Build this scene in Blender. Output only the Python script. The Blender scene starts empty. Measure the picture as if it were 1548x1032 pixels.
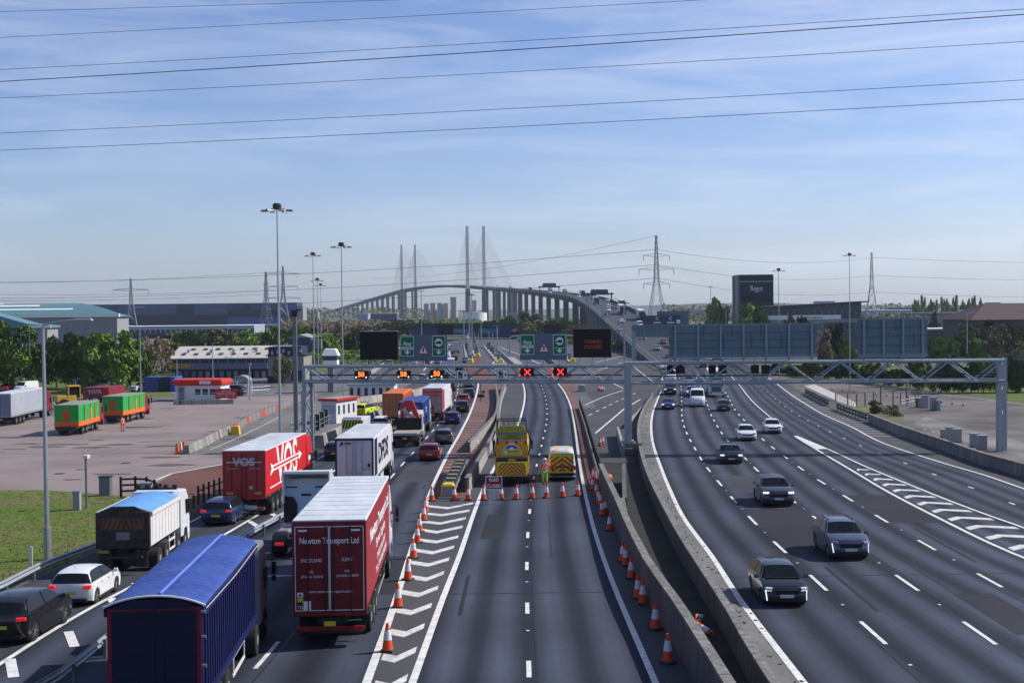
import bpy, math, random
from math import radians, sin, cos, tan, atan2, pi, sqrt, hypot
from mathutils import Vector, Matrix, Euler
random.seed(7)
SC = bpy.context.scene
COL = SC.collection
# ------------------------------------------------------------------ camera
F = 1900.0            # focal length in photograph pixels (1548 wide)
CAMZ = 14.0
p_ = math.atan(48 / F); r_ = radians(0.6)
FWD = Vector((0, cos(p_), -sin(p_))); R0 = Vector((1, 0, 0)); U0 = Vector((0, sin(p_), cos(p_)))
RT = cos(r_) * R0 - sin(r_) * U0
UP = sin(r_) * R0 + cos(r_) * U0
cam = bpy.data.cameras.new('camera'); camo = bpy.data.objects.new('camera', cam); COL.objects.link(camo)
mw = Matrix.Identity(4)
for i, v in enumerate((RT, UP, -FWD)):
    for j in range(3): mw[j][i] = v[j]
mw[2][3] = CAMZ
camo.matrix_world = mw
cam.sensor_width = 36.0; cam.lens = 36.0 * F / 1548
cam.clip_start = 0.5; cam.clip_end = 30000
SC.camera = camo
# ------------------------------------------------------------------ light
SUN_EL, SUN_AZ = 40.0, 16.0      # azimuth counted from +X towards +Y
w = bpy.data.worlds.new('World'); SC.world = w; w.use_nodes = True
nt = w.node_tree; nt.nodes.clear()
out = nt.nodes.new('ShaderNodeOutputWorld'); bg = nt.nodes.new('ShaderNodeBackground')
sky = nt.nodes.new('ShaderNodeTexSky'); sky.sky_type = 'NISHITA'; sky.sun_disc = False
sky.sun_elevation = radians(SUN_EL); sky.sun_rotation = radians(90 - SUN_AZ)
sky.air_density = 1.0; sky.dust_density = 0.6; sky.ozone_density = 2.0; sky.altitude = 0
tc = nt.nodes.new('ShaderNodeTexCoord')
mp = nt.nodes.new('ShaderNodeMapping'); mp.inputs['Scale'].default_value = (1.5, 1.5, 11.0)
mp.inputs['Rotation'].default_value = (0.06, -0.1, 0.2)
n1 = nt.nodes.new('ShaderNodeTexNoise'); n1.inputs['Scale'].default_value = 2.6; n1.inputs['Detail'].default_value = 9; n1.inputs['Roughness'].default_value = .62; n1.inputs['Distortion'].default_value = .5
n2 = nt.nodes.new('ShaderNodeTexNoise'); n2.inputs['Scale'].default_value = 1.1; n2.inputs['Detail'].default_value = 3
cr = nt.nodes.new('ShaderNodeValToRGB'); cr.color_ramp.elements[0].position = .42; cr.color_ramp.elements[1].position = .70
cr2 = nt.nodes.new('ShaderNodeValToRGB'); cr2.color_ramp.elements[0].position = .36; cr2.color_ramp.elements[1].position = .58
mu = nt.nodes.new('ShaderNodeMath'); mu.operation = 'MULTIPLY'
mu2 = nt.nodes.new('ShaderNodeMath'); mu2.operation = 'MULTIPLY'; mu2.inputs[1].default_value = .50
mx = nt.nodes.new('ShaderNodeMixRGB'); mx.inputs[2].default_value = (8.2, 8.9, 10.2, 1)
L_ = nt.links.new
L_(tc.outputs['Generated'], mp.inputs[0]); L_(mp.outputs[0], n1.inputs['Vector']); L_(tc.outputs['Generated'], n2.inputs['Vector'])
L_(n1.outputs['Fac'], cr.inputs[0]); L_(n2.outputs['Fac'], cr2.inputs[0]); L_(cr.outputs[0], mu.inputs[0]); L_(cr2.outputs[0], mu.inputs[1])
L_(mu.outputs[0], mu2.inputs[0]); L_(mu2.outputs[0], mx.inputs[0]); tn = nt.nodes.new('ShaderNodeMixRGB'); tn.blend_type = 'MULTIPLY'; tn.inputs[0].default_value = 1; tn.inputs[2].default_value = (1.0, 1.04, 1.34, 1)
L_(sky.outputs[0], tn.inputs[1]); L_(tn.outputs[0], mx.inputs[1]); L_(mx.outputs[0], bg.inputs[0]); L_(bg.outputs[0], out.inputs[0])
bg.inputs[1].default_value = 0.080
sl = bpy.data.lights.new('sun', 'SUN'); sl.energy = 4.4; sl.angle = radians(.5); sl.color = (1, .95, .87)
so = bpy.data.objects.new('sun', sl); COL.objects.link(so)
sd = Vector((cos(radians(SUN_EL)) * cos(radians(SUN_AZ)), cos(radians(SUN_EL)) * sin(radians(SUN_AZ)), sin(radians(SUN_EL))))
so.rotation_euler = sd.to_track_quat('Z', 'Y').to_euler()
so.location = (60, 20, 60)
SC.view_settings.view_transform = 'Standard'; SC.view_settings.look = 'None'
SC.view_settings.exposure = 0.35; SC.view_settings.gamma = 1.0; SC.view_settings.use_curve_mapping = False
# ------------------------------------------------------------------ terrain height and pixel rays
KN = [(-60, 4.45), (0, 3.25), (130, .65), (160, .2), (200, 0), (9000, 0)]
def zg(y):
    for (a, za), (b, zb) in zip(KN, KN[1:]):
        if y <= b: return za + (zb - za) * (y - a) / (b - a)
    return 0
def ray(px, py):
    return FWD * F + RT * (px - 774) - UP * (py - 516)
def G(px, py, dz=0.0):
    d = ray(px, py); y = 60.0
    lo, hi = 5.0, 9000.0
    f = lambda t: CAMZ + d.z * t / d.y - zg(t) - dz
    for _ in range(60):
        m = (lo + hi) / 2
        if f(m) > 0: lo = m
        else: hi = m
    y = (lo + hi) / 2
    return Vector((d.x * y / d.y, y, zg(y) + dz))
def P(px, py, y):
    d = ray(px, py); return Vector((d.x * y / d.y, y, CAMZ + d.z * y / d.y))
def ZP(px, py, y): return P(px, py, y).z
# ------------------------------------------------------------------ materials
MATS = {}
def M(name, col=(.5, .5, .5), rough=.6, metal=0., var=.0, scale=3., emit=0., bump=0., alpha=1., coat=0., detail=4, spec=None, warp=None):
    if spec is None: spec = .5 if (rough < .45 or metal > .3) else .22
    if name in MATS: return MATS[name]
    m = bpy.data.materials.new(name); m.use_nodes = True; t = m.node_tree; b = t.nodes['Principled BSDF']
    b.inputs['Alpha'].default_value = alpha; b.inputs['Base Color'].default_value = (*col, 1); b.inputs['Roughness'].default_value = rough; b.inputs['Metallic'].default_value = metal
    b.inputs['Coat Weight'].default_value = coat; b.inputs['Specular IOR Level'].default_value = spec
    if emit:
        b.inputs['Emission Color'].default_value = (*col, 1); b.inputs['Emission Strength'].default_value = emit
    if var or bump:
        tcx = t.nodes.new('ShaderNodeTexCoord'); n = t.nodes.new('ShaderNodeTexNoise'); n.inputs['Scale'].default_value = scale; n.inputs['Detail'].default_value = detail
        n.inputs['Roughness'].default_value = .65
        if warp:
            mpp = t.nodes.new('ShaderNodeMapping'); mpp.inputs['Scale'].default_value = warp
            t.links.new(tcx.outputs['Object'], mpp.inputs[0]); t.links.new(mpp.outputs[0], n.inputs['Vector'])
        else: t.links.new(tcx.outputs['Object'], n.inputs['Vector'])
        if var:
            r = t.nodes.new('ShaderNodeValToRGB'); e = r.color_ramp.elements
            e[0].position = .28; e[1].position = .72
            e[0].color = (*[c * (1 - var) for c in col], 1); e[1].color = (*[min(1, c * (1 + var)) for c in col], 1)
            t.links.new(n.outputs['Fac'], r.inputs[0]); t.links.new(r.outputs[0], b.inputs['Base Color'])
        if bump:
            bp = t.nodes.new('ShaderNodeBump'); bp.inputs['Strength'].default_value = bump; bp.inputs['Distance'].default_value = .02
            t.links.new(n.outputs['Fac'], bp.inputs['Height']); t.links.new(bp.outputs[0], b.inputs['Normal'])
    MATS[name] = m; return m
def asphalt(name, col, lanes=True, track=.25, patch=.18):
    """road surface: fine grain, broad patches and, where uv u counts lanes, paler polished wheel tracks"""
    m = bpy.data.materials.new(name); m.use_nodes = True; t = m.node_tree; b = t.nodes['Principled BSDF']; N = t.nodes.new; l = t.links.new
    b.inputs['Roughness'].default_value = .85; b.inputs['Specular IOR Level'].default_value = .14
    tcx = N('ShaderNodeTexCoord')
    g = N('ShaderNodeTexNoise'); g.inputs['Scale'].default_value = 9; g.inputs['Detail'].default_value = 7; g.inputs['Roughness'].default_value = .8
    q = N('ShaderNodeTexNoise'); q.inputs['Scale'].default_value = .12; q.inputs['Detail'].default_value = 4
    l(tcx.outputs['Object'], g.inputs['Vector']); l(tcx.outputs['Object'], q.inputs['Vector'])
    def mr(src, a, c, d=0., e=1.):
        n = N('ShaderNodeMapRange'); n.inputs['From Min'].default_value = d; n.inputs['From Max'].default_value = e
        n.inputs['To Min'].default_value = a; n.inputs['To Max'].default_value = c; l(src, n.inputs[0]); return n.outputs[0]
    def mul(a, c):
        n = N('ShaderNodeMath'); n.operation = 'MULTIPLY'; l(a, n.inputs[0]); l(c, n.inputs[1]); return n.outputs[0]
    v = mul(mr(g.outputs['Fac'], .72, 1.28, .3, .7), mr(q.outputs['Fac'], 1 - patch, 1 + patch, .3, .7))
    if lanes:
        sp = N('ShaderNodeSeparateXYZ'); l(tcx.outputs['UV'], sp.inputs[0])
        wn = N('ShaderNodeTexNoise'); wn.inputs['Scale'].default_value = .05; l(tcx.outputs['Object'], wn.inputs['Vector'])
        a = N('ShaderNodeMath'); a.operation = 'MULTIPLY'; a.inputs[1].default_value = 2 * pi * 2; l(sp.outputs[0], a.inputs[0])
        c = N('ShaderNodeMath'); c.operation = 'COSINE'; l(a.outputs[0], c.inputs[0])   # minus cos: peaks at 1/4 and 3/4 of each lane
        mps = N('ShaderNodeMapping'); mps.inputs['Scale'].default_value = (14, .05, 1); l(tcx.outputs['UV'], mps.inputs[0])
        st = N('ShaderNodeTexNoise'); st.inputs['Scale'].default_value = 1; st.inputs['Detail'].default_value = 3; l(mps.outputs[0], st.inputs['Vector'])
        v = mul(v, mr(c.outputs[0], 1 + track, 1 - track * .55, -1, 1))
        v = mul(v, mr(st.outputs['Fac'], .9, 1.1, .3, .7))
    mxx = N('ShaderNodeVectorMath'); mxx.operation = 'SCALE'; mxx.inputs[0].default_value = col; l(v, mxx.inputs['Scale'])
    l(mxx.outputs[0], b.inputs['Base Color'])
    bp = N('ShaderNodeBump'); bp.inputs['Strength'].default_value = .25; bp.inputs['Distance'].default_value = .01; l(g.outputs['Fac'], bp.inputs['Height']); l(bp.outputs[0], b.inputs['Normal'])
    MATS[name] = m; return m
# ------------------------------------------------------------------ mesh builder
class MB:
    def __init__(s): s.v = []; s.f = []
    def add(s, vs, fs):
        o = len(s.v); s.v += [tuple(v) for v in vs]; s.f += [tuple(i + o for i in f) for f in fs]; return s
    def box(s, c, d, rz=0., top=(1, 1)):
        x, y, z = d[0] / 2, d[1] / 2, d[2] / 2; a, b = cos(rz), sin(rz); vs = []
        for k, (tx, ty) in ((-1, (1, 1)), (1, top)):
            for (i, j) in ((-1, -1), (1, -1), (1, 1), (-1, 1)):
                px, py = i * x * tx, j * y * ty
                vs.append((c[0] + px * a - py * b, c[1] + px * b + py * a, c[2] + k * z))
        return s.add(vs, [(3, 2, 1, 0), (4, 5, 6, 7), (0, 1, 5, 4), (1, 2, 6, 5), (2, 3, 7, 6), (3, 0, 4, 7)])
    def bx(s, x0, x1, y0, y1, z0, z1): return s.box(((x0 + x1) / 2, (y0 + y1) / 2, (z0 + z1) / 2), (x1 - x0, y1 - y0, z1 - z0))
    def tube(s, p, q, r, n=6, r2=None):
        p = Vector(p); q = Vector(q); r2 = r if r2 is None else r2
        d = (q - p)
        if d.length < 1e-6: return s
        d.normalize(); u = d.orthogonal().normalized(); w_ = d.cross(u); vs = []
        for c, rr in ((p, r), (q, r2)):
            for i in range(n):
                a = 2 * pi * (i + .5) / n; vs.append(c + (u * cos(a) + w_ * sin(a)) * rr)
        fs = [(i, (i + 1) % n, n + (i + 1) % n, n + i) for i in range(n)] + [tuple(range(n - 1, -1, -1)), tuple(range(n, 2 * n))]
        return s.add(vs, fs)
    def path(s, pts, r, n=6):
        for a, b in zip(pts, pts[1:]): s.tube(a, b, r, n)
        return s
    def bar(s, p, q, w_, h):   # rectangular bar between points, width across, height up
        p = Vector(p); q = Vector(q); d = q - p; d.normalize(); u = d.cross(Vector((0, 0, 1)))
        if u.length < 1e-4: u = Vector((1, 0, 0))
        u.normalize(); v = u.cross(d); vs = []
        for c in (p, q):
            for i, j in ((-1, -1), (1, -1), (1, 1), (-1, 1)): vs.append(c + u * i * w_ / 2 + v * j * h / 2)
        return s.add(vs, [(3, 2, 1, 0), (4, 5, 6, 7), (0, 1, 5, 4), (1, 2, 6, 5), (2, 3, 7, 6), (3, 0, 4, 7)])
    def lathe(s, c, prof, n=12, axis='Z', a0=0.):
        vs = []
        for r, h in prof:
            for i in range(n):
                a = 2 * pi * i / n + a0; x, y = r * cos(a), r * sin(a)
                o = (x, y, h) if axis == 'Z' else ((h, x, y) if axis == 'X' else (x, h, y))
                vs.append((c[0] + o[0], c[1] + o[1], c[2] + o[2]))
        k = len(prof); fs = []
        for j in range(k - 1):
            for i in range(n): fs.append((j * n + i, j * n + (i + 1) % n, (j + 1) * n + (i + 1) % n, (j + 1) * n + i))
        fs += [tuple(range(n - 1, -1, -1)), tuple(range((k - 1) * n, k * n))]
        return s.add(vs, fs)
    def prism(s, pts, d):     # pts: 3D polygon, d: extrusion vector
        n = len(pts); d = Vector(d); vs = [Vector(p) for p in pts] + [Vector(p) + d for p in pts]
        return s.add(vs, [tuple(range(n - 1, -1, -1)), tuple(range(n, 2 * n))] + [(i, (i + 1) % n, n + (i + 1) % n, n + i) for i in range(n)])
    def build(s, name, mat, parent=None, smooth=False, world=False, bev=0., solo=False, uvs=None):
        off = Vector((0, 0, 0))
        if world and parent is not None: off = Vector(parent['_loc'])
        if solo and s.v:
            xs = [v[0] for v in s.v]; ys = [v[1] for v in s.v]
            off = Vector(((min(xs) + max(xs)) / 2, (min(ys) + max(ys)) / 2, min(v[2] for v in s.v)))
        me = bpy.data.meshes.new(name)
        me.from_pydata([(v[0] - off.x, v[1] - off.y, v[2] - off.z) for v in s.v], [], s.f)
        if isinstance(mat, (list, tuple)):
            for mm in mat: me.materials.append(mm)
        else: me.materials.append(mat)
        if uvs:
            ul = me.uv_layers.new(name='uv')
            for lp in me.loops: ul.data[lp.index].uv = uvs[lp.vertex_index]
        me.validate()
        import bmesh
        b = bmesh.new(); b.from_mesh(me)
        bmesh.ops.recalc_face_normals(b, faces=b.faces)
        if bev: bmesh.ops.bevel(b, geom=[e for e in b.edges if e.is_manifold and e.calc_face_angle(0) > .6], offset=bev, segments=2, affect='EDGES', profile=.5)
        b.to_mesh(me); b.free()
        if smooth:
            for p in me.polygons: p.use_smooth = True
            try: me.set_sharp_from_angle(angle=radians(smooth if smooth is not True else 40))
            except Exception: pass
        o = bpy.data.objects.new(name, me); COL.objects.link(o)
        if parent is not None: o.parent = parent
        if solo: o.location = off
        return o
def tag(o, label=None, cat=None, group=None, kind=None):
    if label: o['label'] = label
    if cat: o['category'] = cat
    if group: o['group'] = group
    if kind: o['kind'] = kind
    return o
def thing(name, label, cat, loc=(0, 0, 0), rz=0., group=None, pitch=0.):
    o = bpy.data.objects.new(name, None); COL.objects.link(o); o.location = loc; o.rotation_euler = (pitch, 0, rz)
    o.empty_display_size = .3; o['_loc'] = [float(c) for c in loc]
    return tag(o, label, cat, group)
def copy_tree(o, parent=None):
    c = o.copy(); COL.objects.link(c)
    if parent is not None: c.parent = parent
    for ch in list(o.children): copy_tree(ch, c)
    return c
ORD = ['first', 'second', 'third', 'fourth', 'fifth', 'sixth', 'seventh', 'eighth', 'ninth', 'tenth', 'eleventh', 'twelfth', 'thirteenth', 'fourteenth', 'fifteenth', 'sixteenth', 'seventeenth', 'eighteenth', 'nineteenth', 'twentieth']
def text(s, size, mat, parent, loc, rot=(pi / 2, 0, 0), depth=.01, sx=1., name='lettering', width=None, align='CENTER', shear=0., bold=0.):
    cu = bpy.data.curves.new('t', 'FONT'); cu.body = s; cu.size = size; cu.extrude = depth; cu.align_x = align; cu.align_y = 'CENTER'; cu.shear = shear; cu.offset = bold; cu.resolution_u = 3
    o = bpy.data.objects.new('t', cu); COL.objects.link(o)
    dg = bpy.context.evaluated_depsgraph_get(); me = bpy.data.meshes.new_from_object(o.evaluated_get(dg))
    bpy.data.objects.remove(o)
    me.materials.clear(); me.materials.append(mat)
    if width:
        xs = [v.co.x for v in me.vertices]; sx = width / max(1e-6, max(xs) - min(xs))
    me.transform(Matrix.Diagonal((sx, 1, 1, 1)))
    o = bpy.data.objects.new(name, me); COL.objects.link(o); o.parent = parent; o.location = loc; o.rotation_euler = rot
    return o
# ------------------------------------------------------------------ lines in the world
def smooth_poly(pts, step=2.):
    """pts world (x,y) sorted by y -> monotone resample by Catmull-Rom on y"""
    pts = sorted([(p[1], p[0]) for p in pts]); Y = [a for a, _ in pts]; X = [b for _, b in pts]; n = len(Y)
    if n == 2: sl_ = [(X[1] - X[0]) / (Y[1] - Y[0])] * 2
    else:
        d = [(X[i + 1] - X[i]) / (Y[i + 1] - Y[i]) for i in range(n - 1)]
        sl_ = [d[0]] + [(d[i - 1] * (Y[i + 1] - Y[i]) + d[i] * (Y[i] - Y[i - 1])) / (Y[i + 1] - Y[i - 1]) for i in range(1, n - 1)] + [d[-1]]
    return (Y, X, sl_)
def xat(S, y):
    Y, X, m = S
    if y <= Y[0]: return X[0] + m[0] * (y - Y[0])
    if y >= Y[-1]: return X[-1] + m[-1] * (y - Y[-1])
    for i in range(len(Y) - 1):
        if y <= Y[i + 1]:
            h = Y[i + 1] - Y[i]; t = (y - Y[i]) / h
            return (2 * t**3 - 3 * t**2 + 1) * X[i] + (t**3 - 2 * t**2 + t) * h * m[i] + (-2 * t**3 + 3 * t**2) * X[i + 1] + (t**3 - t**2) * h * m[i + 1]
def LN(*px, dz=0.): return smooth_poly([tuple(G(a, b, dz)[:2]) for a, b in px])
def off(S, d): return (S[0], [x + d for x in S[1]], S[2])
def slope_at(S, y): return (xat(S, y + 1) - xat(S, y - 1)) / 2
def heading(S, y): return -atan2(xat(S, y + 3) - xat(S, y - 3), 6)   # rotation z of a thing that faces +Y along the line
def ysamp(y0, y1, st=3.):
    s = {y0, y1}; k = math.ceil(y0 / st)
    while k * st < y1: s.add(k * st); k += 1
    for a, _ in KN:
        if y0 < a < y1: s.add(float(a))
    s = sorted(s); r = [s[0]]
    for v in s[1:]:
        if v - r[-1] > .02: r.append(v)
    r[-1] = y1
    return r
def strip(A, B, y0, y1, dz, mat, name, lanes=1., label=None, kind='structure', parent=None, mb=None, n=1):
    own = mb is None; mb = mb or MB(); uv = []; o = len(mb.v); ys = ysamp(y0, y1)
    for y in ys:
        a, b = xat(A, y), xat(B, y)
        for k in range(n + 1):
            t = k / n; mb.v.append((a + (b - a) * t, y, zg(y) + dz)); uv.append((t * lanes, y))
    for i in range(len(ys) - 1):
        for k in range(n):
            q = o + i * (n + 1) + k; mb.f.append((q, q + 1, q + n + 2, q + n + 1))
    if own:
        ob = mb.build(name, mat, parent, uvs=uv); tag(ob, kind=kind); return ob
def sheet(pts, dz, mat, name, kind='structure', pix=True, build=True, mb=None, parent=None):
    """flat polygon laid on the terrain; cut at every change of grade"""
    pts = [tuple(G(*p)[:2]) if pix else p for p in pts]; own = mb is None; mb = mb or MB()
    def clip(poly, yy, keep):
        o = []
        for i in range(len(poly)):
            a, b = poly[i], poly[(i + 1) % len(poly)]; ia, ib = (a[1] - yy) * keep >= 0, (b[1] - yy) * keep >= 0
            if ia: o.append(a)
            if ia != ib: t = (yy - a[1]) / (b[1] - a[1]); o.append((a[0] + (b[0] - a[0]) * t, yy))
        return o
    for (a, _), (b, _) in zip(KN, KN[1:]):
        q = clip(pts, a, 1)
        if len(q) > 2: q = clip(q, b, -1)
        if len(q) > 2: mb.add([(x, y, zg(y) + dz) for x, y in q], [tuple(range(len(q)))])
    if own and build: return tag(mb.build(name, mat, parent), kind=kind)
def sweep(S, y0, y1, prof, name, mat, step=4., label=None, cat=None, kind=None, parent=None, group=None, zf=None, bev=0):
    """extrude a closed profile [(lateral, z)] along a line; lateral to the right of travel +Y"""
    ys = ysamp(y0, y1, step); mb = MB(); k = len(prof)
    for y in ys:
        sl2 = slope_at(S, y); n = sqrt(1 + sl2 * sl2); cx, z0 = xat(S, y), (zf or zg)(y)
        for (a, z) in prof: mb.v.append((cx + a / n, y - a * sl2 / n, z0 + z))
    for i in range(len(ys) - 1):
        for j in range(k): mb.f.append((i * k + j, i * k + (j + 1) % k, (i + 1) * k + (j + 1) % k, (i + 1) * k + j))
    mb.f.append(tuple(range(k))); mb.f.append(tuple(range((len(ys) - 1) * k, len(ys) * k)))
    if parent is not None: return mb.build(name, mat, parent, world=True)
    return tag(mb.build(name, mat, None, solo=True), label, cat, group, kind)
def paint(S, y0, y1, wd, mb, dz=.012, dash=None, start=None):
    """white line of width wd along S; dash=(mark, gap)"""
    def seg(a, b):
        ys = ysamp(a, b, 3.); o = len(mb.v)
        for y in ys:
            s_ = slope_at(S, y); hw = wd / 2 * sqrt(1 + s_ * s_)
            mb.v += [(xat(S, y) - hw, y, zg(y) + dz), (xat(S, y) + hw, y, zg(y) + dz)]
        for i in range(len(ys) - 1): q = o + 2 * i; mb.f.append((q, q + 1, q + 3, q + 2))
    if not dash: seg(y0, y1); return
    y = start if start is not None else y0
    while y < y1:
        k = sqrt(1 + slope_at(S, y) ** 2)
        if y + dash[0] / k > y0: seg(max(y, y0), min(y1, y + dash[0] / k))
        y += (dash[0] + dash[1]) / k
def patch(pts, mb, dz=.012):   # quad of painted surface from world xy points
    mb.add([(x, y, zg(y) + dz) for x, y in pts], [tuple(range(len(pts)))])

def concrete_run(name, col, joint=4.0, streak=.35):
    """cast concrete with joints along its length, rain streaks and a dirty foot"""
    m = bpy.data.materials.new(name); m.use_nodes = True; t = m.node_tree; b = t.nodes['Principled BSDF']; N = t.nodes.new; l = t.links.new; b.inputs['Roughness'].default_value = .9
    tcx = N('ShaderNodeTexCoord'); sp = N('ShaderNodeSeparateXYZ'); l(tcx.outputs['Object'], sp.inputs[0])
    mpp = N('ShaderNodeMapping'); mpp.inputs['Scale'].default_value = (2.2, 2.2, .25); l(tcx.outputs['Object'], mpp.inputs[0])
    a = N('ShaderNodeTexNoise'); a.inputs['Scale'].default_value = 1.3; a.inputs['Detail'].default_value = 8; l(mpp.outputs[0], a.inputs['Vector'])
    g = N('ShaderNodeTexNoise'); g.inputs['Scale'].default_value = 7; g.inputs['Detail'].default_value = 8; l(tcx.outputs['Object'], g.inputs['Vector'])
    q = N('ShaderNodeTexNoise'); q.inputs['Scale'].default_value = .25; q.inputs['Detail'].default_value = 3; l(tcx.outputs['Object'], q.inputs['Vector'])
    def mr(src, x, y, c=0., d=1.):
        n = N('ShaderNodeMapRange'); n.inputs['From Min'].default_value = c; n.inputs['From Max'].default_value = d; n.inputs['To Min'].default_value = x; n.inputs['To Max'].default_value = y; l(src, n.inputs[0]); return n.outputs[0]
    def mt(op, x, y):
        n = N('ShaderNodeMath'); n.operation = op
        if hasattr(x, 'links'): l(x, n.inputs[0])
        else: n.inputs[0].default_value = x
        if hasattr(y, 'links'): l(y, n.inputs[1])
        else: n.inputs[1].default_value = y
        return n.outputs[0]
    fr = mt('FRACT', mt('DIVIDE', sp.outputs[1], joint), 0.)
    jt = mt('GREATER_THAN', fr, .018 * 4 / joint * 1.0)
    v = mt('MULTIPLY', mr(a.outputs['Fac'], 1 - streak, 1 + streak, .32, .68), mr(g.outputs['Fac'], .8, 1.2, .3, .7)); v = mt('MULTIPLY', v, mr(q.outputs['Fac'], .75, 1.2, .3, .7))
    v = mt('MULTIPLY', v, mr(jt, .45, 1.))
    s_ = N('ShaderNodeVectorMath'); s_.operation = 'SCALE'; s_.inputs[0].default_value = col; l(v, s_.inputs['Scale']); l(s_.outputs[0], b.inputs['Base Color'])
    bp = N('ShaderNodeBump'); bp.inputs['Strength'].default_value = .3; bp.inputs['Distance'].default_value = .02; l(g.outputs['Fac'], bp.inputs['Height']); l(bp.outputs[0], b.inputs['Normal'])
    MATS[name] = m; return m
def patchy(name, c1, c2, c3, scale=.25, fine=3.):
    m = bpy.data.materials.new(name); m.use_nodes = True; t = m.node_tree; b = t.nodes['Principled BSDF']; N = t.nodes.new; l = t.links.new; b.inputs['Roughness'].default_value = .95; b.inputs['Specular IOR Level'].default_value = .1
    tcx = N('ShaderNodeTexCoord'); a = N('ShaderNodeTexNoise'); a.inputs['Scale'].default_value = scale; a.inputs['Detail'].default_value = 9; a.inputs['Roughness'].default_value = .7; l(tcx.outputs['Object'], a.inputs['Vector'])
    r = N('ShaderNodeValToRGB'); e = r.color_ramp.elements; e[0].position = .34; e[0].color = (*c1, 1); e[1].position = .66; e[1].color = (*c3, 1); k = e.new(.5); k.color = (*c2, 1); l(a.outputs['Fac'], r.inputs[0])
    g = N('ShaderNodeTexNoise'); g.inputs['Scale'].default_value = fine; g.inputs['Detail'].default_value = 8; l(tcx.outputs['Object'], g.inputs['Vector'])
    mm = N('ShaderNodeMapRange'); mm.inputs['From Min'].default_value = .3; mm.inputs['From Max'].default_value = .7; mm.inputs['To Min'].default_value = .6; mm.inputs['To Max'].default_value = 1.4; l(g.outputs['Fac'], mm.inputs[0])
    s_ = N('ShaderNodeVectorMath'); s_.operation = 'SCALE'; l(r.outputs[0], s_.inputs[0]); l(mm.outputs[0], s_.inputs['Scale']); l(s_.outputs[0], b.inputs['Base Color'])
    bp = N('ShaderNodeBump'); bp.inputs['Strength'].default_value = .8; bp.inputs['Distance'].default_value = .08; l(g.outputs['Fac'], bp.inputs['Height']); l(bp.outputs[0], b.inputs['Normal'])
    MATS[name] = m; return m
# ================================================================== the ground, roads and markings
asf = asphalt('asphalt_motorway', (.031, .036, .051), track=.75, patch=.26)
asf2 = asphalt('asphalt_slip', (.042, .045, .054), track=.2)
asfy = asphalt('asphalt_plain', (.066, .067, .073), lanes=False)
conc_strip = asphalt('concrete_hard_strip', (.16, .155, .15), lanes=False, patch=.3)
redm = asphalt('red_surfacing', (.13, .06, .05), lanes=False, patch=.3)
pink = asphalt('pink_yard_surfacing', (.225, .185, .175), lanes=False, patch=.16)
white = M('road_paint', (.60, .60, .58), .75, var=.30, scale=3.5, detail=10)
wornw = M('faded_white_paint', (.52, .52, .51), .8, var=.35, scale=3., detail=9)
worn = M('worn_road_paint', (.42, .42, .41), .8, var=.45, scale=5., detail=8)
conc = M('concrete', (.30, .285, .26), .85, var=.22, scale=.9, bump=.25, detail=8)
conc_d = M('weathered_concrete', (.20, .19, .175), .9, var=.3, scale=.7, bump=.3, detail=8)
conc_l = M('pale_concrete', (.42, .40, .37), .85, var=.2, scale=1.1, bump=.2, detail=8)
grass = patchy('grass', (.14, .115, .06), (.10, .13, .03), (.075, .135, .022), .22)
scrub = M('scrub_ground', (.12, .12, .06), .95, var=.5, scale=.5, bump=.6, detail=10)
steel = M('galvanised_steel', (.33, .36, .39), .45, .55, var=.08, scale=2)
steel_d = M('dull_steel', (.16, .18, .20), .5, .5)
black = M('black_plastic', (.014, .014, .016), .5)
dark = M('dark_metal', (.035, .036, .04), .5, .3)

# big ground sheet out to the horizon
gm = MB()
xs = [-9000, -600, -200, -60, 0, 60, 200, 600, 9000]; ys_ = [-60, 0, 60, 130, 160, 200, 400, 900, 2500, 9000]
for y in ys_:
    for x in xs: gm.v.append((x, y, zg(y)))
for j in range(len(ys_) - 1):
    for i in range(len(xs) - 1): q = j * len(xs) + i; gm.f.append((q, q + 1, q + len(xs) + 1, q + len(xs)))
tag(gm.build('ground', M('distant_ground', (.10, .105, .075), .95, var=.45, scale=.02, detail=8)), kind='structure')

# ---- traced lines (photograph pixels -> ground)
L1 = LN((555, 1030), (586, 944), (620, 838), (647, 754), (672, 697), (698, 650), (712, 621), (721, 593), (723, 578), (720, 562), (716, 548))
L2 = LN((625, 1028), (669, 906), (694, 841.6), (715, 780), (727, 748), (748, 706), (765, 676), (782, 645), (789, 624), (793, 605), (793, 591), (790, 579), (780, 565), (766, 549), (756, 538))
CC = LN((800, 1030), (797, 913), (796.5, 850), (798, 806), (801, 770), (807, 722), (815, 689), (821, 663), (825.5, 643), (827, 627), (826.6, 613), (825, 603), (822, 592), (816, 580), (804, 565), (789, 549), (777, 538))
R1 = LN((990, 1030), (950, 938), (927, 883), (901.5, 812), (885, 748), (877, 705), (871, 660), (868, 640), (862, 612), (854, 594), (843, 579), (827, 562), (812, 549), (798, 538))
M2 = LN((395, 1000), (402, 992), (586, 727.7), (602, 709), (617, 692), (630, 678.5), (640.4, 666.8), (650, 655.8), (665.6, 638), (677, 622.7), (686.5, 608), (690.6, 597), (692.5, 583), (692, 565), (690, 548))
S2 = LN((0, 1004), (60.5, 965), (136, 919.6), (211.7, 880), (357, 798), (426, 757), (500, 715), (513, 707), (570, 675))
PL = LN((-80, 968), (75, 897), (345, 760), (473, 698), (492, 688), (560, 653))
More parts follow.
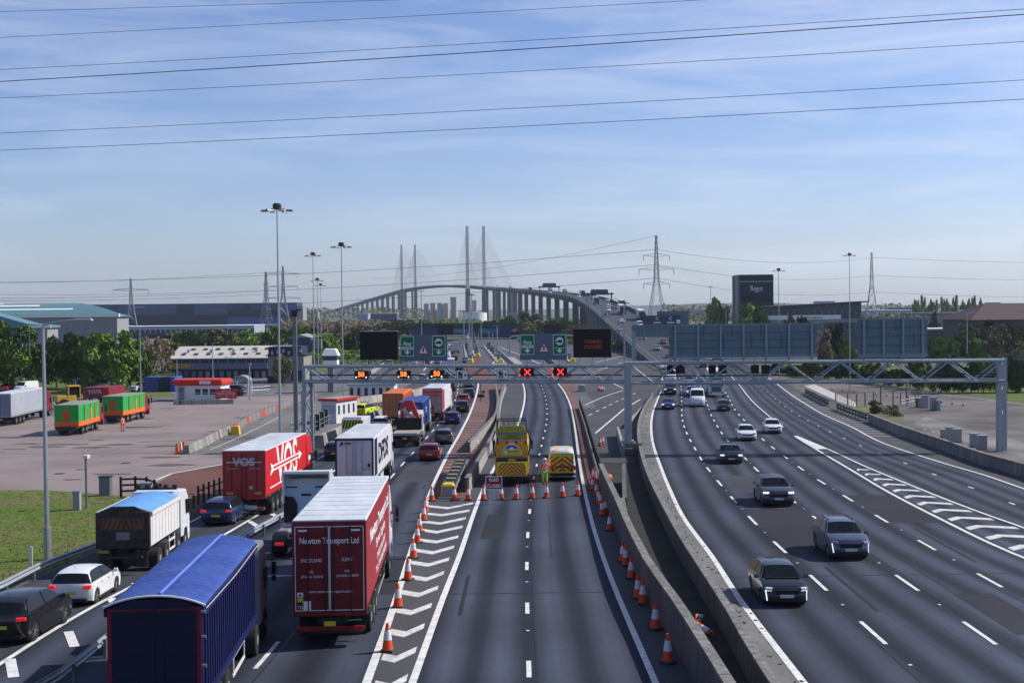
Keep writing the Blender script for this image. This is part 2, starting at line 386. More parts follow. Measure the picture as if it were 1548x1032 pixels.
E1 = LN((1213, 1030), (1152.6, 952), (1119, 907), (1080, 846.5), (1033, 782), (1013, 741), (998, 703.6), (987.7, 673), (984.4, 648), (986.5, 625.5), (995, 601.6), (1001.5, 583), (1000, 567), (984, 546))
LA = LN((1394, 1022), (1305, 943), (1219.6, 864.6), (1161, 810), (1122, 770), (1096, 740), (1076, 716), (1064.5, 701), (1053, 682), (1043, 664.5), (1033, 640.6), (1030.5, 610), (1030, 590), (1026, 567), (1010, 546))
LB = LN((1600, 1040), (1461, 943), (1347.6, 864.6), (1219.5, 773), (1149, 715), (1131, 697), (1100, 666), (1090, 653), (1078, 633), (1068, 608), (1061, 588), (1050, 566), (1034, 546))
LC = LN((1700, 975), (1548, 905), (1476, 866), (1382, 813), (1317.7, 775), (1265, 742.6), (1224.5, 717.4), (1195.5, 697), (1174, 681), (1156.5, 667), (1136, 647), (1124, 634), (1111, 619), (1101, 600), (1090, 583), (1075, 566), (1055, 546))
LD = LN((1700, 900), (1548, 843.5), (1412.6, 780), (1350, 747.7), (1287.5, 711), (1237, 681), (1200.5, 658.5), (1184, 645.6), (1166.6, 632), (1141, 610), (1116, 580), (1096, 560), (1076, 544))
LE = LN((1700, 865), (1548, 798), (1497, 780), (1350, 722.5), (1312.6, 707), (1249.7, 678), (1200.5, 657.5))
LF = LN((1640, 808), (1487, 744), (1415, 718), (1365.7, 699), (1322.7, 682.7), (1288.7, 668), (1261, 655.7), (1222, 636), (1185.4, 613.7), (1164, 596.5), (1147.7, 582.7), (1130, 567), (1100, 545))
LG = LN((1640, 772), (1548, 739), (1490.7, 719), (1432.6, 702), (1339.5, 671.5), (1287.5, 645.6), (1249.7, 629), (1207, 604), (1174, 580), (1150, 563), (1118, 544))
W3 = LN((1640, 727), (1546, 700.5), (1490.7, 686), (1432.6, 667), (1374, 648), (1312, 625), dz=1.0)
W3b = LN((1312, 626), (1264, 609), (1217.5, 587), (1190, 572), dz=.9)
W2 = LN((1168, 1036), (1149, 1008.6), (1094, 915), (1059, 861), (1024, 806), (1001, 764), (982, 726), (972, 700), (966, 677), (963, 655), (966, 630), (975, 610), (985, 596), dz=1.0)
W1 = LN((1097, 1036), (1043, 947.6), (1011, 899), (978.6, 854), (956, 812.5), (929, 753), (905, 700), (889, 650), (880, 620), (873, 600), dz=1.45)
W0r = LN((702, 722), (722, 690), (740, 660), (749, 640), (752, 612), (757, 592), (762, 580), dz=1.0)
W0l = LN((706, 668), (725, 648), (745, 628), (751, 606), (748, 580), dz=1.0)
for nm in ('L1', 'M2', 'CC', 'E1', 'LA', 'LC', 'LD', 'LG', 'S2', 'W1', 'W2'):
    pass
Y = lambda a, b, dz=0.: G(a, b, dz).y
NEAR = 12.
# ---- surfaces
strip(off(S2, -.2), L1, NEAR, 330, .010, asf, 'left_carriageway', lanes=2.4, n=4)
strip(off(PL, -2.0), S2, NEAR, 125, .014, asf2, 'slip_road', lanes=1.5, n=3)
strip(L1, L2, NEAR, Y(700, 752), .018, asfy, 'hatched_nose')
strip(off(L2, 0), CC, NEAR, 330, .010, asf, 'closed_carriageway', lanes=1., n=2)
strip(CC, R1, NEAR, 330, .010, asf, 'closed_carriageway', lanes=1., n=2)
strip(R1, off(W1, .1), NEAR, Y(905, 700), .010, asfy, 'closed_carriageway_verge')
strip(off(W0r, -.1) if 0 else L1, off(W0r, .2), Y(700, 752), Y(762, 580), .022, redm, 'red_hatched_strip')
strip(off(W0r, .2), L2, Y(700, 752), Y(762, 580), .014, asfy, 'closed_carriageway_shoulder')
strip(R1, off(W1, -.05), Y(905, 700, 1.45), Y(873, 602, 1.45), .014, redm, 'red_hatched_strip')
strip(R1, off(R1, 3.6), Y(873, 602, 1.45), 300, .014, redm, 'red_hatched_strip')
strip(off(W1, .2), off(W2, .1), NEAR, Y(905, 690), .004, M('trench_floor', (.03, .03, .027), .95, var=.4, scale=1.), 'trench_floor')
strip(off(W2, .2), E1, NEAR, Y(985, 596), .018, conc_strip, 'hard_strip')
strip(E1, LD, NEAR, 330, .010, asf, 'right_carriageway', lanes=4., n=8)
strip(LD, LG, NEAR, 330, .010, asf, 'right_slip_lanes', lanes=3., n=6)
strip(LG, off(W3, .1), NEAR, Y(1312, 626), .014, asfy, 'right_hard_shoulder')
strip(LG, off(W3b, .1), Y(1312, 626), Y(1195, 575), .014, asfy, 'right_hard_shoulder')
# third road that curves in between
sheet([(905, 700), (958, 700), (966, 640), (985, 598), (1000, 575), (985, 552), (905, 552), (870, 575), (873, 600)], .030, asfy, 'bypass_road')
sheet([(540, 640), (480, 672), (440, 690), (556, 650), (722, 580), (716, 548), (640, 545), (590, 565)], .0095, asfy, 'carriageway_edge')
sheet([(420, 576), (1130, 576), (1060, 520), (760, 500), (560, 522), (440, 548)], .003, asphalt('asphalt_far', (.085, .087, .095), lanes=False), 'plaza_surface')
# left yard
sheet([(-160, 752), (200, 752), (260, 716), (345, 700), (340, 688), (270, 686), (432, 614), (480, 598), (480, 596), (250, 604), (150, 622), (-160, 650)], .008, pink, 'yard')
sheet([(345, 704), (340, 688), (270, 687), (432, 614), (484, 600), (600, 575), (640, 570), (560, 612), (540, 640), (470, 675), (440, 690)], .012, asphalt('asphalt_grey', (.15, .145, .14), lanes=False), 'service_lane')
sheet([(205, 752), (260, 717), (345, 702), (455, 684), (470, 690), (345, 748), (290, 775), (240, 775)], .016, redm, 'red_surfacing')
sheet([(-160, 650), (150, 622), (250, 604), (480, 596), (600, 575), (470, 568), (200, 580), (-160, 590)], .006, asphalt('asphalt_lane', (.13, .13, .135), lanes=False), 'yard_road')
sheet([(500, 634), (640, 584), (620, 588), (480, 628)], .020, redm, 'red_surfacing')
# grass bank at the left
gb = sheet([(-200, 740), (70, 741), (185, 749), (235, 757), (270, 778), (150, 828), (0, 892), (-200, 975)], .028, grass, 'grass_bank')
gm2 = MB()
for _ in range(15000):   # short blades and tufts
    a = random.random(); x = random.uniform(-60, 262); y = random.uniform(744, 900)
    if y > 890 - (x * .42) or y < 742 + max(0, x - 100) * .1 or (y > 776 - .1 * x and y > 890 - x * .46): continue
    q = G(x, y); h = random.uniform(.03, .11) * (2.2 if random.random() < .05 else 1); t = random.uniform(0, 6.3); u = (cos(t) * .035, sin(t) * .035)
    gm2.add([(q.x - u[0], q.y - u[1], q.z), (q.x + u[0], q.y + u[1], q.z), (q.x + u[1] * 1.2, q.y - u[0], q.z + h)], [(0, 1, 2)])
tag(gm2.build('grass_tufts', patchy('grass_blade', (.20, .17, .08), (.12, .15, .035), (.09, .16, .025), .22)), 'rough green grass on the bank beside the slip road', None, kind='stuff')
# right hand: the disused plaza, mound and verges
sheet([(1548, 712), (1490, 690), (1432, 672), (1374, 653), (1312, 632), (1195, 577), (1230, 572), (1380, 590), (1490, 603), (1560, 614), (1750, 640), (1760, 770)], .008, asphalt('asphalt_plaza', (.125, .112, .105), lanes=False, patch=.45), 'disused_plaza')
sheet([(1285, 622), (1300, 608), (1345, 612), (1368, 626), (1362, 638), (1325, 634)], .03, scrub, 'scrubby_mound')
sheet([(1268, 607), (1216, 583), (1232, 581), (1290, 606), (1300, 618)], .02, conc_l, 'concrete_apron')
sheet([(1188, 570), (1380, 584), (1490, 600), (1560, 611), (1800, 640), (1800, 600), (1500, 560), (1180, 548)], .02, grass, 'verge')
sheet([(1430, 660), (1380, 640), (1400, 630), (1470, 650), (1548, 668), (1548, 690)], .014, asphalt('pale_patch', (.18, .165, .155), lanes=False, patch=.4), 'pale_resurfaced_patch')

# ---- painted markings: one object per marking line
def mark(fn, name='road_marking', mat=white):
    mb = MB(); fn(mb); tag(mb.build(name, mat), kind='structure')
mark(lambda m: paint(L1, NEAR, 250, .28, m, .03), 'edge_line')
mark(lambda m: (paint(L2, NEAR, Y(765, 676), .25, m, .03), paint(L2, Y(765, 676), 250, .25, m, .03)), 'edge_line')
mark(lambda m: paint(R1, NEAR, 250, .22, m, .03), 'edge_line')
mark(lambda m: paint(CC, NEAR, 250, .16, m, .022, (2., 7.), start=Y(800, 1024) - 9), 'lane_dashes')
mark(lambda m: paint(M2, NEAR, 260, .16, m, .022, (3.6, 5.4), start=Y(412, 987) - 2), 'lane_dashes')
mark(lambda m: paint(S2, NEAR, 130, .2, m, .03), 'edge_line')
mark(lambda m: paint(PL, NEAR, 118, .16, m, .03), 'edge_line')
mark(lambda m: paint(E1, NEAR, 260, .25, m, .03), 'edge_line')
for S, st in ((LA, Y(1340, 973)), (LB, Y(1420 / 3.308 + 1080, 640 / 3.308 + 780)), (LC, Y(1517, 887))):
    mark(lambda m: paint(S, NEAR, 260, .16, m, .022, (3.4, 5.6) if S is not LC else (3., 6.), start=st - 18.05), 'lane_dashes')
mark(lambda m: paint(LD, NEAR, Y(1200, 659), .22, m, .03), 'hatch_edge_line')
mark(lambda m: paint(LD, Y(1184, 645.6), 260, .18, m, .03), 'lane_line')
mark(lambda m: paint(LE, NEAR, Y(1201, 659), .2, m, .03), 'hatch_edge_line')
mark(lambda m: paint(LF, NEAR, 260, .15, m, .022, (1.1, 7.), start=Y(1415, 718) - 40.5), 'lane_dashes')
mark(lambda m: paint(LG, NEAR, 260, .22, m, .03), 'edge_line')
def vpoly(m, pts, th, dz=.026):
    for a, b in zip(pts, pts[1:]):
        m.add([(a[0], a[1] - th / 2, zg(a[1]) + dz), (b[0], b[1] - th / 2, zg(b[1]) + dz), (b[0], b[1] + th / 2, zg(b[1]) + dz), (a[0], a[1] + th / 2, zg(a[1]) + dz)], [(0, 1, 2, 3)])
CH = [(330, 202, 425, 212, 545, 189), (330, 238, 400, 245, 528, 223), (305, 275, 390, 284, 510, 259), (305, 315, 375, 325, 495, 299), (295, 362, 373, 371, 475, 346), (275, 410, 355, 422, 455, 394), (245, 466, 335, 479, 432, 451), (255, 536, 325, 547, 408, 515), (205, 606, 290, 620, 380, 585), (180, 690, 255, 703, 350, 667), (155, 792, 225, 805, 315, 765), (118, 910, 180, 922, 277, 877), (80, 1040, 150, 1055, 235, 1008)]
for c in CH:
    mark(lambda m: vpoly(m, [tuple(G(540 + c[i] / 3.108, 700 + c[i + 1] / 3.108)[:2]) for i in (0, 2, 4)], .80), 'hatch_chevron', wornw)
# bars on the red strips
y = Y(700, 716)
while y < 235:
    a, b = xat(L1, y) + .25, (xat(W0r, y) if y < Y(762, 580) else xat(L1, y) + 7) - .6
    if b - a > .6: mark(lambda m: vpoly(m, [(a, y - .25), (min(b, a + (1.6 if y < 118 else 99)), y)], .22, .034), 'hatch_bar', worn)
    y += 2.4
y = 140
while y < 250:
    a = xat(R1, y) + .3; mark(lambda m: vpoly(m, [(a, y), (min(a + 3.2, xat(W1, y) - .2) if y < Y(873, 602, 1.45) else a + 3.2, y - .2)], .28, .034), 'hatch_bar', worn); y += 2.6
# chevrons of the right-hand nose
y = Y(1222, 671)
while y > 22:
    a, b = xat(LD, y - .2) + .35, xat(LE, y + .5) - .35
    if b - a > .9: mark(lambda m: vpoly(m, [(a, y - .9), (a + (b - a) * .35, y), (b, y - .5 - (b - a) * .1)], .75 if y < 92 else .6, .026), 'hatch_chevron', wornw)
    y -= 3.22
mark(lambda m: m.add([(*G(*p)[:2], zg(G(*p).y) + .034) for p in ((1200, 658), (1236, 679), (1250, 678.5))], [(0, 1, 2)]), 'hatch_nose_paint')
y = 128.
while y < 205:
    a = xat(LG, y) + .3; mark(lambda m: vpoly(m, [(a, y + .6), (min(a + 5.5, xat(W3b, y) - .7), y - .4)], .3, .026), 'hatch_bar', worn); y += 3.2
# diagonal blocks between slip road and main line
k0 = -6
for (px, py) in ((18, 1010), (108, 966), (173, 913), (210, 889), (262, 861), (310, 833), (384, 792.5), (411, 777)):
    q = G(px, py); h = heading(S2, q.y)
    a_ = .42
    mark(lambda m: patch([(q.x + dx * cos(a_) - dy * sin(a_), q.y + dx * sin(a_) + dy * cos(a_)) for dx, dy in ((-.17, -1.25), (.17, -1.25), (.17, 1.25), (-.17, 1.25))], m, .03), 'hatch_block', white)
# yard lines
def pline(pts, wd, mat=worn, name='yard_line', dash=None):
    q = [G(*p) for p in pts]
    def fn(m):
        for a, b in zip(q, q[1:]):
            d = (b - a); L = hypot(d.x, d.y); u = (-d.y / L * wd / 2, d.x / L * wd / 2); n = max(1, int(L / (dash or 1e9)))
            for i in range(n):
                if dash and i % 2: continue
                s, e = a + d * (i / n), a + d * ((i + 1) / n)
                m.add([(s.x + u[0], s.y + u[1], zg(s.y) + .034), (s.x - u[0], s.y - u[1], zg(s.y) + .034), (e.x - u[0], e.y - u[1], zg(e.y) + .034), (e.x + u[0], e.y + u[1], zg(e.y) + .034)], [(0, 1, 2, 3)])
    mark(fn, name, mat)
pline([(225, 730), (260, 716), (343, 701)], .22, white)
pline([(423, 630), (404, 640), (348.5, 667), (317.5, 680)], .2)
pline([(250, 598), (400, 596), (470, 588)], .25)
pline([(900, 655), (925, 634), (943, 618.6), (968, 603.7)], .22, white, 'edge_line')
pline([(884.4, 612.4), (912, 600), (942, 590)], .2, white, 'edge_line')
pline([(889.7, 628), (930, 608), (964.7, 592.4)], .18, white, 'lane_dashes', dash=3)
pline([(912, 575), (928, 580), (942, 587)], .2, white, 'edge_line')
pline([(985, 595.5), (1000, 589)], .2, white, 'edge_line')
pline([(150, 662), (264, 655)], .12, M('dark_joint', (.06, .05, .05), .9), 'surface_joint')
pline([(0, 686), (262, 685)], .12, MATS['dark_joint'], 'surface_joint')
pline([(1370, 645), (1418, 667), (1500, 690)], .15)
pline([(1395, 648), (1440, 662)], .15, dash=1.5)
for (a, b) in (((1255, 578), (1300, 583)), ((1380, 591), (1490, 604)), ((1490, 604), (1560, 613))):
    pline([a, b], .3, conc_l, 'verge_kerb')
# reflective studs along the lanes
for S, cnt in ((LA, 16), (LB, 12), (LC, 10), (CC, 9)):
    pass

# ---- repairs, joints, stains and skid marks
rp = random.Random(21); pm_d = asphalt('asphalt_patch_dark', (.028, .030, .036), lanes=False); pm_l = asphalt('asphalt_patch_pale', (.050, .053, .062), lanes=False)
for S, o_, y0_, L_p, wd, mt in ((CC, -1.9, 66, 9, 1.2, pm_d), (LA, 1.9, 62, 14, 3.3, pm_d), (LB, 2.0, 44, 7, 1.6, pm_d), (LB, -1.6, 84, 10, 2.6, pm_l), (M2, 1.9, 52, 9, 3., pm_d), (LC, 1.8, 70, 12, 3.2, pm_d), (LG, -2.2, 76, 1.6, 2.0, pm_d), (LF, 1.7, 60, 9, 3., pm_l), (M2, 2., 92, 12, 3., pm_l), (CC, -2., 104, 8, 3.1, pm_d)):
    A = off(S, o_ - wd / 2); B = off(S, o_ + wd / 2); strip(A, B, y0_, y0_ + L_p, .0145 + rp.random() * .002, mt, 'road_repair')
jm = M('bitumen_seal', (.016, .016, .018), .5)
def seal(m, S, o_, y0_, y1_, w_=.05): paint(off(S, o_), y0_, y1_, w_, m, .019)
mark(lambda m: [seal(m, S, o_, a, b) for S, o_, a, b in ((CC, .25, 30, 120), (LA, -.25, 30, 150), (LB, .28, 30, 150), (LC, -.3, 30, 150), (M2, .3, 30, 140), (LD, -.4, 60, 150), (CC, 1.2, 60, 75), (LB, 1.3, 50, 63))], 'bitumen_seal', jm)
for S0, S1, yy in ((L2, R1, 88.6), (L2, R1, 113), (L2, R1, 52), (E1, LD, 76), (E1, LD, 55), (LD, LG, 64), (E1, LD, 133)):
    mark(lambda m: vpoly(m, [(xat(S0, yy) + .3, yy), (xat(S1, yy) - .3, yy + rp.uniform(-.3, .3))], .09, .0195), 'transverse_joint', jm)
skid = M('tyre_mark', (.018, .018, .02), .7)
for S, o_, a, L_p in ((CC, 1.0, 116, 14), (CC, -1.3, 150, 16), (LB, -1.2, 100, 12), (LA, 1.1, 48, 9), (CC, -2.6, 48, 8), (LC, .9, 58, 10)): mark(lambda m: paint(off(S, o_), a, a + L_p, .16, m, .0205), 'tyre_mark', skid)
# stains and bay lines in the yard
st = random.Random(5); oil = M('oil_stain', (.10, .085, .08), .8); 
for i in range(34):
    px, py = st.uniform(-20, 420), st.uniform(612, 735)
    if py > 735 - max(0, px - 170) * .25: continue
    q = G(px, py); r_s = st.uniform(.25, 1.1); m = MB(); n = 11; m.add([(q.x + cos(k * 2 * pi / n) * r_s * st.uniform(.5, 1.3) * 2.2, q.y + sin(k * 2 * pi / n) * r_s * st.uniform(.5, 1.2), zg(q.y) + .033) for k in range(n)], [tuple(range(n))]); tag(m.build('oil_stain', oil), kind='structure')
for a in ((60, 700, 350, 672), (-20, 668, 250, 660), (100, 720, 330, 690), (150, 690, 420, 640)): pline([(a[0], a[1]), (a[2], a[3])], .07, M('tyre_trace', (.16, .13, .12), .9), 'tyre_trace')
for i in range(7): pline([(70 + i * 34, 640 - i * 2), (96 + i * 34, 628 - i * 2)], .1, M('faded_yard_paint', (.33, .30, .28), .9), 'bay_line')
for (x, y_) in ((190, 700), (300, 668), (90, 716), (395, 634)): q = G(x, y_); m = MB(); m.box((q.x, q.y, q.z + .02), (.7, .6, .04)); tag(m.build('drain_cover', dark), kind='structure')
# ================================================================== barriers and walls
def wallprof(h, wt, wb, z0=-.02): return [(-wb / 2, z0), (-wt / 2, h), (wt / 2, h), (wb / 2, z0)]
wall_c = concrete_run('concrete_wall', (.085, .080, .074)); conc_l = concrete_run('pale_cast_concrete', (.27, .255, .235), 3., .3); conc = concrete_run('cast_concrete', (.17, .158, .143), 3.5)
cop = concrete_run('concrete_coping', (.145, .138, .128), 4., .4)
def wall(S, y0, y1, h, wt, label, lat=.0, group=None, col=None, name='concrete_wall', base=.06):
    t = thing(name, label, 'wall', (xat(S, y0), y0, zg(y0)), group=group)
    sweep(off(S, lat + wt / 2), y0, y1, wallprof(h - .12, wt - .06, wt + base), 'wall_face', col or wall_c, parent=t)
    sweep(off(S, lat + wt / 2), y0, y1, [(-wt / 2, h - .12), (-wt / 2, h), (wt / 2, h), (wt / 2, h - .12)], 'coping', cop, parent=t)
    return t
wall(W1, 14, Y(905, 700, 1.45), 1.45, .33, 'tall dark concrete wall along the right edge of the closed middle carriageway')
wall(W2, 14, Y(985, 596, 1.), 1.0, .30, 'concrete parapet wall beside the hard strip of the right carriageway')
wall(W0r, Y(702, 722, 1.), Y(762, 580, 1.), 1.0, .34, 'curved pale concrete barrier on the left of the closed carriageway', col=conc_l)
wall(W0l, Y(706, 668, 1.), Y(748, 580, 1.), 1.0, .3, 'shorter concrete barrier left of the curved pale one, beside the red hatching', col=conc_l)
wall(W3, 20, Y(1312, 625, 1.), 1.0, .4, 'low concrete barrier along the right edge of the right carriageway', col=conc)
# concrete block where the two walls of the trench meet
t = thing('concrete_median_block', 'grey concrete wedge joining the walls in front of the gantry pier', 'concrete block', tuple(G(945, 780, 0)))
q = [G(*p, 1.40) for p in ((932, 753), (944, 751), (956, 812))]
m = MB(); m.prism([(v.x, v.y, zg(v.y) + 1.40) for v in q], (0, 0, -1.4)); m.build('wedge_block', cop, t, world=True)
SW = LN((944, 752), (943, 700), dz=1.4)
sweep(SW, Y(944, 752, 1.4), Y(943, 700, 1.4), wallprof(1.4, .25, .3), 'side_wall', wall_c, parent=t)
SW2 = LN((942, 674), (934, 645), dz=1.0)
sweep(SW2, Y(942, 674, 1.), Y(934, 645, 1.), wallprof(1.0, .25, .3), 'low_concrete_wall', conc_l, label='short pale concrete wall left of the centre gantry post', cat='wall')
SW3 = LN((945, 640), (985, 598), dz=.6)
sweep(SW3, Y(945, 640, .6), Y(985, 598, .6), wallprof(.6, .2, .3), 'low_concrete_wall', conc_l, label='low pale kerb wall right behind the centre gantry post', cat='wall')
# dark lattice parapet on W1's far part
BL = off(W1, .2)
t = thing('bridge_parapet_fence', 'black lattice parapet fence continuing the tall wall away from the camera', 'fence', tuple(G(905, 700)))
y0, y1 = Y(905, 700, 1.45), Y(873, 602, 1.45)
sweep(BL, y0, y1, wallprof(.45, .3, .34), 'plinth', conc, parent=t)
sweep(BL, y0, y1, [(-.04, 1.35), (-.04, 1.45), (.04, 1.45), (.04, 1.35)], 'top_rail', black, parent=t)
sweep(BL, y0, y1, [(-.03, .85), (-.03, .95), (.03, .95), (.03, .85)], 'middle_rail', black, parent=t)
y = y0; k = 0
while y < y1 and k < 60:
    m = MB(); z = zg(y); x = xat(BL, y); m.box((x, y, z + .9), (.09, .09, 1.1)); m.bar((x, y, z + .45), (xat(BL, y + 1.2), y + 1.2, zg(y + 1.2) + 1.4), .04, .04); m.bar((x, y, z + 1.4), (xat(BL, y + 1.2), y + 1.2, zg(y + 1.2) + .45), .04, .04)
    m.build('post', black, t, world=True); y += 1.5; k += 1
# guardrails
def guardrail(S, y0, y1, label, h=.75, group=None, mat=None, posts=3.2, side=1, name='crash_barrier', rails=1):
    t = thing(name, label, 'guardrail', (xat(S, y0), y0, zg(y0)), group=group); mt = mat or steel
    for k in range(rails):
        z = h - k * .42
        sweep(S, y0, y1, [(0, z - .31), (.07 * side, z - .25), (.0, z - .155), (.07 * side, z - .06), (0, z), (-.02 * side, z), (.04 * side, z - .06), (-.03 * side, z - .155), (.04 * side, z - .25), (-.02 * side, z - .31)], 'rail', mt, parent=t, step=2.)
    y = y0 + .5; m = MB(); m.box((0, 0, h / 2 - .05), (.1, .12, h - .1)); pm = None
    while y < y1:
        if pm is None: o = m.build('post', steel_d, t); pm = o.data
        else: o = bpy.data.objects.new('post', pm); COL.objects.link(o); o.parent = t
        o.location = (xat(S, y) - .09 * side - xat(S, y0), y - y0, zg(y) - zg(y0)); y += posts
    return t
GL = LN((-120, 935), (0, 885), (62, 854), (145, 823), (235, 786), (270, 770), dz=.6)
guardrail(GL, Y(-120, 935, .6), Y(270, 770, .6), 'grey steel crash barrier along the foot of the grass bank', side=1)
GC = LN((20, 1052), (70, 1025), (156, 962), (240, 900), (330, 834), (385, 797), (428, 774), (470, 748), dz=.7)
guardrail(GC, Y(20, 1052, .7), Y(470, 748, .7), 'steel crash barrier between the slip road and the queueing lorries', side=-1)
guardrail(W3b, Y(1312, 626, .9) + .5, Y(1264, 609, .9), 'dark double steel rail joining the concrete barrier on the far right', h=.95, mat=dark, posts=2.0, rails=2)
guardrail(W3b, Y(1252, 604, .9), Y(1217, 587, .9), 'dark leaning steel rail at the tip of the concrete apron', h=.9, mat=dark, posts=1.6, rails=2)
WX = LN((1003, 580), (985, 597), dz=1.)
guardrail(WX, Y(985, 597, 1.), Y(1003, 576, 1.), 'dark steel parapet rails at the far end of the right carriageway wall', h=1.1, mat=dark, posts=2., rails=2)
# concrete blocks in the yard
bl = LN((272, 684), (297, 674), (335, 655), (352, 648), (380, 632), (405, 622), (430, 612), dz=.4)
ya, yb = Y(276, 680, .4), Y(350, 650, .4); n = 11
for i in range(n):
    y = ya + (yb - ya) * (i + .5) / n; h = heading(bl, y); m = MB(); L = (yb - ya) / n / cos(h) * .96
    m.box((0, 0, .42), (.5, L, .84), top=(.7, 1)); m.box((0, 0, .12), (.62, L * .9, .2))
    o = m.build('concrete_block', conc_l if i % 3 else conc_d, bev=.03); o.location = (xat(bl, y), y, zg(y) + .02); o.rotation_euler = (0, 0, h)
    tag(o, '%s stained concrete block from the camera end of the row bordering the yard' % ORD[i], 'concrete block', 'concrete blocks bordering the yard')
q = G(356, 657); m = MB(); m.box((0, 0, .5), (1.1, .9, 1.), top=(.75, .8)); o = m.build('yellow_grit_bin', M('yellow_plastic', (.62, .38, .05), .5, var=.1), bev=.06); o.location = q; tag(o, 'yellow plastic grit bin at the end of the concrete blocks', 'grit bin')
ya, yb = Y(362, 647, .4), Y(440, 609, .4); n = 16; redp = M('red_plastic', (.42, .06, .04), .5, var=.15); whp = M('white_plastic', (.62, .6, .57), .5, var=.12)
for i in range(n):
    y = ya + (yb - ya) * (i + .5) / n; h = heading(bl, y); L = (yb - ya) / n / cos(h) * .94
    t = thing('water_barrier', '%s %s interlocking barrier from the grit bin along the yard edge' % (ORD[i], 'red' if i % 4 == 0 else 'grey white'), 'barrier', (xat(bl, y), y, zg(y) + .02), h, 'plastic and concrete barriers beside the service lane')
    m = MB(); m.box((0, 0, .4), (.45, L, .8), top=(.45, 1)); m.build('barrier_body', redp if i % 4 == 0 else conc, t, bev=.02)
    m = MB(); m.tube((0, -L / 2, .8), (0, -L / 2, 1.25), .025); m.tube((0, -L / 2, 1.2), (0, L / 2, 1.2), .02); m.build('handrail', steel, t)
for i, (px, py) in enumerate(((268, 686), (273, 684), (278, 683))):
    m = MB(); m.box((0, 0, .5), (.35, .4, 1.), top=(.6, .6)); m.box((0, 0, .06), (.6, .6, .12))
    o = m.build('marker_block', M('orange_plastic', (.75, .14, .03), .5, var=.1) if i != 1 else whp, bev=.03); o.location = G(px, py); tag(o, ['orange marker leftmost of three at the near end of the yard blocks', 'white marker between the two orange ones at the near end of the yard blocks', 'orange marker touching the first stained concrete block'][i], 'marker')
# sloping concrete barrier behind the gantry post, and its far part
BR = LN((481, 661), (520, 644), (543, 632), (583, 617), (600, 608), dz=.8)
sweep(BR, Y(481, 661, .8), Y(583, 617, .8), wallprof(1.0, .3, .9), 'concrete_barrier', conc_l, label='pale sloping concrete barrier beside the lorries, starting at the left gantry post', cat='barrier')
m = MB(); m.box((0, 0, .6), (2.0, 1.6, 1.3), top=(.8, .8)); o = m.build('concrete_foundation', conc_d, bev=.05); o.location = G(478, 676); tag(o, 'dark weathered concrete foundation block at the foot of the left gantry post', 'concrete block')
BR2 = LN((533, 604), (600, 596), (660, 572), (678, 562), dz=.8)
sweep(BR2, Y(533, 604, .8), Y(668, 568, .8), wallprof(1.1, .4, .9), 'concrete_barrier', conc_l, label='long pale concrete barrier running away behind the orange container', cat='barrier')

# ================================================================== gantry
gal = M('gantry_paint', (.27, .32, .36), .45, .35, var=.1, scale=1.2)
A_ = P(465, 560, 119); B_ = P(948, 560, 113.2); C_ = P(1514, 560, 111)
def span(a, b, z0, z1, label, ybase):
    t = thing('gantry_span', label, 'gantry', (a.x, a.y, z0)); L = (b - a).length; u = Vector((b.x - a.x, b.y - a.y, 0)).normalized(); v = Vector((-u.y, u.x, 0))
    L = hypot(b.x - a.x, b.y - a.y)
    def pt(s, d, z): q = Vector((a.x, a.y, 0)) + u * s + v * d; return (q.x, q.y, z)
    for nm, z, d in (('top_chord', z1, -.75), ('top_chord', z1, .75), ('bottom_chord', z0, -.75), ('bottom_chord', z0, .75)):
        m = MB(); m.tube(pt(0, d, z), pt(L, d, z), .14, 8); m.build(nm, gal, t, world=True)
    n = int(round(L / 2.2 / 2)) * 2; s = L / n
    for d in (-.75, .75):
        for i in range(n):
            m = MB(); za, zb = (z1, z0) if i % 2 == 0 else (z0, z1); m.tube(pt(i * s, d, za), pt((i + 1) * s, d, zb), .075, 6); m.build('diagonal', gal, t, world=True)
    m = MB()
    for i in range(n + 1):
        for z in (z0, z1): m.tube(pt(i * s, -.75, z), pt(i * s, .75, z), .05, 5)
        if i < n: m.tube(pt(i * s, -.75, z1), pt((i + 1) * s, .75, z1), .045, 5)
    m.build('cross_bracing', gal, t, world=True)
    m = MB(); m.bar(pt(0, 0, z0 + .16), pt(L, 0, z0 + .16), .9, .06); m.build('walkway', steel_d, t, world=True)
    m = MB(); m.bar(pt(.4, -.55, z0 + .62), pt(L - .4, -.55, z0 + .62), .06, .12); m.build('cable_tray', dark, t, world=True)
    return t, pt, L
gl, glp, GLL = span(A_, B_, 7.42, 8.86, 'left lattice truss span of the sign gantry over the queueing lorries and closed carriageway', 0)
gr, grp, GRL = span(B_, C_, 7.30, 9.10, 'right lattice truss span of the sign gantry over the oncoming carriageway', 0)
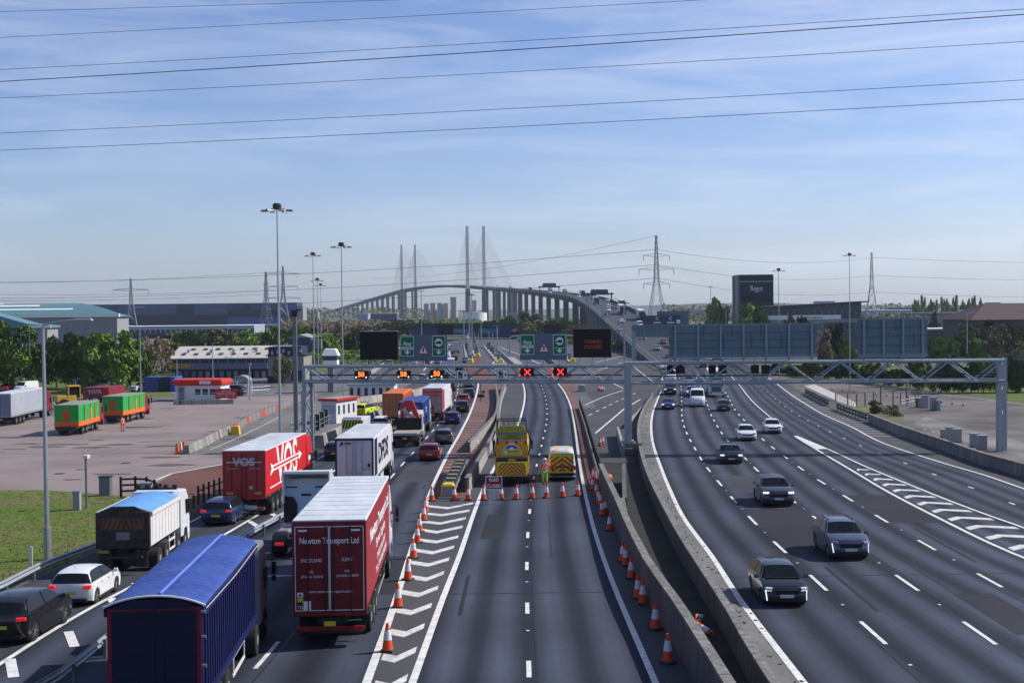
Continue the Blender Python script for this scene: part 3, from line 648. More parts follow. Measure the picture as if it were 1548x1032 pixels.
def gpost(q, top, label, base=None, kind=0):
    z0 = zg(q.y) if base is None else base
    t = thing('gantry_post', label, 'gantry post', (q.x, q.y, z0))
    if kind == 1:
        m = MB(); m.box((0, -.6, (top - z0) / 2), (.62, .62, top - z0)); m.build('column', gal, t, bev=.03)
        m = MB(); m.box((.1, .55, (top - z0) / 2), (.3, .3, top - z0 - .3)); m.build('rear_column', gal, t)
        m = MB(); m.box((0, -.6, 7.0 - z0), (.8, .8, .08)); m.build('flange', gal, t); m = MB(); m.box((0, -.6, .1), (1.0, 1.0, .2)); m.build('base_flange', gal, t)
    else:
        for s in (-1, 1):
            m = MB(); m.box((s * .42 if kind == 2 else s * .27, s * .5, (top - z0) / 2), (.3 if kind != 2 else .38, .45, top - z0)); m.build('column', gal, t, bev=.02)
            m = MB(); m.box((s * .42 if kind == 2 else s * .27, s * .5, 7.0 - z0), (.5, .6, .08)); m.build('flange', gal, t)
        z = z0 + .6; k = 0
        while z < top - 1.2 and k < 10:
            m = MB(); s = 1 if k % 2 else -1; m.tube((-.3 * s, -.4 * s, z), (.3 * s, .4 * s, z + 1.1), .07, 6); m.build('brace', gal, t); z += 1.1; k += 1
    return t
gpost(A_, 8.95, 'blue grey steel gantry post with cross braces beside the yard')
gpost(B_, 9.2, 'thick central gantry post standing on a concrete pier between carriageways', base=zg(113) + 1.0, kind=1)
gpost(C_, 9.25, 'twin legged braced gantry post on the far right behind the concrete barrier', kind=2)
m = MB(); m.box((B_.x - .0, B_.y - .5, zg(113) + .5), (1.35, 2.2, 1.04)); m.box((B_.x, B_.y - .6, zg(113) - .3 + .6), (1.0, 2.6, .6)); o = m.build('gantry_pier', conc_d, solo=True, bev=.04); tag(o, 'concrete pier carrying the central gantry post', 'pier')
# signs on the left span -- placed in the plane of the truss
green = M('sign_green', (.005, .16, .075), .45); sgrey = M('sign_grey', (.11, .15, .21), .6, var=.05); wsign = M('sign_white', (.75, .77, .78), .5); rsign = M('sign_red', (.45, .02, .03), .5)
led = M('led_orange', (1., .16, .03), emit=2.2); ledr = M('led_red', (1., .03, .03), emit=2.5); ledw = M('led_lamp', (1, .72, .6), emit=1.6); leddim = M('led_dim', (.30, .06, .02), emit=.35); screen = M('vms_screen', (.006, .006, .007), .5)
YS = 115.6
def frame_at(x0, x1, y0, y1, yy): # pixel rect -> world centre, w, h at depth yy
    a, b = P(x0, y0, yy), P(x1, y1, yy); return (a + b) / 2, abs(b.x - a.x), abs(a.z - b.z)
def yspan(px): f_ = (px - 465) / 483; return 119 - 5.8 * f_ - 1.05
rzL = atan2(B_.y - A_.y, B_.x - A_.x)
def board(name, label, cat, r, mat, dy=0., group=None, th=.08, parts=True, rim=None):
    yy = yspan((r[0] + r[1]) / 2) + dy; c, w_, h_ = frame_at(*r, yy); t = thing(name, label, cat, (c.x, c.y, c.z), rzL, group)
    m = MB(); m.box((0, th / 2, 0), (w_, th, h_)); m.build('panel', mat, t, bev=.015)
    if rim:
        m = MB(); e = .07
        for s in (-1, 1): m.box((s * (w_ / 2 - e / 2 - .04), -.012, 0), (e, .02, h_ - .08)); m.box((0, -.012, s * (h_ / 2 - e / 2 - .04)), (w_ - .08 - 2 * e, .02, e))
        m.build('border', rim, t)
    return t, w_, h_
def legs(t, w_, h_, drop, n=3):
    for i in range(n):
        m = MB(); m.box(((-.5 + (i + .5) / n) * w_, .2, -h_ / 2 - drop / 2 + .3), (.09, .12, drop + .6)); m.build('bracket', steel, t)
def arrow(t, w_, z):
    m = MB(); s = w_ * .30; m.add([(-s, -.012, z + s * .35), (0, -.012, z - s * .55), (s, -.012, z + s * .35), (0, -.012, z + s * .02)], [(0, 1, 3), (1, 2, 3)]); m.box((0, -.012, z + s * .35), (s * .5, .01, s * .7)); m.build('down_arrow', wsign, t)
t, w_, h_ = board('message_screen', 'large blank black message screen at the left end of the gantry', 'message sign', (542.5, 602.5, 501.5, 543), screen, th=.35)
legs(t, w_, h_, .7)
m = MB(); m.box((0, .1, h_ / 2 + .03), (w_, .4, .05)); m.build('top_edge', steel, t)
for gp, (g0, g1, gz0, gz1), side in (('left', (602.8, 677.5, 507, 545), 0), ('right', (785, 857.5, 504.5, 543.5), 1)):
    t, w_, h_ = board('lane_sign', 'grey sign panel with green lane boards over the %s' % ('queueing lorries' if not side else 'closed carriageway'), 'road sign', (g0, g1, gz0, gz1), sgrey)
    legs(t, w_, h_, .55)
    def sub(r, name, mat):
        yy = yspan((g0 + g1) / 2) - .02; c, ww, hh = frame_at(*r, yy); c0 = Vector(t['_loc']); return (c.x - c0.x, c.z - c0.z, ww, hh)
    r1 = (604, 626, 508, 538.6) if not side else (786, 808, 505.8, 536); r2 = (653.5, 674.8, 507, 538.6) if not side else (836, 856.8, 505.3, 536)
    for k, r in enumerate((r1, r2)):
        cx, cz, ww, hh = sub(r, 0, 0)
        m = MB(); m.box((cx, -.03, cz), (ww, .05, hh)); g = m.build('green_board', green, t, bev=.01)
        m = MB(); e = .045
        for s in (-1, 1): m.box((cx + s * (ww / 2 - .04), -.062, cz), (e, .012, hh - .06)); m.box((cx, -.062, cz + s * (hh / 2 - .04)), (ww - .14, .012, e))
        m.build('border', wsign, t)
        m = MB(); m.box((cx, -.062, cz - hh * .16), (ww * .78, .012, .035)); s = ww * .27; z = cz - hh * .30
        m.add([(cx - s, -.07, z + s * .35), (cx, -.07, z - s * .6), (cx + s, -.07, z + s * .35), (cx, -.07, z)], [(0, 1, 3), (1, 2, 3)]); m.box((cx, -.07, z + s * .3), (s * .5, .01, s * .7)); m.build('down_arrow', wsign, t)
        if k == 0:
            text('Any', .50, wsign, t, (cx, -.065, cz + hh * .12), name='lettering', bold=.008); text('vehicle', .46, wsign, t, (cx, -.065, cz - hh * .07), name='lettering', bold=.008, width=ww * .86)
        else:
            m = MB(); m.lathe((cx, -.062, cz + hh * .17), [(ww * .36, -.008), (ww * .36, .008)], 20, 'Y'); m.build('black_ring', black, t)
            m = MB(); m.lathe((cx, -.076, cz + hh * .17), [(ww * .30, -.006), (ww * .30, .006)], 20, 'Y'); m.build('white_disc', wsign, t)
            m = MB(); zc = cz + hh * .17; m.box((cx + ww * .05, -.09, zc + .03), (ww * .28, .01, .17)); m.box((cx - ww * .17, -.09, zc - .0), (ww * .13, .01, .12)); m.box((cx, -.09, zc - .09), (ww * .46, .01, .05)); 
            for dx in (-.18, .02, .14): m.lathe((cx + dx * ww, -.09, zc - .12), [(.05, -.005), (.05, .005)], 8, 'Y')
            m.build('lorry_symbol', black, t)
    c, ww, hh = frame_at(*((631, 649, 519, 535.4) if not side else (813.6, 831, 516, 532.6)), yspan((g0 + g1) / 2)); c -= Vector(t['_loc'])
    for e, mt, nm, yo in ((1., rsign, 'red_triangle', -.02), (.70, wsign, 'white_triangle', -.034)):
        m = MB(); cz = c.z - hh / 2 + hh * .36; m.prism([(c.x - ww / 2 * e, yo, cz - hh * .36 * e), (c.x + ww / 2 * e, yo, cz - hh * .36 * e), (c.x, yo, cz + hh * .64 * e)], (0, .012, 0)); m.build(nm, mt, t)
    m = MB(); m.box((c.x, -.045, c.z - .08), (.13, .01, .42)); m.build('signal_symbol', black, t)
    m = MB(); m.box((c.x, -.06, c.z - hh * .72), (.14, .1, .26)); m.box((c.x + .16, -.06, c.z - hh * .75), (.06, .06, .42)); m.build('sensor_box', steel_d, t)
t, w_, h_ = board('message_screen', 'black message screen reading TUNNEL CLOSED in faint orange dots', 'message sign', (866, 924, 497.5, 539.8), screen, th=.35)
legs(t, w_, h_, .6)
m = MB(); m.box((0, .1, h_ / 2 + .03), (w_, .4, .05)); m.build('top_edge', steel_d, t)
leddim2 = M('led_dim2', (.35, .06, .02), emit=.16)
text('TUNNEL', .42, leddim2, t, (.1, -.02, .14), width=1.62); text('CLOSED', .42, leddim2, t, (.1, -.02, -.34), width=1.62)
def signal(r, label, txt, red=False, group=None, front=True):
    yy = yspan((r[0] + r[1]) / 2) - .15; c, w_, h_ = frame_at(*r, yy); t = thing('lane_signal', label, 'lane signal', (c.x, c.y, c.z), rzL, group)
    m = MB(); m.box((0, .15, 0), (w_, .3, h_)); m.build('housing', screen, t, bev=.02)
    if txt == 'X':
        m = MB(); s = h_ * .36; cx = .06
        for a in (-1, 1): m.bar((cx - s, -.02, a * s), (cx + s, -.02, -a * s), .02, .085)
        m.build('red_cross', ledr, t)
        for k, z in enumerate((.27, -.27)):
            m = MB(); m.lathe((-w_ / 2 - .0, -.04, z), [(.07, -.02), (.07, .02)], 10, 'Y'); m.build('red_lamp', ledr, t)
    else:
        text(txt, .62, led, t, (0, -.03, .03), bold=.014)
        for s in (-1, 1):
            m = MB(); m.lathe((s * w_ * .36, -.03, -h_ * .28), [(.065, -.02), (.065, .02)], 10, 'Y'); m.build('amber_lamp', ledw, t)
    m = MB(); m.box((0, .2, h_ / 2 + .12), (.12, .1, .3)); m.box((.1, .1, -h_ / 2 - .1), (.35, .25, .14)); m.build('bracket', steel_d, t)
signal((535, 557, 560.7, 572.6), 'lit orange 50 speed signal nearest the left gantry post', '50')
signal((599, 621, 560.3, 572.0), 'lit orange 50 speed signal, the middle one of three', '50')
signal((649.4, 671, 559.6, 571.4), 'lit orange 50 speed signal, rightmost of three, left of a camera sign', '50')
signal((785.5, 807, 556.3, 568.4), 'red cross lane signal under the Any vehicle board of the closed carriageway', 'X')
signal((835.5, 857, 555.8, 568), 'red cross lane signal left of the TUNNEL CLOSED screen', 'X')
for i, r in enumerate(((689.5, 707.7, 559, 574.8), (750.7, 768.7, 558.4, 573.6))):
    yy = yspan(r[0]) - .25; c, w_, h_ = frame_at(*r, yy); t = thing('camera_sign', ['white speed camera sign right of the third 50 signal', 'white speed camera sign left of the red cross signals'][i], 'road sign', (c.x, c.y, c.z), rzL, 'speed camera signs on the gantry')
    m = MB(); m.box((0, .05, 0), (w_, .08, h_)); m.build('black_border', black, t, bev=.03)
    m = MB(); m.box((0, 0, 0), (w_ - .1, .03, h_ - .1)); m.build('white_plate', wsign, t, bev=.01)
    m = MB(); m.box((-.16, -.025, 0), (.40, .02, .62)); m.box((.3, -.025, 0), (.16, .02, .2)); m.build('camera_symbol', black, t)
    m = MB(); m.lathe((-.18, -.04, -.14), [(.12, -.006), (.12, .006)], 12, 'Y'); m.box((-.07, -.04, .2), (.1, .012, .1)); m.build('camera_lens', wsign, t)
    m = MB(); m.lathe((-.18, -.052, -.14), [(.075, -.006), (.075, .006)], 12, 'Y'); m.build('lens_centre', black, t)
# backs of the big signs over the oncoming side
sback = M('sign_back', (.13, .18, .22), .55, .2, var=.06, scale=.6); srib = M('sign_rib', (.22, .28, .33), .45, .4); sseam = M('sign_seam', (.07, .10, .13), .6)
def bigback(r, yy, label, ncol, seams):
    c, w_, h_ = frame_at(*r, yy); t = thing('rear_facing_sign', label, 'road sign', (c.x, c.y, c.z), 0.)
    m = MB(); m.box((0, .06, 0), (w_, .06, h_)); m.build('panel', sback, t)
    for i in range(ncol):
        m = MB(); m.box((-w_ / 2 + .55 + i * (w_ - 1.0) / (ncol - 1), -.07, -.12), (.17, .2, h_ + .1)); m.build('upright', srib, t)
    for k in range(5):
        m = MB(); m.box((0, .01, h_ / 2 - .1 - k * (h_ - .2) / 4), (w_, .05, .07)); m.build('rail', sseam if 0 < k < 4 else srib, t)
    for (x, z, hh) in seams:
        m = MB(); m.box((x * w_ / 2, .012, z * h_ / 2), (.07, .05, hh * h_)); m.build('seam', sseam, t)
    m = MB(); m.box((0, -.25, -h_ / 2 - .05), (w_, .06, .12)); m.box((0, .1, -h_ / 2 - .22), (w_ * .98, .08, .1)); m.build('lower_rail', srib, t)
    for i in range(ncol):
        m = MB(); m.box((-w_ / 2 + .55 + i * (w_ - 1.0) / (ncol - 1), .1, -h_ / 2 - .25), (.12, .12, .5)); m.build('bracket', srib, t)
    return t
bigback((1011, 1234.5, 490.5, 537.5), 112.3, 'wide blue grey back of the long sign above the oncoming lanes', 7, [(-.94, .6, .35), (-.53, .6, .35), (-.15, .6, .35), (.25, .6, .35), (-.26, -.1, .45), (.12, -.1, .45), (.52, -.1, .45), (.92, -.1, .45)])
bigback((1296, 1402, 481, 535.5), 111.6, 'back of the smaller square sign near the right end of the gantry', 4, [(-.7, .6, .35), (.1, .6, .35), (.62, -.2, .4)])
for i, (x0, x1) in enumerate(((1008, 1018), (1021, 1035), (1071, 1082), (1086, 1098), (1135, 1147), (1151, 1163), (1244, 1256))):
    yy = 112.9; c, w_, h_ = frame_at(x0, x1, 551.5, 564.5, yy); t = thing('lane_signal', '%s black lane signal housing from the left under the long sign back' % ORD[i], 'lane signal', (c.x, c.y, c.z), 0, 'backs of lane signals on the right span')
    m = MB(); m.box((0, 0, 0), (w_, .35, h_)); m.build('housing', black, t, bev=.02); m = MB(); m.box((0, 0, h_ / 2 + .25), (.08, .1, .5)); m.build('bracket', steel_d, t)
# far portal gantry with dark signs
t = thing('portal_gantry', 'blue grey portal gantry standing behind the main gantry over the bypass', 'gantry', tuple(G(957, 549)))
yy = t['_loc'][1]
for (x0, x1) in ((955, 960.5), (1236, 1243)):
    c, w_, h_ = frame_at(x0, x1, 500, 548, yy); m = MB(); m.box((c.x, c.y, c.z), (w_, 1.2, h_)); m.build('column', gal, t, world=True)
c, w_, h_ = frame_at(955, 1243, 491.5, 506.5, yy); m = MB(); m.box(c, (w_, 1.0, h_)); m.build('beam', sback, t, world=True)
for i in range(16):
    m = MB(); m.box((c.x - w_ / 2 + w_ * i / 15, c.y - .56, c.z), (.22, .12, h_)); m.build('upright', srib, t, world=True)
for s in (-1, 1): m = MB(); m.box((c.x, c.y - .58, c.z + s * h_ / 2), (w_, .2, .25)); m.build('flange', srib, t, world=True)
navy = M('navy_sign', (.05, .07, .11), .5)
c, w_, h_ = frame_at(971, 1029.5, 477, 489.8, yy - 1); t = thing('control_sign', 'dark blue sign panel with two round C symbols and white bars', 'road sign', tuple(c))
m = MB(); m.box((0, 0, 0), (w_, .15, h_)); m.build('panel', navy, t); 
for x in (-.24, .46):
    text('C', h_ * .5, wsign, t, (x * w_ / 2, -.1, h_ * .14), bold=.02); m = MB(); m.box((x * w_ / 2, -.1, -h_ * .3), (w_ * .19, .03, h_ * .13)); m.build('white_bar', wsign, t)
m = MB(); m.box((w_ * .43, -.1, -h_ * .2), (w_ * .1, .03, h_ * .42)); m.build('camera_plate', wsign, t)
c, w_, h_ = frame_at(993, 1041, 470.8, 489.8, yy); t = thing('blank_sign', 'plain blue grey sign panel behind the panel with C symbols', 'road sign', tuple(c)); m = MB(); m.box((0, 0, 0), (w_, .15, h_)); m.build('panel', sback, t)
for k in range(5): m = MB(); m.box((0, -.09, -h_ / 2 + h_ * k / 4), (w_, .04, .08)); m.build('rail', sseam, t)

# ================================================================== lamps, masts, pylons
def high_mast(px, pyt, D, label, r=2.6, heads=3):
    b = P(px, 600, D); b.z = zg(D); top = ZP(px, pyt, D); H = top - b.z
    t = thing('high_mast_lamp', label, 'lamp mast', tuple(b)); m = MB(); m.tube((0, 0, 0), (0, 0, H * .5), .24 * r / 2.6, 8, .17 * r / 2.6); m.tube((0, 0, H * .5), (0, 0, H - .4), .17 * r / 2.6, 8, .10 * r / 2.6); m.build('pole', steel, t)
    m = MB(); e_ = r / 1.5; m.lathe((0, 0, H - .62 * e_), [(.22 * e_, 0), (.42 * e_, .1 * e_), (.42 * e_, .45 * e_), (.3 * e_, .6 * e_)], 8); m.build('head_frame', dark, t)
    for i in range(heads * 2):
        a = pi * i / heads; m = MB(); m.tube((0, 0, H - .5 * e_), (cos(a) * r * .5, sin(a) * r * .5, H - .55 * e_), .05, 5)
        m.box((cos(a) * r * .78, sin(a) * r * .78, H - .72 * e_), (r * .5, .34 * e_, .2 * e_), rz=a, top=(.7, .6)); m.build('luminaire', M('luminaire', (.20, .21, .2), .4, .3), t)
    return t
high_mast(423, 307, 128, 'tallest lamp mast, left of the gantry, with a ring of floodlights', 1.6)
high_mast(519, 366, 158, 'lamp mast rising behind the blank black message screen', 1.3)
high_mast(476, 381, 195, 'lamp mast between the tallest one and the blank screen', 1.25)
high_mast(482, 420, 290, 'thin distant lamp mast just right of the third mast', 1.4)
high_mast(487, 428, 330, 'thinnest distant lamp mast left of the blank screen', 1.4)
high_mast(1178, 405, 240, 'lamp mast in front of the dark office tower', 1.2, 2)
high_mast(1285, 382, 205, 'lamp mast left of the square sign back', 1.0, 2)
for i, (px, pyt, D) in enumerate(((710, 445, 420), (714, 446, 430), (638, 440, 560), (944, 458, 330), (1075, 433, 620), (702, 470, 480), (728, 488, 460), (752, 492, 380), (823, 478, 560), (844, 480, 560), (750, 437, 900), (1098, 468, 420))):
    b = P(px, 550, D); b.z = 0; H = ZP(px, pyt, D)
    t = thing('lamp_column', 'distant thin lamp column, %s of a dozen around the tunnel approach' % ORD[i], 'street lamp', tuple(b), 0, 'distant lamp columns')
    m = MB(); m.tube((0, 0, 0), (0, 0, H), .22, 6, .14); m.build('pole', steel, t); m = MB(); m.box((0, 0, H), (2.6, .6, .25)); m.build('lamp_head', steel_d, t)
# street lamp on the bank
def street_lamp(base, H, reach, label, r=.1, az=0., group=None, head=(.9, .3, .14)):
    t = thing('street_lamp', label, 'street lamp', tuple(base), az, group); m = MB(); m.tube((0, 0, 0), (0, 0, 1.6), r * 1.5, 8); m.tube((0, 0, 1.6), (0, 0, H), r, 8, r * .6); m.build('pole', steel, t)
    m = MB(); m.path([(0, 0, H), (reach * .4, 0, H + .12), (reach, 0, H + .22)], r * .45, 6); m.build('arm', steel, t)
    m = MB(); m.box((reach + head[0] / 2 - .1, 0, H + .24), head, top=(.8, .7)); m.build('lamp_head', M('lamp_grey', (.33, .35, .37), .4, .2), t, bev=.03); return t
q = G(72, 846); street_lamp(q, ZP(65, 491, q.y) - q.z, 1.55, 'near grey street lamp with a single arm on the grass bank', .12, head=(1.0, .3, .12))
for i, (px, pyb, pyt, rc, lb) in enumerate(((33, 590, 502, 1., 'pale street lamp behind the grey curtain trailer'), (46, 590, 508, -1.4, 'curved street lamp behind the grey curtain trailer'), (186, 583, 523, .6, 'street lamp in front of the bright green tree'), (213, 594, 496, .0, 'tall plain lamp column left of the red roofed kiosk'), (322, 580, 520, .6, 'lamp column beyond the kiosk in front of the long roof'), (268, 592, 544, .4, 'short lamp column left of the red roofed kiosk'), (1462, 560, 474, 1., 'lamp column among the bushes on the right'), (378, 605, 552, 0, 'grey signal post right of the red roofed kiosk'))):
    q = G(px, pyb); street_lamp(q, ZP(px, pyt, q.y) - q.z, rc, lb, .11, head=(.8, .3, .14) if rc else (.4, .3, .2))
# dark square column with camera
q = G(448, 660); H = ZP(442, 470, q.y) - q.z; t = thing('camera_column', 'dark square section camera column left of the gantry post', 'camera mast', tuple(q)); m = MB(); m.box((0, 0, H / 2), (.42, .42, H)); m.build('column', steel_d, t); m = MB(); m.box((0, 0, H - .25), (.66, .5, .7)); m.box((.45, 0, H + .1), (.5, .25, .2)); m.build('camera_housing', dark, t)
for px, pyb, pyt, lb in ((131, 768, 690, 'short camera post at the edge of the yard above the grass'), (457, 655, 590, 'thin sign post left of the railing'), (118, 640, 600, 'small post in the yard')):
    if px == 118: continue
    q = G(px, pyb); H = ZP(px, pyt, q.y) - q.z; t = thing('camera_post', lb, 'post', tuple(q)); m = MB(); m.tube((0, 0, 0), (0, 0, H), .07, 8); m.build('post', steel_d, t); m = MB(); m.box((.1, -.15, H + .02), (.28, .5, .2)); m.build('camera_head', whp, t)
# pylons
pyl = M('pylon_steel', (.20, .22, .24), .5, .4)
def pylon(px, pyt, D, arms, label, hb=4.6, rs=.13, rz=.3, H=None, z0=0.):
    b = P(px, 500, D); b.z = z0; H = ZP(px, pyt, D) - z0
    t = thing('electricity_pylon', label, 'pylon', tuple(b), rz); m = MB()
    def hw(z):
        f = z / H
        return hb * (1 - f / .55) + 1.15 * (f / .55) if f < .55 else 1.15 + (.35 - 1.15) * ((f - .55) / .45)
    lv = [0, .2, .36, .47, .55] + [.55 + .45 * i / 9 for i in range(1, 10)]
    for a, c in zip(lv, lv[1:]):
        za, zc = a * H, c * H; wa, wc = hw(za), hw(zc); ca = [(-wa, -wa), (wa, -wa), (wa, wa), (-wa, wa)]; cc = [(-wc, -wc), (wc, -wc), (wc, wc), (-wc, wc)]
        for i in range(4):
            j = (i + 1) % 4; m.tube((*ca[i], za), (*cc[i], zc), rs * 1.35, 4); m.tube((*ca[i], za), (*cc[j], zc), rs * .7, 4); m.tube((*ca[j], za), (*cc[i], zc), rs * .7, 4); m.tube((*cc[i], zc), (*cc[j], zc), rs * .7, 4)
    m.build('tower', pyl, t)
    for (fz, al) in arms:
        for s in (-1, 1):
            m = MB(); z = fz * H; wz = hw(z); tip = (s * al, 0, z + .2)
            for yy in (-wz, wz): m.tube((s * wz, yy, z + 1.1), tip, rs * .8, 4); m.tube((s * wz, yy, z - .5), tip, rs * .8, 4)
            m.tube((s * al * .5, 0, z - .2), (s * al * .5, 0, z + .7), rs * .6, 4); m.build('cross_arm', pyl, t)
            m = MB(); m.tube(tip, (tip[0], 0, z - 2.4), .14, 5); m.build('insulator', M('insulator', (.10, .09, .08), .3), t)
    return t, H
py1, h1 = pylon(993, 356, 625, [(.80, 6.6), (.665, 8.8), (.52, 6.6)], 'largest electricity pylon right of the bridge', 5.2, .10, .1)
pylon(1318, 382, 850, [(.82, 6), (.68, 7.5), (.54, 6)], 'slender electricity pylon at the far right', 4.4, .13, 1.2)
pylon(199, 421, 900, [(.79, 12), (.47, 9)], 'electricity pylon in front of the dark warehouse at the left', 4.6, .22, .3)
pylon(403, 411, 1000, [(.8, 3)], 'left one of two overlapping pylons behind the tallest lamp mast', 4.6, .2, 1.1)
pylon(429, 402, 960, [(.88, 12), (.68, 11), (.5, 13)], 'right one of two overlapping pylons with long arms', 4.8, .2, .3)
# overhead cables
def cable(a, b, label, r=.03, sag=0., n=14, mat=None):
    m = MB(); pts = [a.lerp(b, i / n) - Vector((0, 0, sag * 4 * (i / n) * (1 - i / n))) for i in range(n + 1)]; m.path(pts, r, 4)
    o = m.build('power_cable', mat or M('cable', (.03, .03, .045), .5), solo=True); return tag(o, label, 'cable', 'overhead power cables')
for i, (y0, y1, r, lb) in enumerate(((11, -42, .028, 'topmost overhead cable cutting the upper left corner of the sky'), (50, -37, .028, 'second overhead cable from the top at the left edge of the sky'), (95, 1, .032, 'third overhead cable from the top at the left edge'), (113, 9, .055, 'thickest overhead cable crossing the upper sky'), (138, 50, .030, 'overhead cable just under the thickest one'), (191, 108, .032, 'second lowest of the long overhead cables'), (217, 137, .034, 'lowest of the long overhead cables'))):
    a, b = P(0, y0, 175), P(1548, y1, 140); d = b - a; cable(a - d * .6, b + d * .6, lb, r, 1.2 if i > 1 else .8, 40)
for k, (ya, yb, yc) in enumerate(((377, 423, 391), (400, 448, 417), (420, 470, 437))):
    a = P(993, ya, 625); cable(P(-250, yb, 900), a, 'distant cable from the left to the %s arm of the largest pylon' % ['top', 'middle', 'lowest'][k], .09, 7, 30)
    cable(a, P(1318, [389, 416, 441][k], 850), 'distant cable between the right hand pylons at the %s arm' % ['top', 'middle', 'lowest'][k], .09, 5, 20)
    cable(P(1318, [389, 416, 441][k], 850), P(1800, [393, 419, 446][k], 1100), 'distant cable running off to the right from the slender pylon at the %s arm' % ['top', 'middle', 'lowest'][k], .10, 3)
cable(P(993, 356, 625), P(560, 420, 1300), 'earth wire leaving the top of the largest pylon to the left', .07, 6)
for k, (ya, yb) in enumerate(((432, 410), (445, 437), (456, 443))):
    cable(P(-200, ya - 4, 800), P(429, yb, 960), 'distant cable over the warehouses to the %s pylon arm' % ['top', 'middle', 'lowest'][k], .09, 3, 24)

# ================================================================== the cable stayed bridge
bconc = M('bridge_concrete', (.135, .13, .125), .85, var=.2, scale=.15, bump=.1); bdeck = M('bridge_deck', (.045, .05, .06), .8); bpar = M('bridge_parapet', (.07, .075, .085), .8, var=.15, scale=.3); btower = M('tower_steel', (.78, .72, .64), .7, var=.06, scale=.1)
PT = [(1012, 566, 268), (997, 556, 292), (984, 545, 320), (958, 524, 370), (948, 514, 400), (924, 493, 460), (900, 471, 540), (880, 457, 640), (860, 448, 770), (820, 442, 1000), (780, 438, 1280), (735, 434.5, 1700), (665, 431, 2020), (610, 437, 2320), (560, 451, 2750), (520, 463, 3150), (478, 475, 3600)]
dk = [P(a, b, c) for a, b, c in PT]
def spl(pts, n):
    o = []
    for i in range(len(pts) - 1):
        p0, p1, p2, p3 = pts[max(0, i - 1)], pts[i], pts[i + 1], pts[min(len(pts) - 1, i + 2)]
        for k in range(n):
            t = k / n; o.append(.5 * ((2 * p1) + (p2 - p0) * t + (2 * p0 - 5 * p1 + 4 * p2 - p3) * t * t + (3 * p1 - p0 - 3 * p2 + p3) * t**3))
    return o + [pts[-1]]
dkp = spl(dk, 8)
def frame(i):
    a, b = dkp[max(0, i - 1)], dkp[min(len(dkp) - 1, i + 1)]; d = (b - a); d.z = 0; d.normalize(); return dkp[i], Vector((d.y, -d.x, 0)), d
WD = 18.
br = thing('cable_stayed_bridge', 'long cable stayed road bridge with four pale towers rising over the horizon', 'bridge', (dkp[40].x, dkp[40].y, 0))
def deckpiece(offs, name, mat):  # offs: closed profile of (lateral, z)
    m = MB(); k = len(offs)
    for i in range(len(dkp)):
        c, n, d = frame(i)
        for a, z in offs: m.v.append(tuple(c + n * a + Vector((0, 0, z))))
    for i in range(len(dkp) - 1):
        for j in range(k): m.f.append((i * k + j, i * k + (j + 1) % k, (i + 1) * k + (j + 1) % k, (i + 1) * k + j))
    return m.build(name, mat, br, world=True)
deckpiece([(0, -1.1), (0, -3.4), (WD, -3.4), (WD, -1.1)], 'deck', bdeck)
deckpiece([(-.3, 0), (-.3, -1.7), (.1, -1.7), (.1, 0)], 'parapet', bpar); deckpiece([(WD - .1, .1), (WD - .1, -1.7), (WD + .3, -1.7), (WD + .3, .1)], 'parapet', bpar)
deckpiece([(-.3, 1.5), (-.3, 1.3), (-.15, 1.3), (-.15, 1.5)], 'handrail', steel); deckpiece([(WD + .15, 1.3), (WD + .15, 1.1), (WD + .3, 1.1), (WD + .3, 1.3)], 'handrail', steel)
for off_ in (4.6, 9.1, 13.4):
    m = MB()
    for i in range(0, 72):
        c, n, d = frame(i)
        m.add([tuple(c + n * (off_ + e) + d * g + Vector((0, 0, -1.07))) for e, g in ((-.12, 0), (.12, 0), (.12, 4), (-.12, 4))], [(0, 1, 2, 3)])
    m.build('lane_dashes', white, br, world=True)
import bisect
cum = [0.]
for a, b in zip(dkp, dkp[1:]): cum.append(cum[-1] + (b - a).length)
def at(s):
    i = min(len(dkp) - 2, max(0, bisect.bisect(cum, s) - 1)); f = (s - cum[i]) / (cum[i + 1] - cum[i]); c, n, d = frame(i); return dkp[i].lerp(dkp[i + 1], f), n, d
def s_at(Yv):
    for i in range(len(dkp) - 1):
        if dkp[i + 1].y >= Yv: return cum[i] + (Yv - dkp[i].y) / (dkp[i + 1].y - dkp[i].y) * (cum[i + 1] - cum[i])
s1, s2 = s_at(1733), s_at(2260)
s = s_at(600); k = 0
while s < cum[-1] - 60:
    if not (s1 + 40 < s < s2 - 40):
        c, n, d = at(s); m = MB()
        for e in (2.2, WD - 2.2):
            q = c + n * e; m.box((q.x, q.y, (q.z - 2.6) / 2), (3.4, 2.8, q.z - 2.6), rz=atan2(n.y, n.x))
        q = c + n * WD / 2; m.box((q.x, q.y, q.z - 3.4), (WD - 1, 2.9, 1.7), rz=atan2(n.y, n.x)); m.build('pier', bconc, br, world=True); k += 1
    s += 74
    if s1 - 24 < s < s1 + 30 or s2 - 30 < s < s2 + 24: s += 40
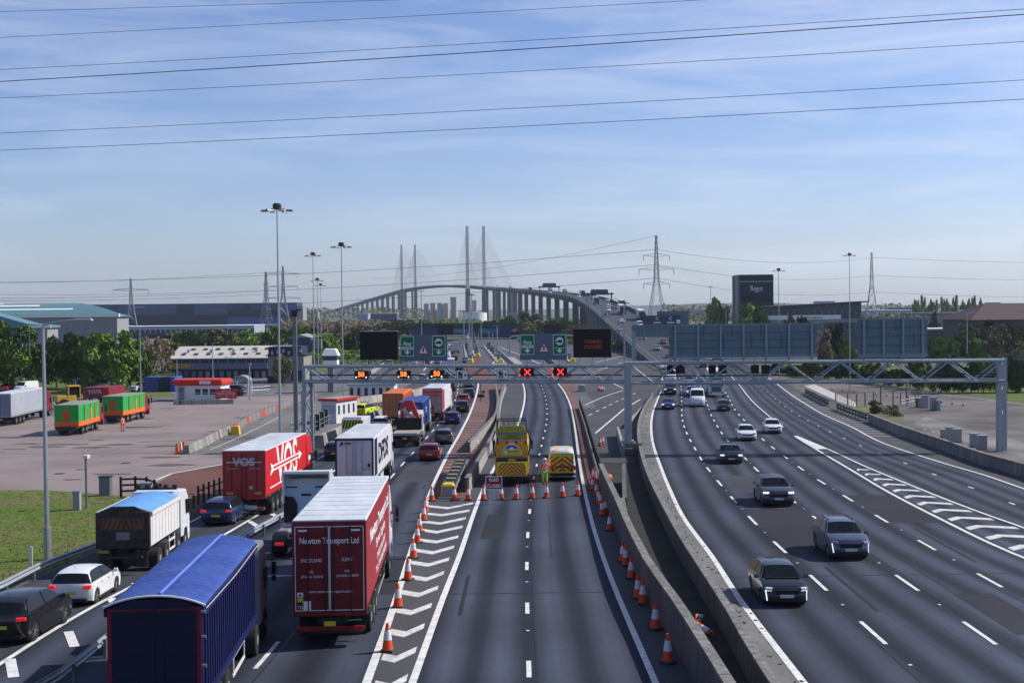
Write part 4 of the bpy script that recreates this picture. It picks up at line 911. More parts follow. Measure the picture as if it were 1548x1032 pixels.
# solid abutment
m = MB(); sa = s_at(300); sb = s_at(600); N_ = 30
for i in range(N_ + 1):
    c, n, d = at(sa + (sb - sa) * i / N_)
    for e in (0.2, WD - .2):
        q = c + n * e; m.v += [(q.x, q.y, q.z - 1.9), (q.x, q.y, -1)]
for i in range(N_):
    o_ = i * 4; m.f += [(o_, o_ + 1, o_ + 5, o_ + 4), (o_ + 2, o_ + 3, o_ + 7, o_ + 6), (o_, o_ + 2, o_ + 6, o_ + 4)]
m.f += [(N_ * 4, N_ * 4 + 1, N_ * 4 + 3, N_ * 4 + 2)]
m.build('abutment', bconc, br, world=True)
tc_ = M('stay_cable', (.42, .43, .45), .5)
for (Yv, pxs, pyt) in ((1733, (706, 731), 342), (2260, (607, 627.5), 370)):
    ss = s_at(Yv); c, n, d = at(ss)
    for k, px in enumerate(pxs):
        tp = P(px, pyt, Yv); x = tp.x; zt = tp.z; dz_ = c.z
        m = MB(); m.box((x, Yv, (dz_ - 2) / 2), (7.5 * (1 if Yv < 2000 else .85), 6, dz_ - 2), top=(.85, .85)); m.build('tower_base', bconc, br, world=True)
        m = MB(); m.box((x, Yv, (dz_ - 2 + zt) / 2), (4.8, 4.6, zt - dz_ + 2), top=(.85, .85)); tw = m.build('tower', btower, br, world=True)
        side = -1 if k == 0 else 1
        for sgn in (-1, 1):
            for j in range(14):
                s_ = ss + sgn * (16 + j * 14.5); q, nn, dd = at(s_); e = 0. if k == 0 else WD
                q = q + nn * e; zz = zt - 4 - (13 - j) * 2.6
                m = MB(); m.tube((x, Yv, zz), (q.x, q.y, q.z), .16, 4); m.build('stay_cable', tc_, br, world=True)
# sign gantries on the bridge, seen against the sky
for (px0, px1, yb, yt, Yv, lb) in ((815, 846, 443, 428, 900, 'small dark sign gantry on the bridge crest'), (886, 926, 455, 437, 610, 'larger dark sign gantry on the near slope of the bridge')):
    a, b = P(px0, yb, Yv), P(px1, yb, Yv); H = ZP(px0, yt, Yv) - a.z; t = thing('bridge_gantry', lb, 'gantry', (a.x, Yv, a.z - 1)); W_ = b.x - a.x
    for x in (.5, W_ - .5): m = MB(); m.box((x, 0, H * .45), (.5, .6, H * .9)); m.build('column', dark, t)
    m = MB(); m.box((W_ / 2, 0, H * .75), (W_ + 1, .8, H * .14)); m.build('beam', navy, t)
    m = MB(); m.box((W_ / 2, -.5, H * .95), (W_ * .7, .3, H * .38), top=(.9, 1)); m.build('panel', navy, t)
for i in range(22):
    s = s_at(330) + i * 13; c, n, d = at(s); t = thing('lighting_column', '%s white post along the left parapet of the bridge ramp' % (ORD[i] if i < 20 else 'very distant'), 'post', (c.x, c.y, c.z), 0, 'white posts along the bridge ramp'); m = MB(); m.tube((-.4, 0, -3.5), (-.4, 0, 5.0), .10, 5); m.build('post', steel, t)
# flyover and tunnel portal building
m = MB(); fb = thing('portal_bridge', 'long dark blue overbridge with green glazed panels across the tunnel approach', 'bridge', tuple(P(700, 500, 600)))
blu = M('blue_cladding', (.03, .05, .10), .5, .1, var=.1, scale=.1); gpan = M('green_glass', (.02, .20, .16), .25, .1, var=.3, scale=.5); bpan = M('blue_glass', (.02, .09, .35), .25)
a, b = P(628, 490.5, 620), P(781, 514, 560); m.prism([(a.x, 600, a.z), (b.x + .5, 600, a.z + .5), (b.x + .5, 600, a.z - 6.8), (a.x, 600, a.z - 5.2)], (0, 14, 0)); m.build('parapet_wall', blu, fb, world=True)
for (x0, x1, mt) in ((675, 703, gpan), (703, 712, bpan), (724, 742, gpan), (742, 756, bpan)):
    p0, p1 = P(x0, 497, 599.5), P(x1, 503.5, 599.5); m = MB(); m.bx(p0.x, p1.x, 599.2, 599.8, p1.z, p0.z); m.build('coloured_panel', mt, fb, world=True)
p0, p1 = P(628, 491, 599), P(781, 492.5, 599); m = MB(); m.bx(p0.x, p1.x, 598.6, 600, p1.z + .2, p0.z + .7); m.build('roof_edge', dark, fb, world=True)
for x in (640, 668, 718, 775):
    p0 = P(x, 514, 605); m = MB(); m.box((p0.x, 607, p0.z / 2 + .4), (2.2, 6, p0.z + 1)); m.build('pier', bconc, fb, world=True)
ra = thing('flyover', 'low dark flyover curving away left of the portal bridge', 'bridge', tuple(P(560, 500, 700)))
pts = [P(430, 489, 980), P(500, 493, 860), P(560, 494, 760), P(600, 493, 690), P(640, 491, 640)]
for a, b in zip(pts, pts[1:]): m = MB(); m.bar(a + Vector((0, 0, -1.4)), b + Vector((0, 0, -1.4)), 9, 2.8); m.build('deck', blu, ra, world=True)
for a in pts[:-1]: m = MB(); m.box((a.x, a.y, a.z / 2 - 1), (2, 2, a.z - 2)); m.build('pier', bconc, ra, world=True)
# toll-side gantries far off
for i, (x0, x1, yb, yt, lb) in enumerate(((640, 708, 535, 508, 'curved white sign frame over the far left lanes'), (770, 898, 535, 508, 'curved white sign frame over the far closed lanes'))):
    a = G(x0, yb); c0 = P(x0, yt, a.y); c1 = P(x1, yt, a.y); t = thing('far_gantry', lb, 'gantry', (c0.x, a.y, 0)); H = c0.z; W_ = c1.x - c0.x
    m = MB(); m.path([(0, 0, 0), (0, 0, H - 1)], .3, 6); m.build('column', steel, t); m = MB(); m.path([(0, 0, H - 1), (.6, 0, H - .2), (1.6, 0, H), (W_ - 1.6, 0, H), (W_ - .6, 0, H - .2), (W_, 0, H - 1), (W_, 0, 0)], .28, 6); m.build('frame', steel, t)
    m = MB(); m.box((W_ * .5, -.5, H + 2), (5, .4, 3.2)); m.build('panel', black, t)
    m = MB(); m.box((W_ * .45, 0, H - 1.5), (W_ * .7, .5, .9)); m.build('hazard_band', M('hazard_band', (.28, .24, .05), .6, var=.9, scale=1.5), t)
# ================================================================== vehicles
def paintm(name, col, rough=.28, metal=.35): return M('paint_' + name, col, rough, metal, coat=.4, var=.03, scale=2)
glass = M('dark_glass', (.008, .010, .012), .05, 0., spec=.38); sglass = M('side_glass', (.008, .010, .012), .22, 0., spec=.3); tglass = M('windscreen_glass', (.004, .007, .008), .04, 0., spec=.4, alpha=.72); tyre_m = M('tyre_rubber', (.022, .022, .023), .85, var=.2, scale=9); rim_m = M('alloy', (.42, .43, .44), .35, .8); rim_d = M('dark_alloy', (.06, .06, .065), .4, .6)
headl = M('headlight_glass', (.30, .32, .35), .1, .5); headon = M('headlight_lit', (.9, .93, 1.), emit=.75); taill = M('tail_light', (.30, .01, .012), .2); tailon = M('tail_light_lit', (.7, .02, .02), emit=.35)
plate_w = M('plate_white', (.72, .72, .68), .5); plate_y = M('plate_yellow', (.62, .48, .04), .5); chrome = M('chrome', (.55, .56, .58), .15, 1.); hazy = M('reflective_yellow', (.55, .50, .04), .5); hazr = M('reflective_red', (.40, .03, .02), .5)
seat_m = M('interior', (.03, .03, .03), .8); skin = M('skin', (.45, .26, .18), .6)
PROF = {
 'hatch': ([(.03, .17), (0, .32), (.0, .56), (.015, .66), (.085, .92), (.16, .985), (.36, 1.), (.50, .985), (.575, .95), (.745, .67), (.88, .60), (.955, .51), (.99, .40), (1., .27), (.985, .15)], 3, 9, .19, .805),
 'suv': ([(.03, .17), (0, .30), (.0, .58), (.012, .67), (.07, .90), (.13, .97), (.33, 1.), (.50, .99), (.575, .955), (.725, .70), (.88, .65), (.95, .58), (.985, .45), (1., .27), (.985, .16)], 3, 9, .19, .80),
 'estate': ([(.03, .17), (0, .32), (.0, .58), (.012, .66), (.06, .90), (.11, .965), (.30, 1.), (.50, .985), (.565, .95), (.735, .68), (.88, .61), (.955, .52), (.99, .40), (1., .27), (.985, .15)], 3, 9, .20, .81),
 'saloon': ([(.03, .18), (0, .33), (.0, .62), (.015, .70), (.12, .735), (.255, .93), (.33, .985), (.45, 1.), (.53, .97), (.72, .70), (.88, .63), (.955, .54), (.99, .42), (1., .28), (.985, .15)], 4, 9, .20, .81),
 'van': ([(.01, .14), (.0, .22), (.0, .45), (.0, .52), (.012, .93), (.03, .98), (.3, 1.), (.66, .99), (.74, .95), (.865, .62), (.95, .53), (.985, .42), (1., .30), (1., .22), (.985, .12)], 3, 9, .20, .80),
}
WH = {}
def wheel(parent, x, y, r, w_, rm, side, simple=False):
    key = (r, w_, rm.name, side, simple)
    if key not in WH:
        m = MB(); m.lathe((0, 0, 0), [(r * .60, -w_ / 2), (r * .93, -w_ / 2), (r, -w_ / 2 + .03), (r, w_ / 2 - .03), (r * .93, w_ / 2), (r * .60, w_ / 2)], 18, 'X'); a = m.build('tyre', tyre_m, None, smooth=35); ma = a.data; bpy.data.objects.remove(a)
        m = MB(); s = side * (w_ / 2 - .025)
        if not simple:
            for k in range(5):
                an = 2 * pi * k / 5; m.bar((s, 0, 0), (s, cos(an) * r * .6, sin(an) * r * .6), r * .17, .03)
        m.lathe((s, 0, 0), [(r * .17, -.025), (r * .17, .03)], 8, 'X')
        vs = []
        n = 18
        for rr, ss in ((r * .66, s - .02 * side), (r * .66, s + .01 * side), (r * .56, s + .01 * side), (r * .56, s - .02 * side)):
            for k in range(n): an = 2 * pi * k / n; vs.append((ss, rr * cos(an), rr * sin(an)))
        m.add(vs, [(j * n + k, j * n + (k + 1) % n, ((j + 1) % 4) * n + (k + 1) % n, ((j + 1) % 4) * n + k) for j in range(4) for k in range(n)])
        if simple: m.lathe((s - .01 * side, 0, 0), [(r * .55, -.01), (r * .50, .012), (r * .3, -.01 + .05)], 14, 'X')
        b = m.build('rim', rm, None); mb_ = b.data; bpy.data.objects.remove(b); WH[key] = (ma, mb_)
    ma, mb_ = WH[key]
    t = bpy.data.objects.new('wheel', ma); COL.objects.link(t); t.parent = parent; t.location = (x, y, r)
    rmo = bpy.data.objects.new('rim', mb_); COL.objects.link(rmo); rmo.parent = t
    return t
def loft(parent, prof, b0, b1, L, W, H, k, ra, fa, R, mat, zb=.17, body='body', wr=True, side_glass=True, far=False, gm=None):
    pr = [(y * L, z * H) for y, z in prof]; n0 = len(pr)
    def arch(yc):
        o = []
        for i in range(7):
            a = pi * i / 6; o.append((yc * L + R * cos(a), max(zb, .02) + R * sin(a) * 1.02 + (.12 if 0 < i < 6 else 0) * 1.))
        return o
    bot = arch(fa) + arch(ra)
    pr = pr + bot; n = len(pr); zB = min(pr[b0][1], pr[b1][1]); zT = H
    T = [-1, -.94, -.8, -.45, 0, .45, .8, .94, 1]
    def pos(i, t):
        y, z = pr[i]; c = L / 2; f = abs(y - c) / c
        hw = W / 2 * (1 - (1 - k) * max(0, (z - zB) / (zT - zB))) * (1 if z > .3 * H else .975)
        y2 = y - (y - c) * .11 * abs(t) ** 5 * f ** 4 if i < n0 else y
        z2 = z - (.045 * abs(t) ** 7 * (H / 1.5) if b0 <= i < n0 - 2 else 0) - (.02 * t * t if b0 < i < b1 else 0)
        return (hw * t, y2, z2)
    m = MB(); g = MB(); rg = MB()
    ring = [[pos(i, t) for i in range(n)] for t in T]
    base = [m.v.extend(r) for r in ring]
    for a in range(len(T) - 1):
        for i in range(n):
            j = (i + 1) % n; q = (a * n + i, a * n + j, (a + 1) * n + j, (a + 1) * n + i)
            isg = 1 <= a <= len(T) - 3 + 0
            if isg and i == b1 - 1 and gm is not False: g.add([m.v[x] for x in q], [(0, 1, 2, 3)])
            elif isg and i == b0 and gm is not False and not (gm == 'front'): rg.add([m.v[x] for x in q], [(0, 1, 2, 3)])
            else: m.f.append(q)
    for a in (0, len(T) - 1):
        low = list(range(0, b0 + 1)) + list(range(b1, n)); m.f.append(tuple(a * n + i for i in low)); m.f.append(tuple(a * n + i for i in range(b0, b1 + 1)))
    m.build(body, mat, parent, smooth=32)
    if g.v: g.build('windscreen', glass if far or gm == 'front' else tglass, parent, smooth=40)
    if rg.v: rg.build('rear_window', glass, parent, smooth=40)
    if side_glass:
        gh = [pr[i] for i in range(b0, b1 + 1)]; cy = sum(p[0] for p in gh) / len(gh); y0, y1 = gh[0][0], gh[-1][0]
        mid = (y0 + y1) / 2 + .02 * L
        def clipx(poly, xx, keep):
            o = []
            for i in range(len(poly)):
                a, b = poly[i], poly[(i + 1) % len(poly)]; ia, ib = (a[0] - xx) * keep >= 0, (b[0] - xx) * keep >= 0
                if ia: o.append(a)
                if ia != ib: t = (xx - a[0]) / (b[0] - a[0]); o.append((xx, a[1] + (b[1] - a[1]) * t))
            return o
        cz = sum(p[1] for p in gh) / len(gh); cc = (y0 + y1) / 2
        sh = [(cc + (y - cc) * .88, zB + .03 + (z - zB) * .84) for y, z in gh]
        for s in (-1, 1):
            for keep, nm in ((1, 'side_window'), (-1, 'side_window')):
                q = clipx(sh, mid + keep * .035, keep)
                if len(q) < 3: continue
                mm = MB(); vs = []
                for y, z in q:
                    hw = W / 2 * (1 - (1 - k) * max(0, (z - zB) / (zT - zB))); c = L / 2; vs.append((s * (hw + .008), y, z))
                mm.prism(vs, (-s * .02, 0, 0)); mm.build(nm, sglass, parent)
    return pos
def place(px, py, rz, end=0., lat=0., G0=None):
    q = G0 if G0 is not None else G(px, py); x = q.x - (lat * cos(rz) - end * sin(rz)); y = q.y - (lat * sin(rz) + end * cos(rz)); g = (zg(y + 2) - zg(y - 2)) / 4
    return Vector((x, y, zg(y) + .022 + .02 * 0)), atan2(g * cos(rz), 1)
def car(kind, label, cat, loc, rz, pitch, paint, L=4.2, W=1.8, H=1.47, rim=None, far=False, lit=False, tail=False, plate=None, detail=None, group=None, name=None, rear=True, grille=True, roofbars=False):
    t = thing(name or ('van' if kind == 'van' else 'car'), label, cat, tuple(loc), rz, group, pitch)
    prof, b0, b1, ra, fa = PROF[kind]; R = (.36 if kind != 'van' else .38) * (H / 1.5 if kind in ('suv',) else 1); wr = R - .035
    k = {'hatch': .69, 'suv': .72, 'estate': .71, 'saloon': .68, 'van': .86}[kind]
    loft(t, prof, b0, b1, L, W, H, k, ra, fa, R, paint, zb=.19, far=far, gm='front' if kind == 'van' else None, side_glass=kind != 'van')
    rm = rim or rim_m
    for y in (ra, fa):
        for s in (-1, 1): wheel(t, s * (W / 2 - .13), y * L, wr, .22, rm, s, simple=far)
    # lower dark skirt
    m = MB(); m.bx(-W / 2 + .12, W / 2 - .12, .1 * L, .9 * L, .12, .3); m.build('underbody', black, t)
    zl = .50 * H if kind != 'van' else .37 * H
    for s in (-1, 1):
        m = MB(); m.box((s * W * .385, L * .947, zl + (.03 if kind == 'suv' else 0)), (W * .18, .26, .10), rz=-s * .42, top=(1, .6)); m.build('headlight', headon if lit else headl, t, bev=.02)
        z2 = (.57 if kind not in ('van',) else .42) * H
        m = MB(); m.box((s * W * .40, .055, z2), (W * .18, .15, .12 if kind != 'van' else .34), rz=s * .3); m.build('tail_light', tailon if tail else taill, t, bev=.02)
        m = MB(); ym = L * (.70 if kind != 'van' else .80); zm = .69 * H if kind != 'van' else .6 * H
        m.box((s * (W / 2 + .10), ym, zm + .02), (.22, .13, .15 if kind != 'van' else .26), top=(.8, .7)); m.build('wing_mirror', paint if kind != 'van' else black, t, bev=.03)
    if grille:
        m = MB(); m.box((0, L * .984, .41 * H if kind != 'van' else .29 * H), (W * .52, .07, .24 if kind == 'suv' else .17), top=(1.12, 1)); m.build('grille', black, t, bev=.015)
        m = MB(); m.box((0, L * .992, .205 * H), (W * .62, .07, .13)); m.build('lower_grille', black, t, bev=.02)
    m = MB(); m.box((0, L + .012, (.31 * H) if kind != 'van' else .22 * H), (.52, .03, .11)); m.build('front_number_plate', plate_w, t)
    m = MB(); m.box((0, -.012, .40 * H if kind != 'van' else .3 * H), (.52, .03, .11)); m.build('rear_number_plate', plate_y, t)
    m = MB(); m.box((0, .035, .19 * H), (W * .8, .09, .14)); m.build('rear_bumper_insert', black, t, bev=.02)
    if kind != 'van':
        b1y, b1z = prof[b1]; m = MB(); m.box((0, b1y * L + .03, b1z * H + .012), (W * .78, .10, .03)); m.build('wiper_cowl', black, t)
    for s in (-1, 1):
        if not far: m = MB(); m.box((s * W * .36, L * .985, .235 * H), (W * .16, .06, .10), rz=-s * .35); m.build('fog_recess', black, t, bev=.01)
    if plate: text(plate, .085, black, t, (0, L + .03, .31 * H), rot=(pi / 2, 0, pi), depth=.002, width=.44)
    if roofbars:
        for s in (-1, 1): m = MB(); m.tube((s * W * .31, L * .16, H - .02), (s * W * .31, L * .52, H - .03), .02, 5); m.build('roof_bar', black, t)
    if not far and kind != 'van':
        for s in (-1, 1):
            m = MB(); m.box((s * .38, L * .44, .62 * H * .85), (.5, .16, .62), top=(.8, .8)); m.box((s * .38, L * .44, .80 * H), (.24, .1, .18)); m.build('seat', seat_m, t, bev=.04)
        m = MB(); m.box((0, L * .66, .56 * H), (W * .8, .5, .14)); m.build('dashboard', seat_m, t, bev=.04)
    if not far:
        m = MB(); m.tube((0, L * .2, H - .03), (0, L * .14, H + .14), .008, 4); m.build('aerial', black, t)
        for s in (-1, 1):
            m = MB(); m.box((s * (W / 2 + .004), L * .55, .56 * H), (.02, .16, .03)); m.box((s * (W / 2 + .004), L * .33, .56 * H), (.02, .16, .03)); m.build('door_handle', chrome if paint.name != 'paint_white' else black, t)
            m = MB(); m.box((s * (W / 2 - .01), L * .49, .22), (.06, L * .40, .10)); m.build('sill', black, t)
    return t
def onc(S, py_c, px, py, kind, label, paint, L, W, H, cat='car', **kw):  # oncoming car: front centre at (px, py)
    q = G(px, py); rz = heading(S, q.y) + pi; loc, pt = place(px, py, rz, end=L); return car(kind, label, cat, loc, rz, pt, paint, L, W, H, **kw)
def away(S, px, py, kind, label, paint, L, W, H, cat='car', **kw):
    q = G(px, py); rz = heading(S, q.y); loc, pt = place(px, py, rz); return car(kind, label, cat, loc, rz, pt, paint, L, W, H, **kw)
gdark = paintm('graphite', (.010, .011, .014), .18, .1); ggrey = paintm('steel_blue_grey', (.085, .10, .14), .22, .5); gfp = paintm('gunmetal', (.045, .05, .065), .22, .4); gsil = paintm('silver', (.38, .39, .41), .3, .6); gblk = paintm('black', (.012, .012, .015), .18, .1); gwht = paintm('white', (.68, .69, .70), .3, .0)
gblu = paintm('blue', (.02, .04, .18), .22, .3); gblu2 = paintm('mid_blue', (.02, .045, .12), .25, .4); gred = paintm('red', (.26, .012, .015), .25, .1); gnav = paintm('navy', (.02, .035, .08), .25, .3); glil = paintm('lilac_silver', (.36, .34, .42), .3, .4)
sA = LA
def lane_head(px, py):
    q = G(px, py); best = min((L1, M2, CC, E1, LA, LB, LC, LD), key=lambda S: abs(xat(S, q.y) - q.x)); return best
def O(px, py, *a, **k): return onc(lane_head(px, py), 0, px, py, *a, **k)
c = O(1190, 919, 'hatch', 'dark grey hatchback with claw shaped daytime lights, nearest car on the right carriageway', gdark, 4.06, 1.76, 1.44, rim=rim_d, plate='EX21 YYP')
def drl(c, L, W, H, z0, z1):
    for s in (-1, 1):
        m = MB(); m.bar((s * W * .455, L * .955, z0), (s * W * .435, L * .992, z1), .03, .05); m.build('daytime_light', headon, c)
drl(c, 4.06, 1.76, 1.44, .66, .28)
for s in (-1, 1):
    for k in range(3): m = MB(); m.box((s * (.60 + k * .075), 3.96 - k * .03, .70), (.03, .05, .14)); m.build('daytime_light', headon, c)
c = O(1287, 848, 'suv', 'silver blue crossover with roof rails and fang shaped daytime lights', ggrey, 4.45, 1.86, 1.64, plate='WF21 PBX', roofbars=True); drl(c, 4.45, 1.86, 1.64, .80, .38)
c = O(1178, 767, 'suv', 'grey sports utility car with a big dark grille, one lane left of the crossover', gfp, 4.73, 1.95, 1.67, plate='DK19 NDE', rim=rim_d, lit=True)
c = O(1106, 702, 'saloon', 'dark grey saloon just in front of the gantry shadow', gdark, 4.7, 1.85, 1.45, lit=True, plate='LB16 KVH')
O(1130, 667, 'estate', 'white estate car with black roof bars on the right carriageway', gwht, 4.5, 1.82, 1.5, plate='FL13 AUW', roofbars=True)
O(1169.5, 656, 'hatch', 'white hatchback to the right of the white estate car', gwht, 4.0, 1.76, 1.46, plate='YK67 RTO')
O(1094.5, 622, 'hatch', 'dark hatchback in front of the teal lorry', gdark, 4.0, 1.75, 1.46, far=True)
O(1054.5, 615.5, 'van', 'white panel van with black nose on the right carriageway', gwht, 5.6, 2.03, 2.45, cat='van', far=True)
O(1010, 619.5, 'saloon', 'bright blue saloon in the left lane of the oncoming traffic', gblu, 4.6, 1.82, 1.42, far=True, lit=True)
O(1013, 597.5, 'suv', 'black four wheel drive behind the blue saloon', gblk, 4.8, 1.95, 1.85, far=True, lit=True)
O(1046, 598.5, 'hatch', 'silver car half hidden behind the white panel van', gsil, 4.2, 1.78, 1.46, far=True, lit=True)
O(1014, 577, 'van', 'white van seen through the lattice of the right gantry span', gwht, 5.2, 2.0, 2.2, cat='van', far=True)
O(1042.5, 582, 'hatch', 'pale blue car under the lattice behind the silver car', paintm('pale_blue', (.25, .32, .42)), 4.2, 1.78, 1.5, far=True)
O(1004, 559, 'hatch', 'white car beyond the gantry nearest the central post', gwht, 4.2, 1.78, 1.5, far=True)
O(1011, 543.5, 'suv', 'dark red car just left of the long sign back', gred, 4.3, 1.8, 1.6, far=True)
O(1064, 556, 'hatch', 'dark car seen between the lane signal housings', gdark, 4.2, 1.8, 1.5, far=True)
O(1052, 545, 'hatch', 'silver car under the lower edge of the long sign back', gsil, 4.2, 1.8, 1.5, far=True)
def A(px, py, *a, **k): return away(lane_head(px, py), px, py, *a, **k)
A(649, 697.5, 'hatch', 'red hatchback in the lane beside the hatched red strip', gred, 4.3, 1.82, 1.46, far=False, tail=False)
A(670.5, 672, 'hatch', 'grey hatchback ahead of the red hatchback', paintm('mid_grey', (.12, .13, .15)), 4.25, 1.8, 1.48)
A(683.5, 641.5, 'hatch', 'deep blue hatchback ahead of the grey one', paintm('royal_blue', (.012, .02, .20)), 4.2, 1.8, 1.47, far=True)
A(699, 624, 'suv', 'small black sports utility car behind a red car', gblk, 4.1, 1.78, 1.62, far=True)
A(700.5, 611, 'hatch', 'red car with lit tail lights just ahead of the small black one', gred, 4.2, 1.8, 1.47, far=True, tail=True)
A(709, 601, 'hatch', 'mid blue car near the curve by the red hatching', gblu2, 4.3, 1.8, 1.47, far=True)
A(708, 586, 'suv', 'lilac silver people carrier just under the camera sign', glil, 4.6, 1.9, 1.75, far=True)
A(681, 592, 'hatch', 'dark red car beyond the white and red lorry', paintm('wine', (.08, .012, .02)), 4.2, 1.8, 1.5, far=True)
A(505, 697, 'suv', 'black car hidden half behind the white refrigerated trailer', gblk, 4.5, 1.85, 1.6)
def wheels_place(rp, fp, L, W, ra, fa): # right-hand wheel contact points in pixels
    a, b = G(*rp), G(*fp); rz = -atan2(b.x - a.x, b.y - a.y); loc, pt = place(0, 0, rz, end=ra * L, lat=W / 2 - .1, G0=a); return loc, rz, pt
loc, rz, pt = wheels_place((50, 969), (96, 942), 4.5, 1.85, .19, .8)
car('suv', 'black sports utility car cut by the left edge of the photo', 'car', loc, rz, pt, gblk, 4.5, 1.87, 1.66, tail=True)
loc, rz, pt = wheels_place((143.6, 912.5), (174.5, 893), 3.95, 1.74, .19, .8)
car('hatch', 'white three door hatchback following the white tipper lorry', 'car', loc, rz, pt, gwht, 3.95, 1.75, 1.43, tail=True)
loc, rz, pt = wheels_place((354, 792), (372, 782), 4.6, 1.83, .2, .81)
car('estate', 'blue estate car with lit tail lights behind the red trailer', 'car', loc, rz, pt, gblu2, 4.65, 1.84, 1.48, tail=True, roofbars=True)
# ---- lorries
def cabin(t, y0, col, H=3.75, W=2.5, L=2.2, bumper=None, far=False, deflector=True, lights=True):
    """forward control cab from y0 (rear wall) to y0+L"""
    m = MB(); pr = [(0, .75), (0, H - .35), (.35, H - .05), (L * .72, H), (L * .93, H - .55), (L, 2.0), (L + .03, 1.1), (L, .45), (L - .35, .38), (L - .45, .75), (L - .55, 1.08), (L - 1.35, 1.08), (L - 1.5, .75)]
    T = [-1, -.93, 0, .93, 1]
    for tt in T:
        f = abs(tt) ** 6
        for y, z in pr: m.v.append((W / 2 * tt * (1 if z < 2.4 else 1 - .035 * (z - 2.4)), y0 + y - (.16 * f if y > L * .6 else 0), z - (.06 * f if z > H - .6 else 0)))
    n = len(pr)
    for a in range(4):
        for i in range(n): m.f.append((a * n + i, a * n + (i + 1) % n, (a + 1) * n + (i + 1) % n, (a + 1) * n + i))
    m.f.append(tuple(range(n))); m.f.append(tuple(range(4 * n, 5 * n))); m.build('cab_body', col, t, smooth=35)
    m = MB(); m.prism([(-W * .44, y0 + L * 1.0 - .0 + .012, 1.85), (W * .44, y0 + L + .012, 1.85), (W * .42, y0 + L * .945, H - .85), (-W * .42, y0 + L * .945, H - .85)], (0, .02, 0)); m.build('windscreen', glass, t)
    for s in (-1, 1):
        m = MB(); m.prism([(s * (W / 2 + .006), y0 + L * .55, 1.75), (s * (W / 2 + .006), y0 + L * .93, 1.75), (s * (W / 2 - .0), y0 + L * .9, 2.45), (s * (W / 2 - .0), y0 + L * .5, 2.5)], (s * .015, 0, 0)); m.build('side_window', glass, t)
        m = MB(); m.box((s * (W / 2 + .24), y0 + L * .93, 2.35), (.16, .10, .46)); m.box((s * (W / 2 + .24), y0 + L * .93, 1.98), (.16, .10, .2)); m.tube((s * W / 2, y0 + L * .9, 2.65), (s * (W / 2 + .27), y0 + L * .93, 2.65), .025, 5); m.build('mirror', black, t, bev=.02)
        m = MB(); m.box((s * W * .37, y0 + L + .03, .72), (.42, .08, .24)); m.build('headlight', headl, t, bev=.02)
    m = MB(); m.box((0, y0 + L + .045, 1.25), (W * .6, .05, .75)); 
    m.build('grille', black, t, bev=.02)
    m = MB(); m.box((0, y0 + L + .02, .52), (W * .9, .08, .28)); m.build('bumper', bumper or dark, t, bev=.02)
    m = MB(); m.box((0, y0 + L + .08, .5), (.52, .02, .11)); m.build('number_plate', plate_w, t)
def chassis(t, y0, y1, z=.95):
    m = MB(); 
    for s in (-1, 1): m.bx(s * .45 - .05, s * .45 + .05, y0, y1, z - .25, z)
    m.bx(-.5, .5, y0, y0 + .1, z - .25, z); m.build('chassis', dark, t)
def axle(t, y, r=.5, W=2.5, dual=False, simple=False, rm=None):
    for s in (-1, 1): wheel(t, s * (W / 2 - .17), y, r, .34 if not dual else .5, rm or M('truck_rim', (.30, .30, .30), .5, .4), s, simple=True)
def lorry_rear(t, W, y=0., z=.55, plate=True, lit=False, col=None):
    m = MB(); m.box((0, y + .08, z), (W * .94, .12, .16)); m.build('rear_bumper', col or dark, t)
    for s in (-1, 1):
        m = MB(); m.box((s * W * .37, y - .0, z + .02), (.42, .06, .13)); m.build('tail_light', tailon if lit else taill, t, bev=.01)
        m = MB(); m.box((s * W * .36, y + .9, .45), (.5, .03, .5)); m.build('mud_flap', black, t)
    if plate: m = MB(); m.box((0, y - .0, z + .18), (.40, .04, .16)); m.build('number_plate', plate_y, t)
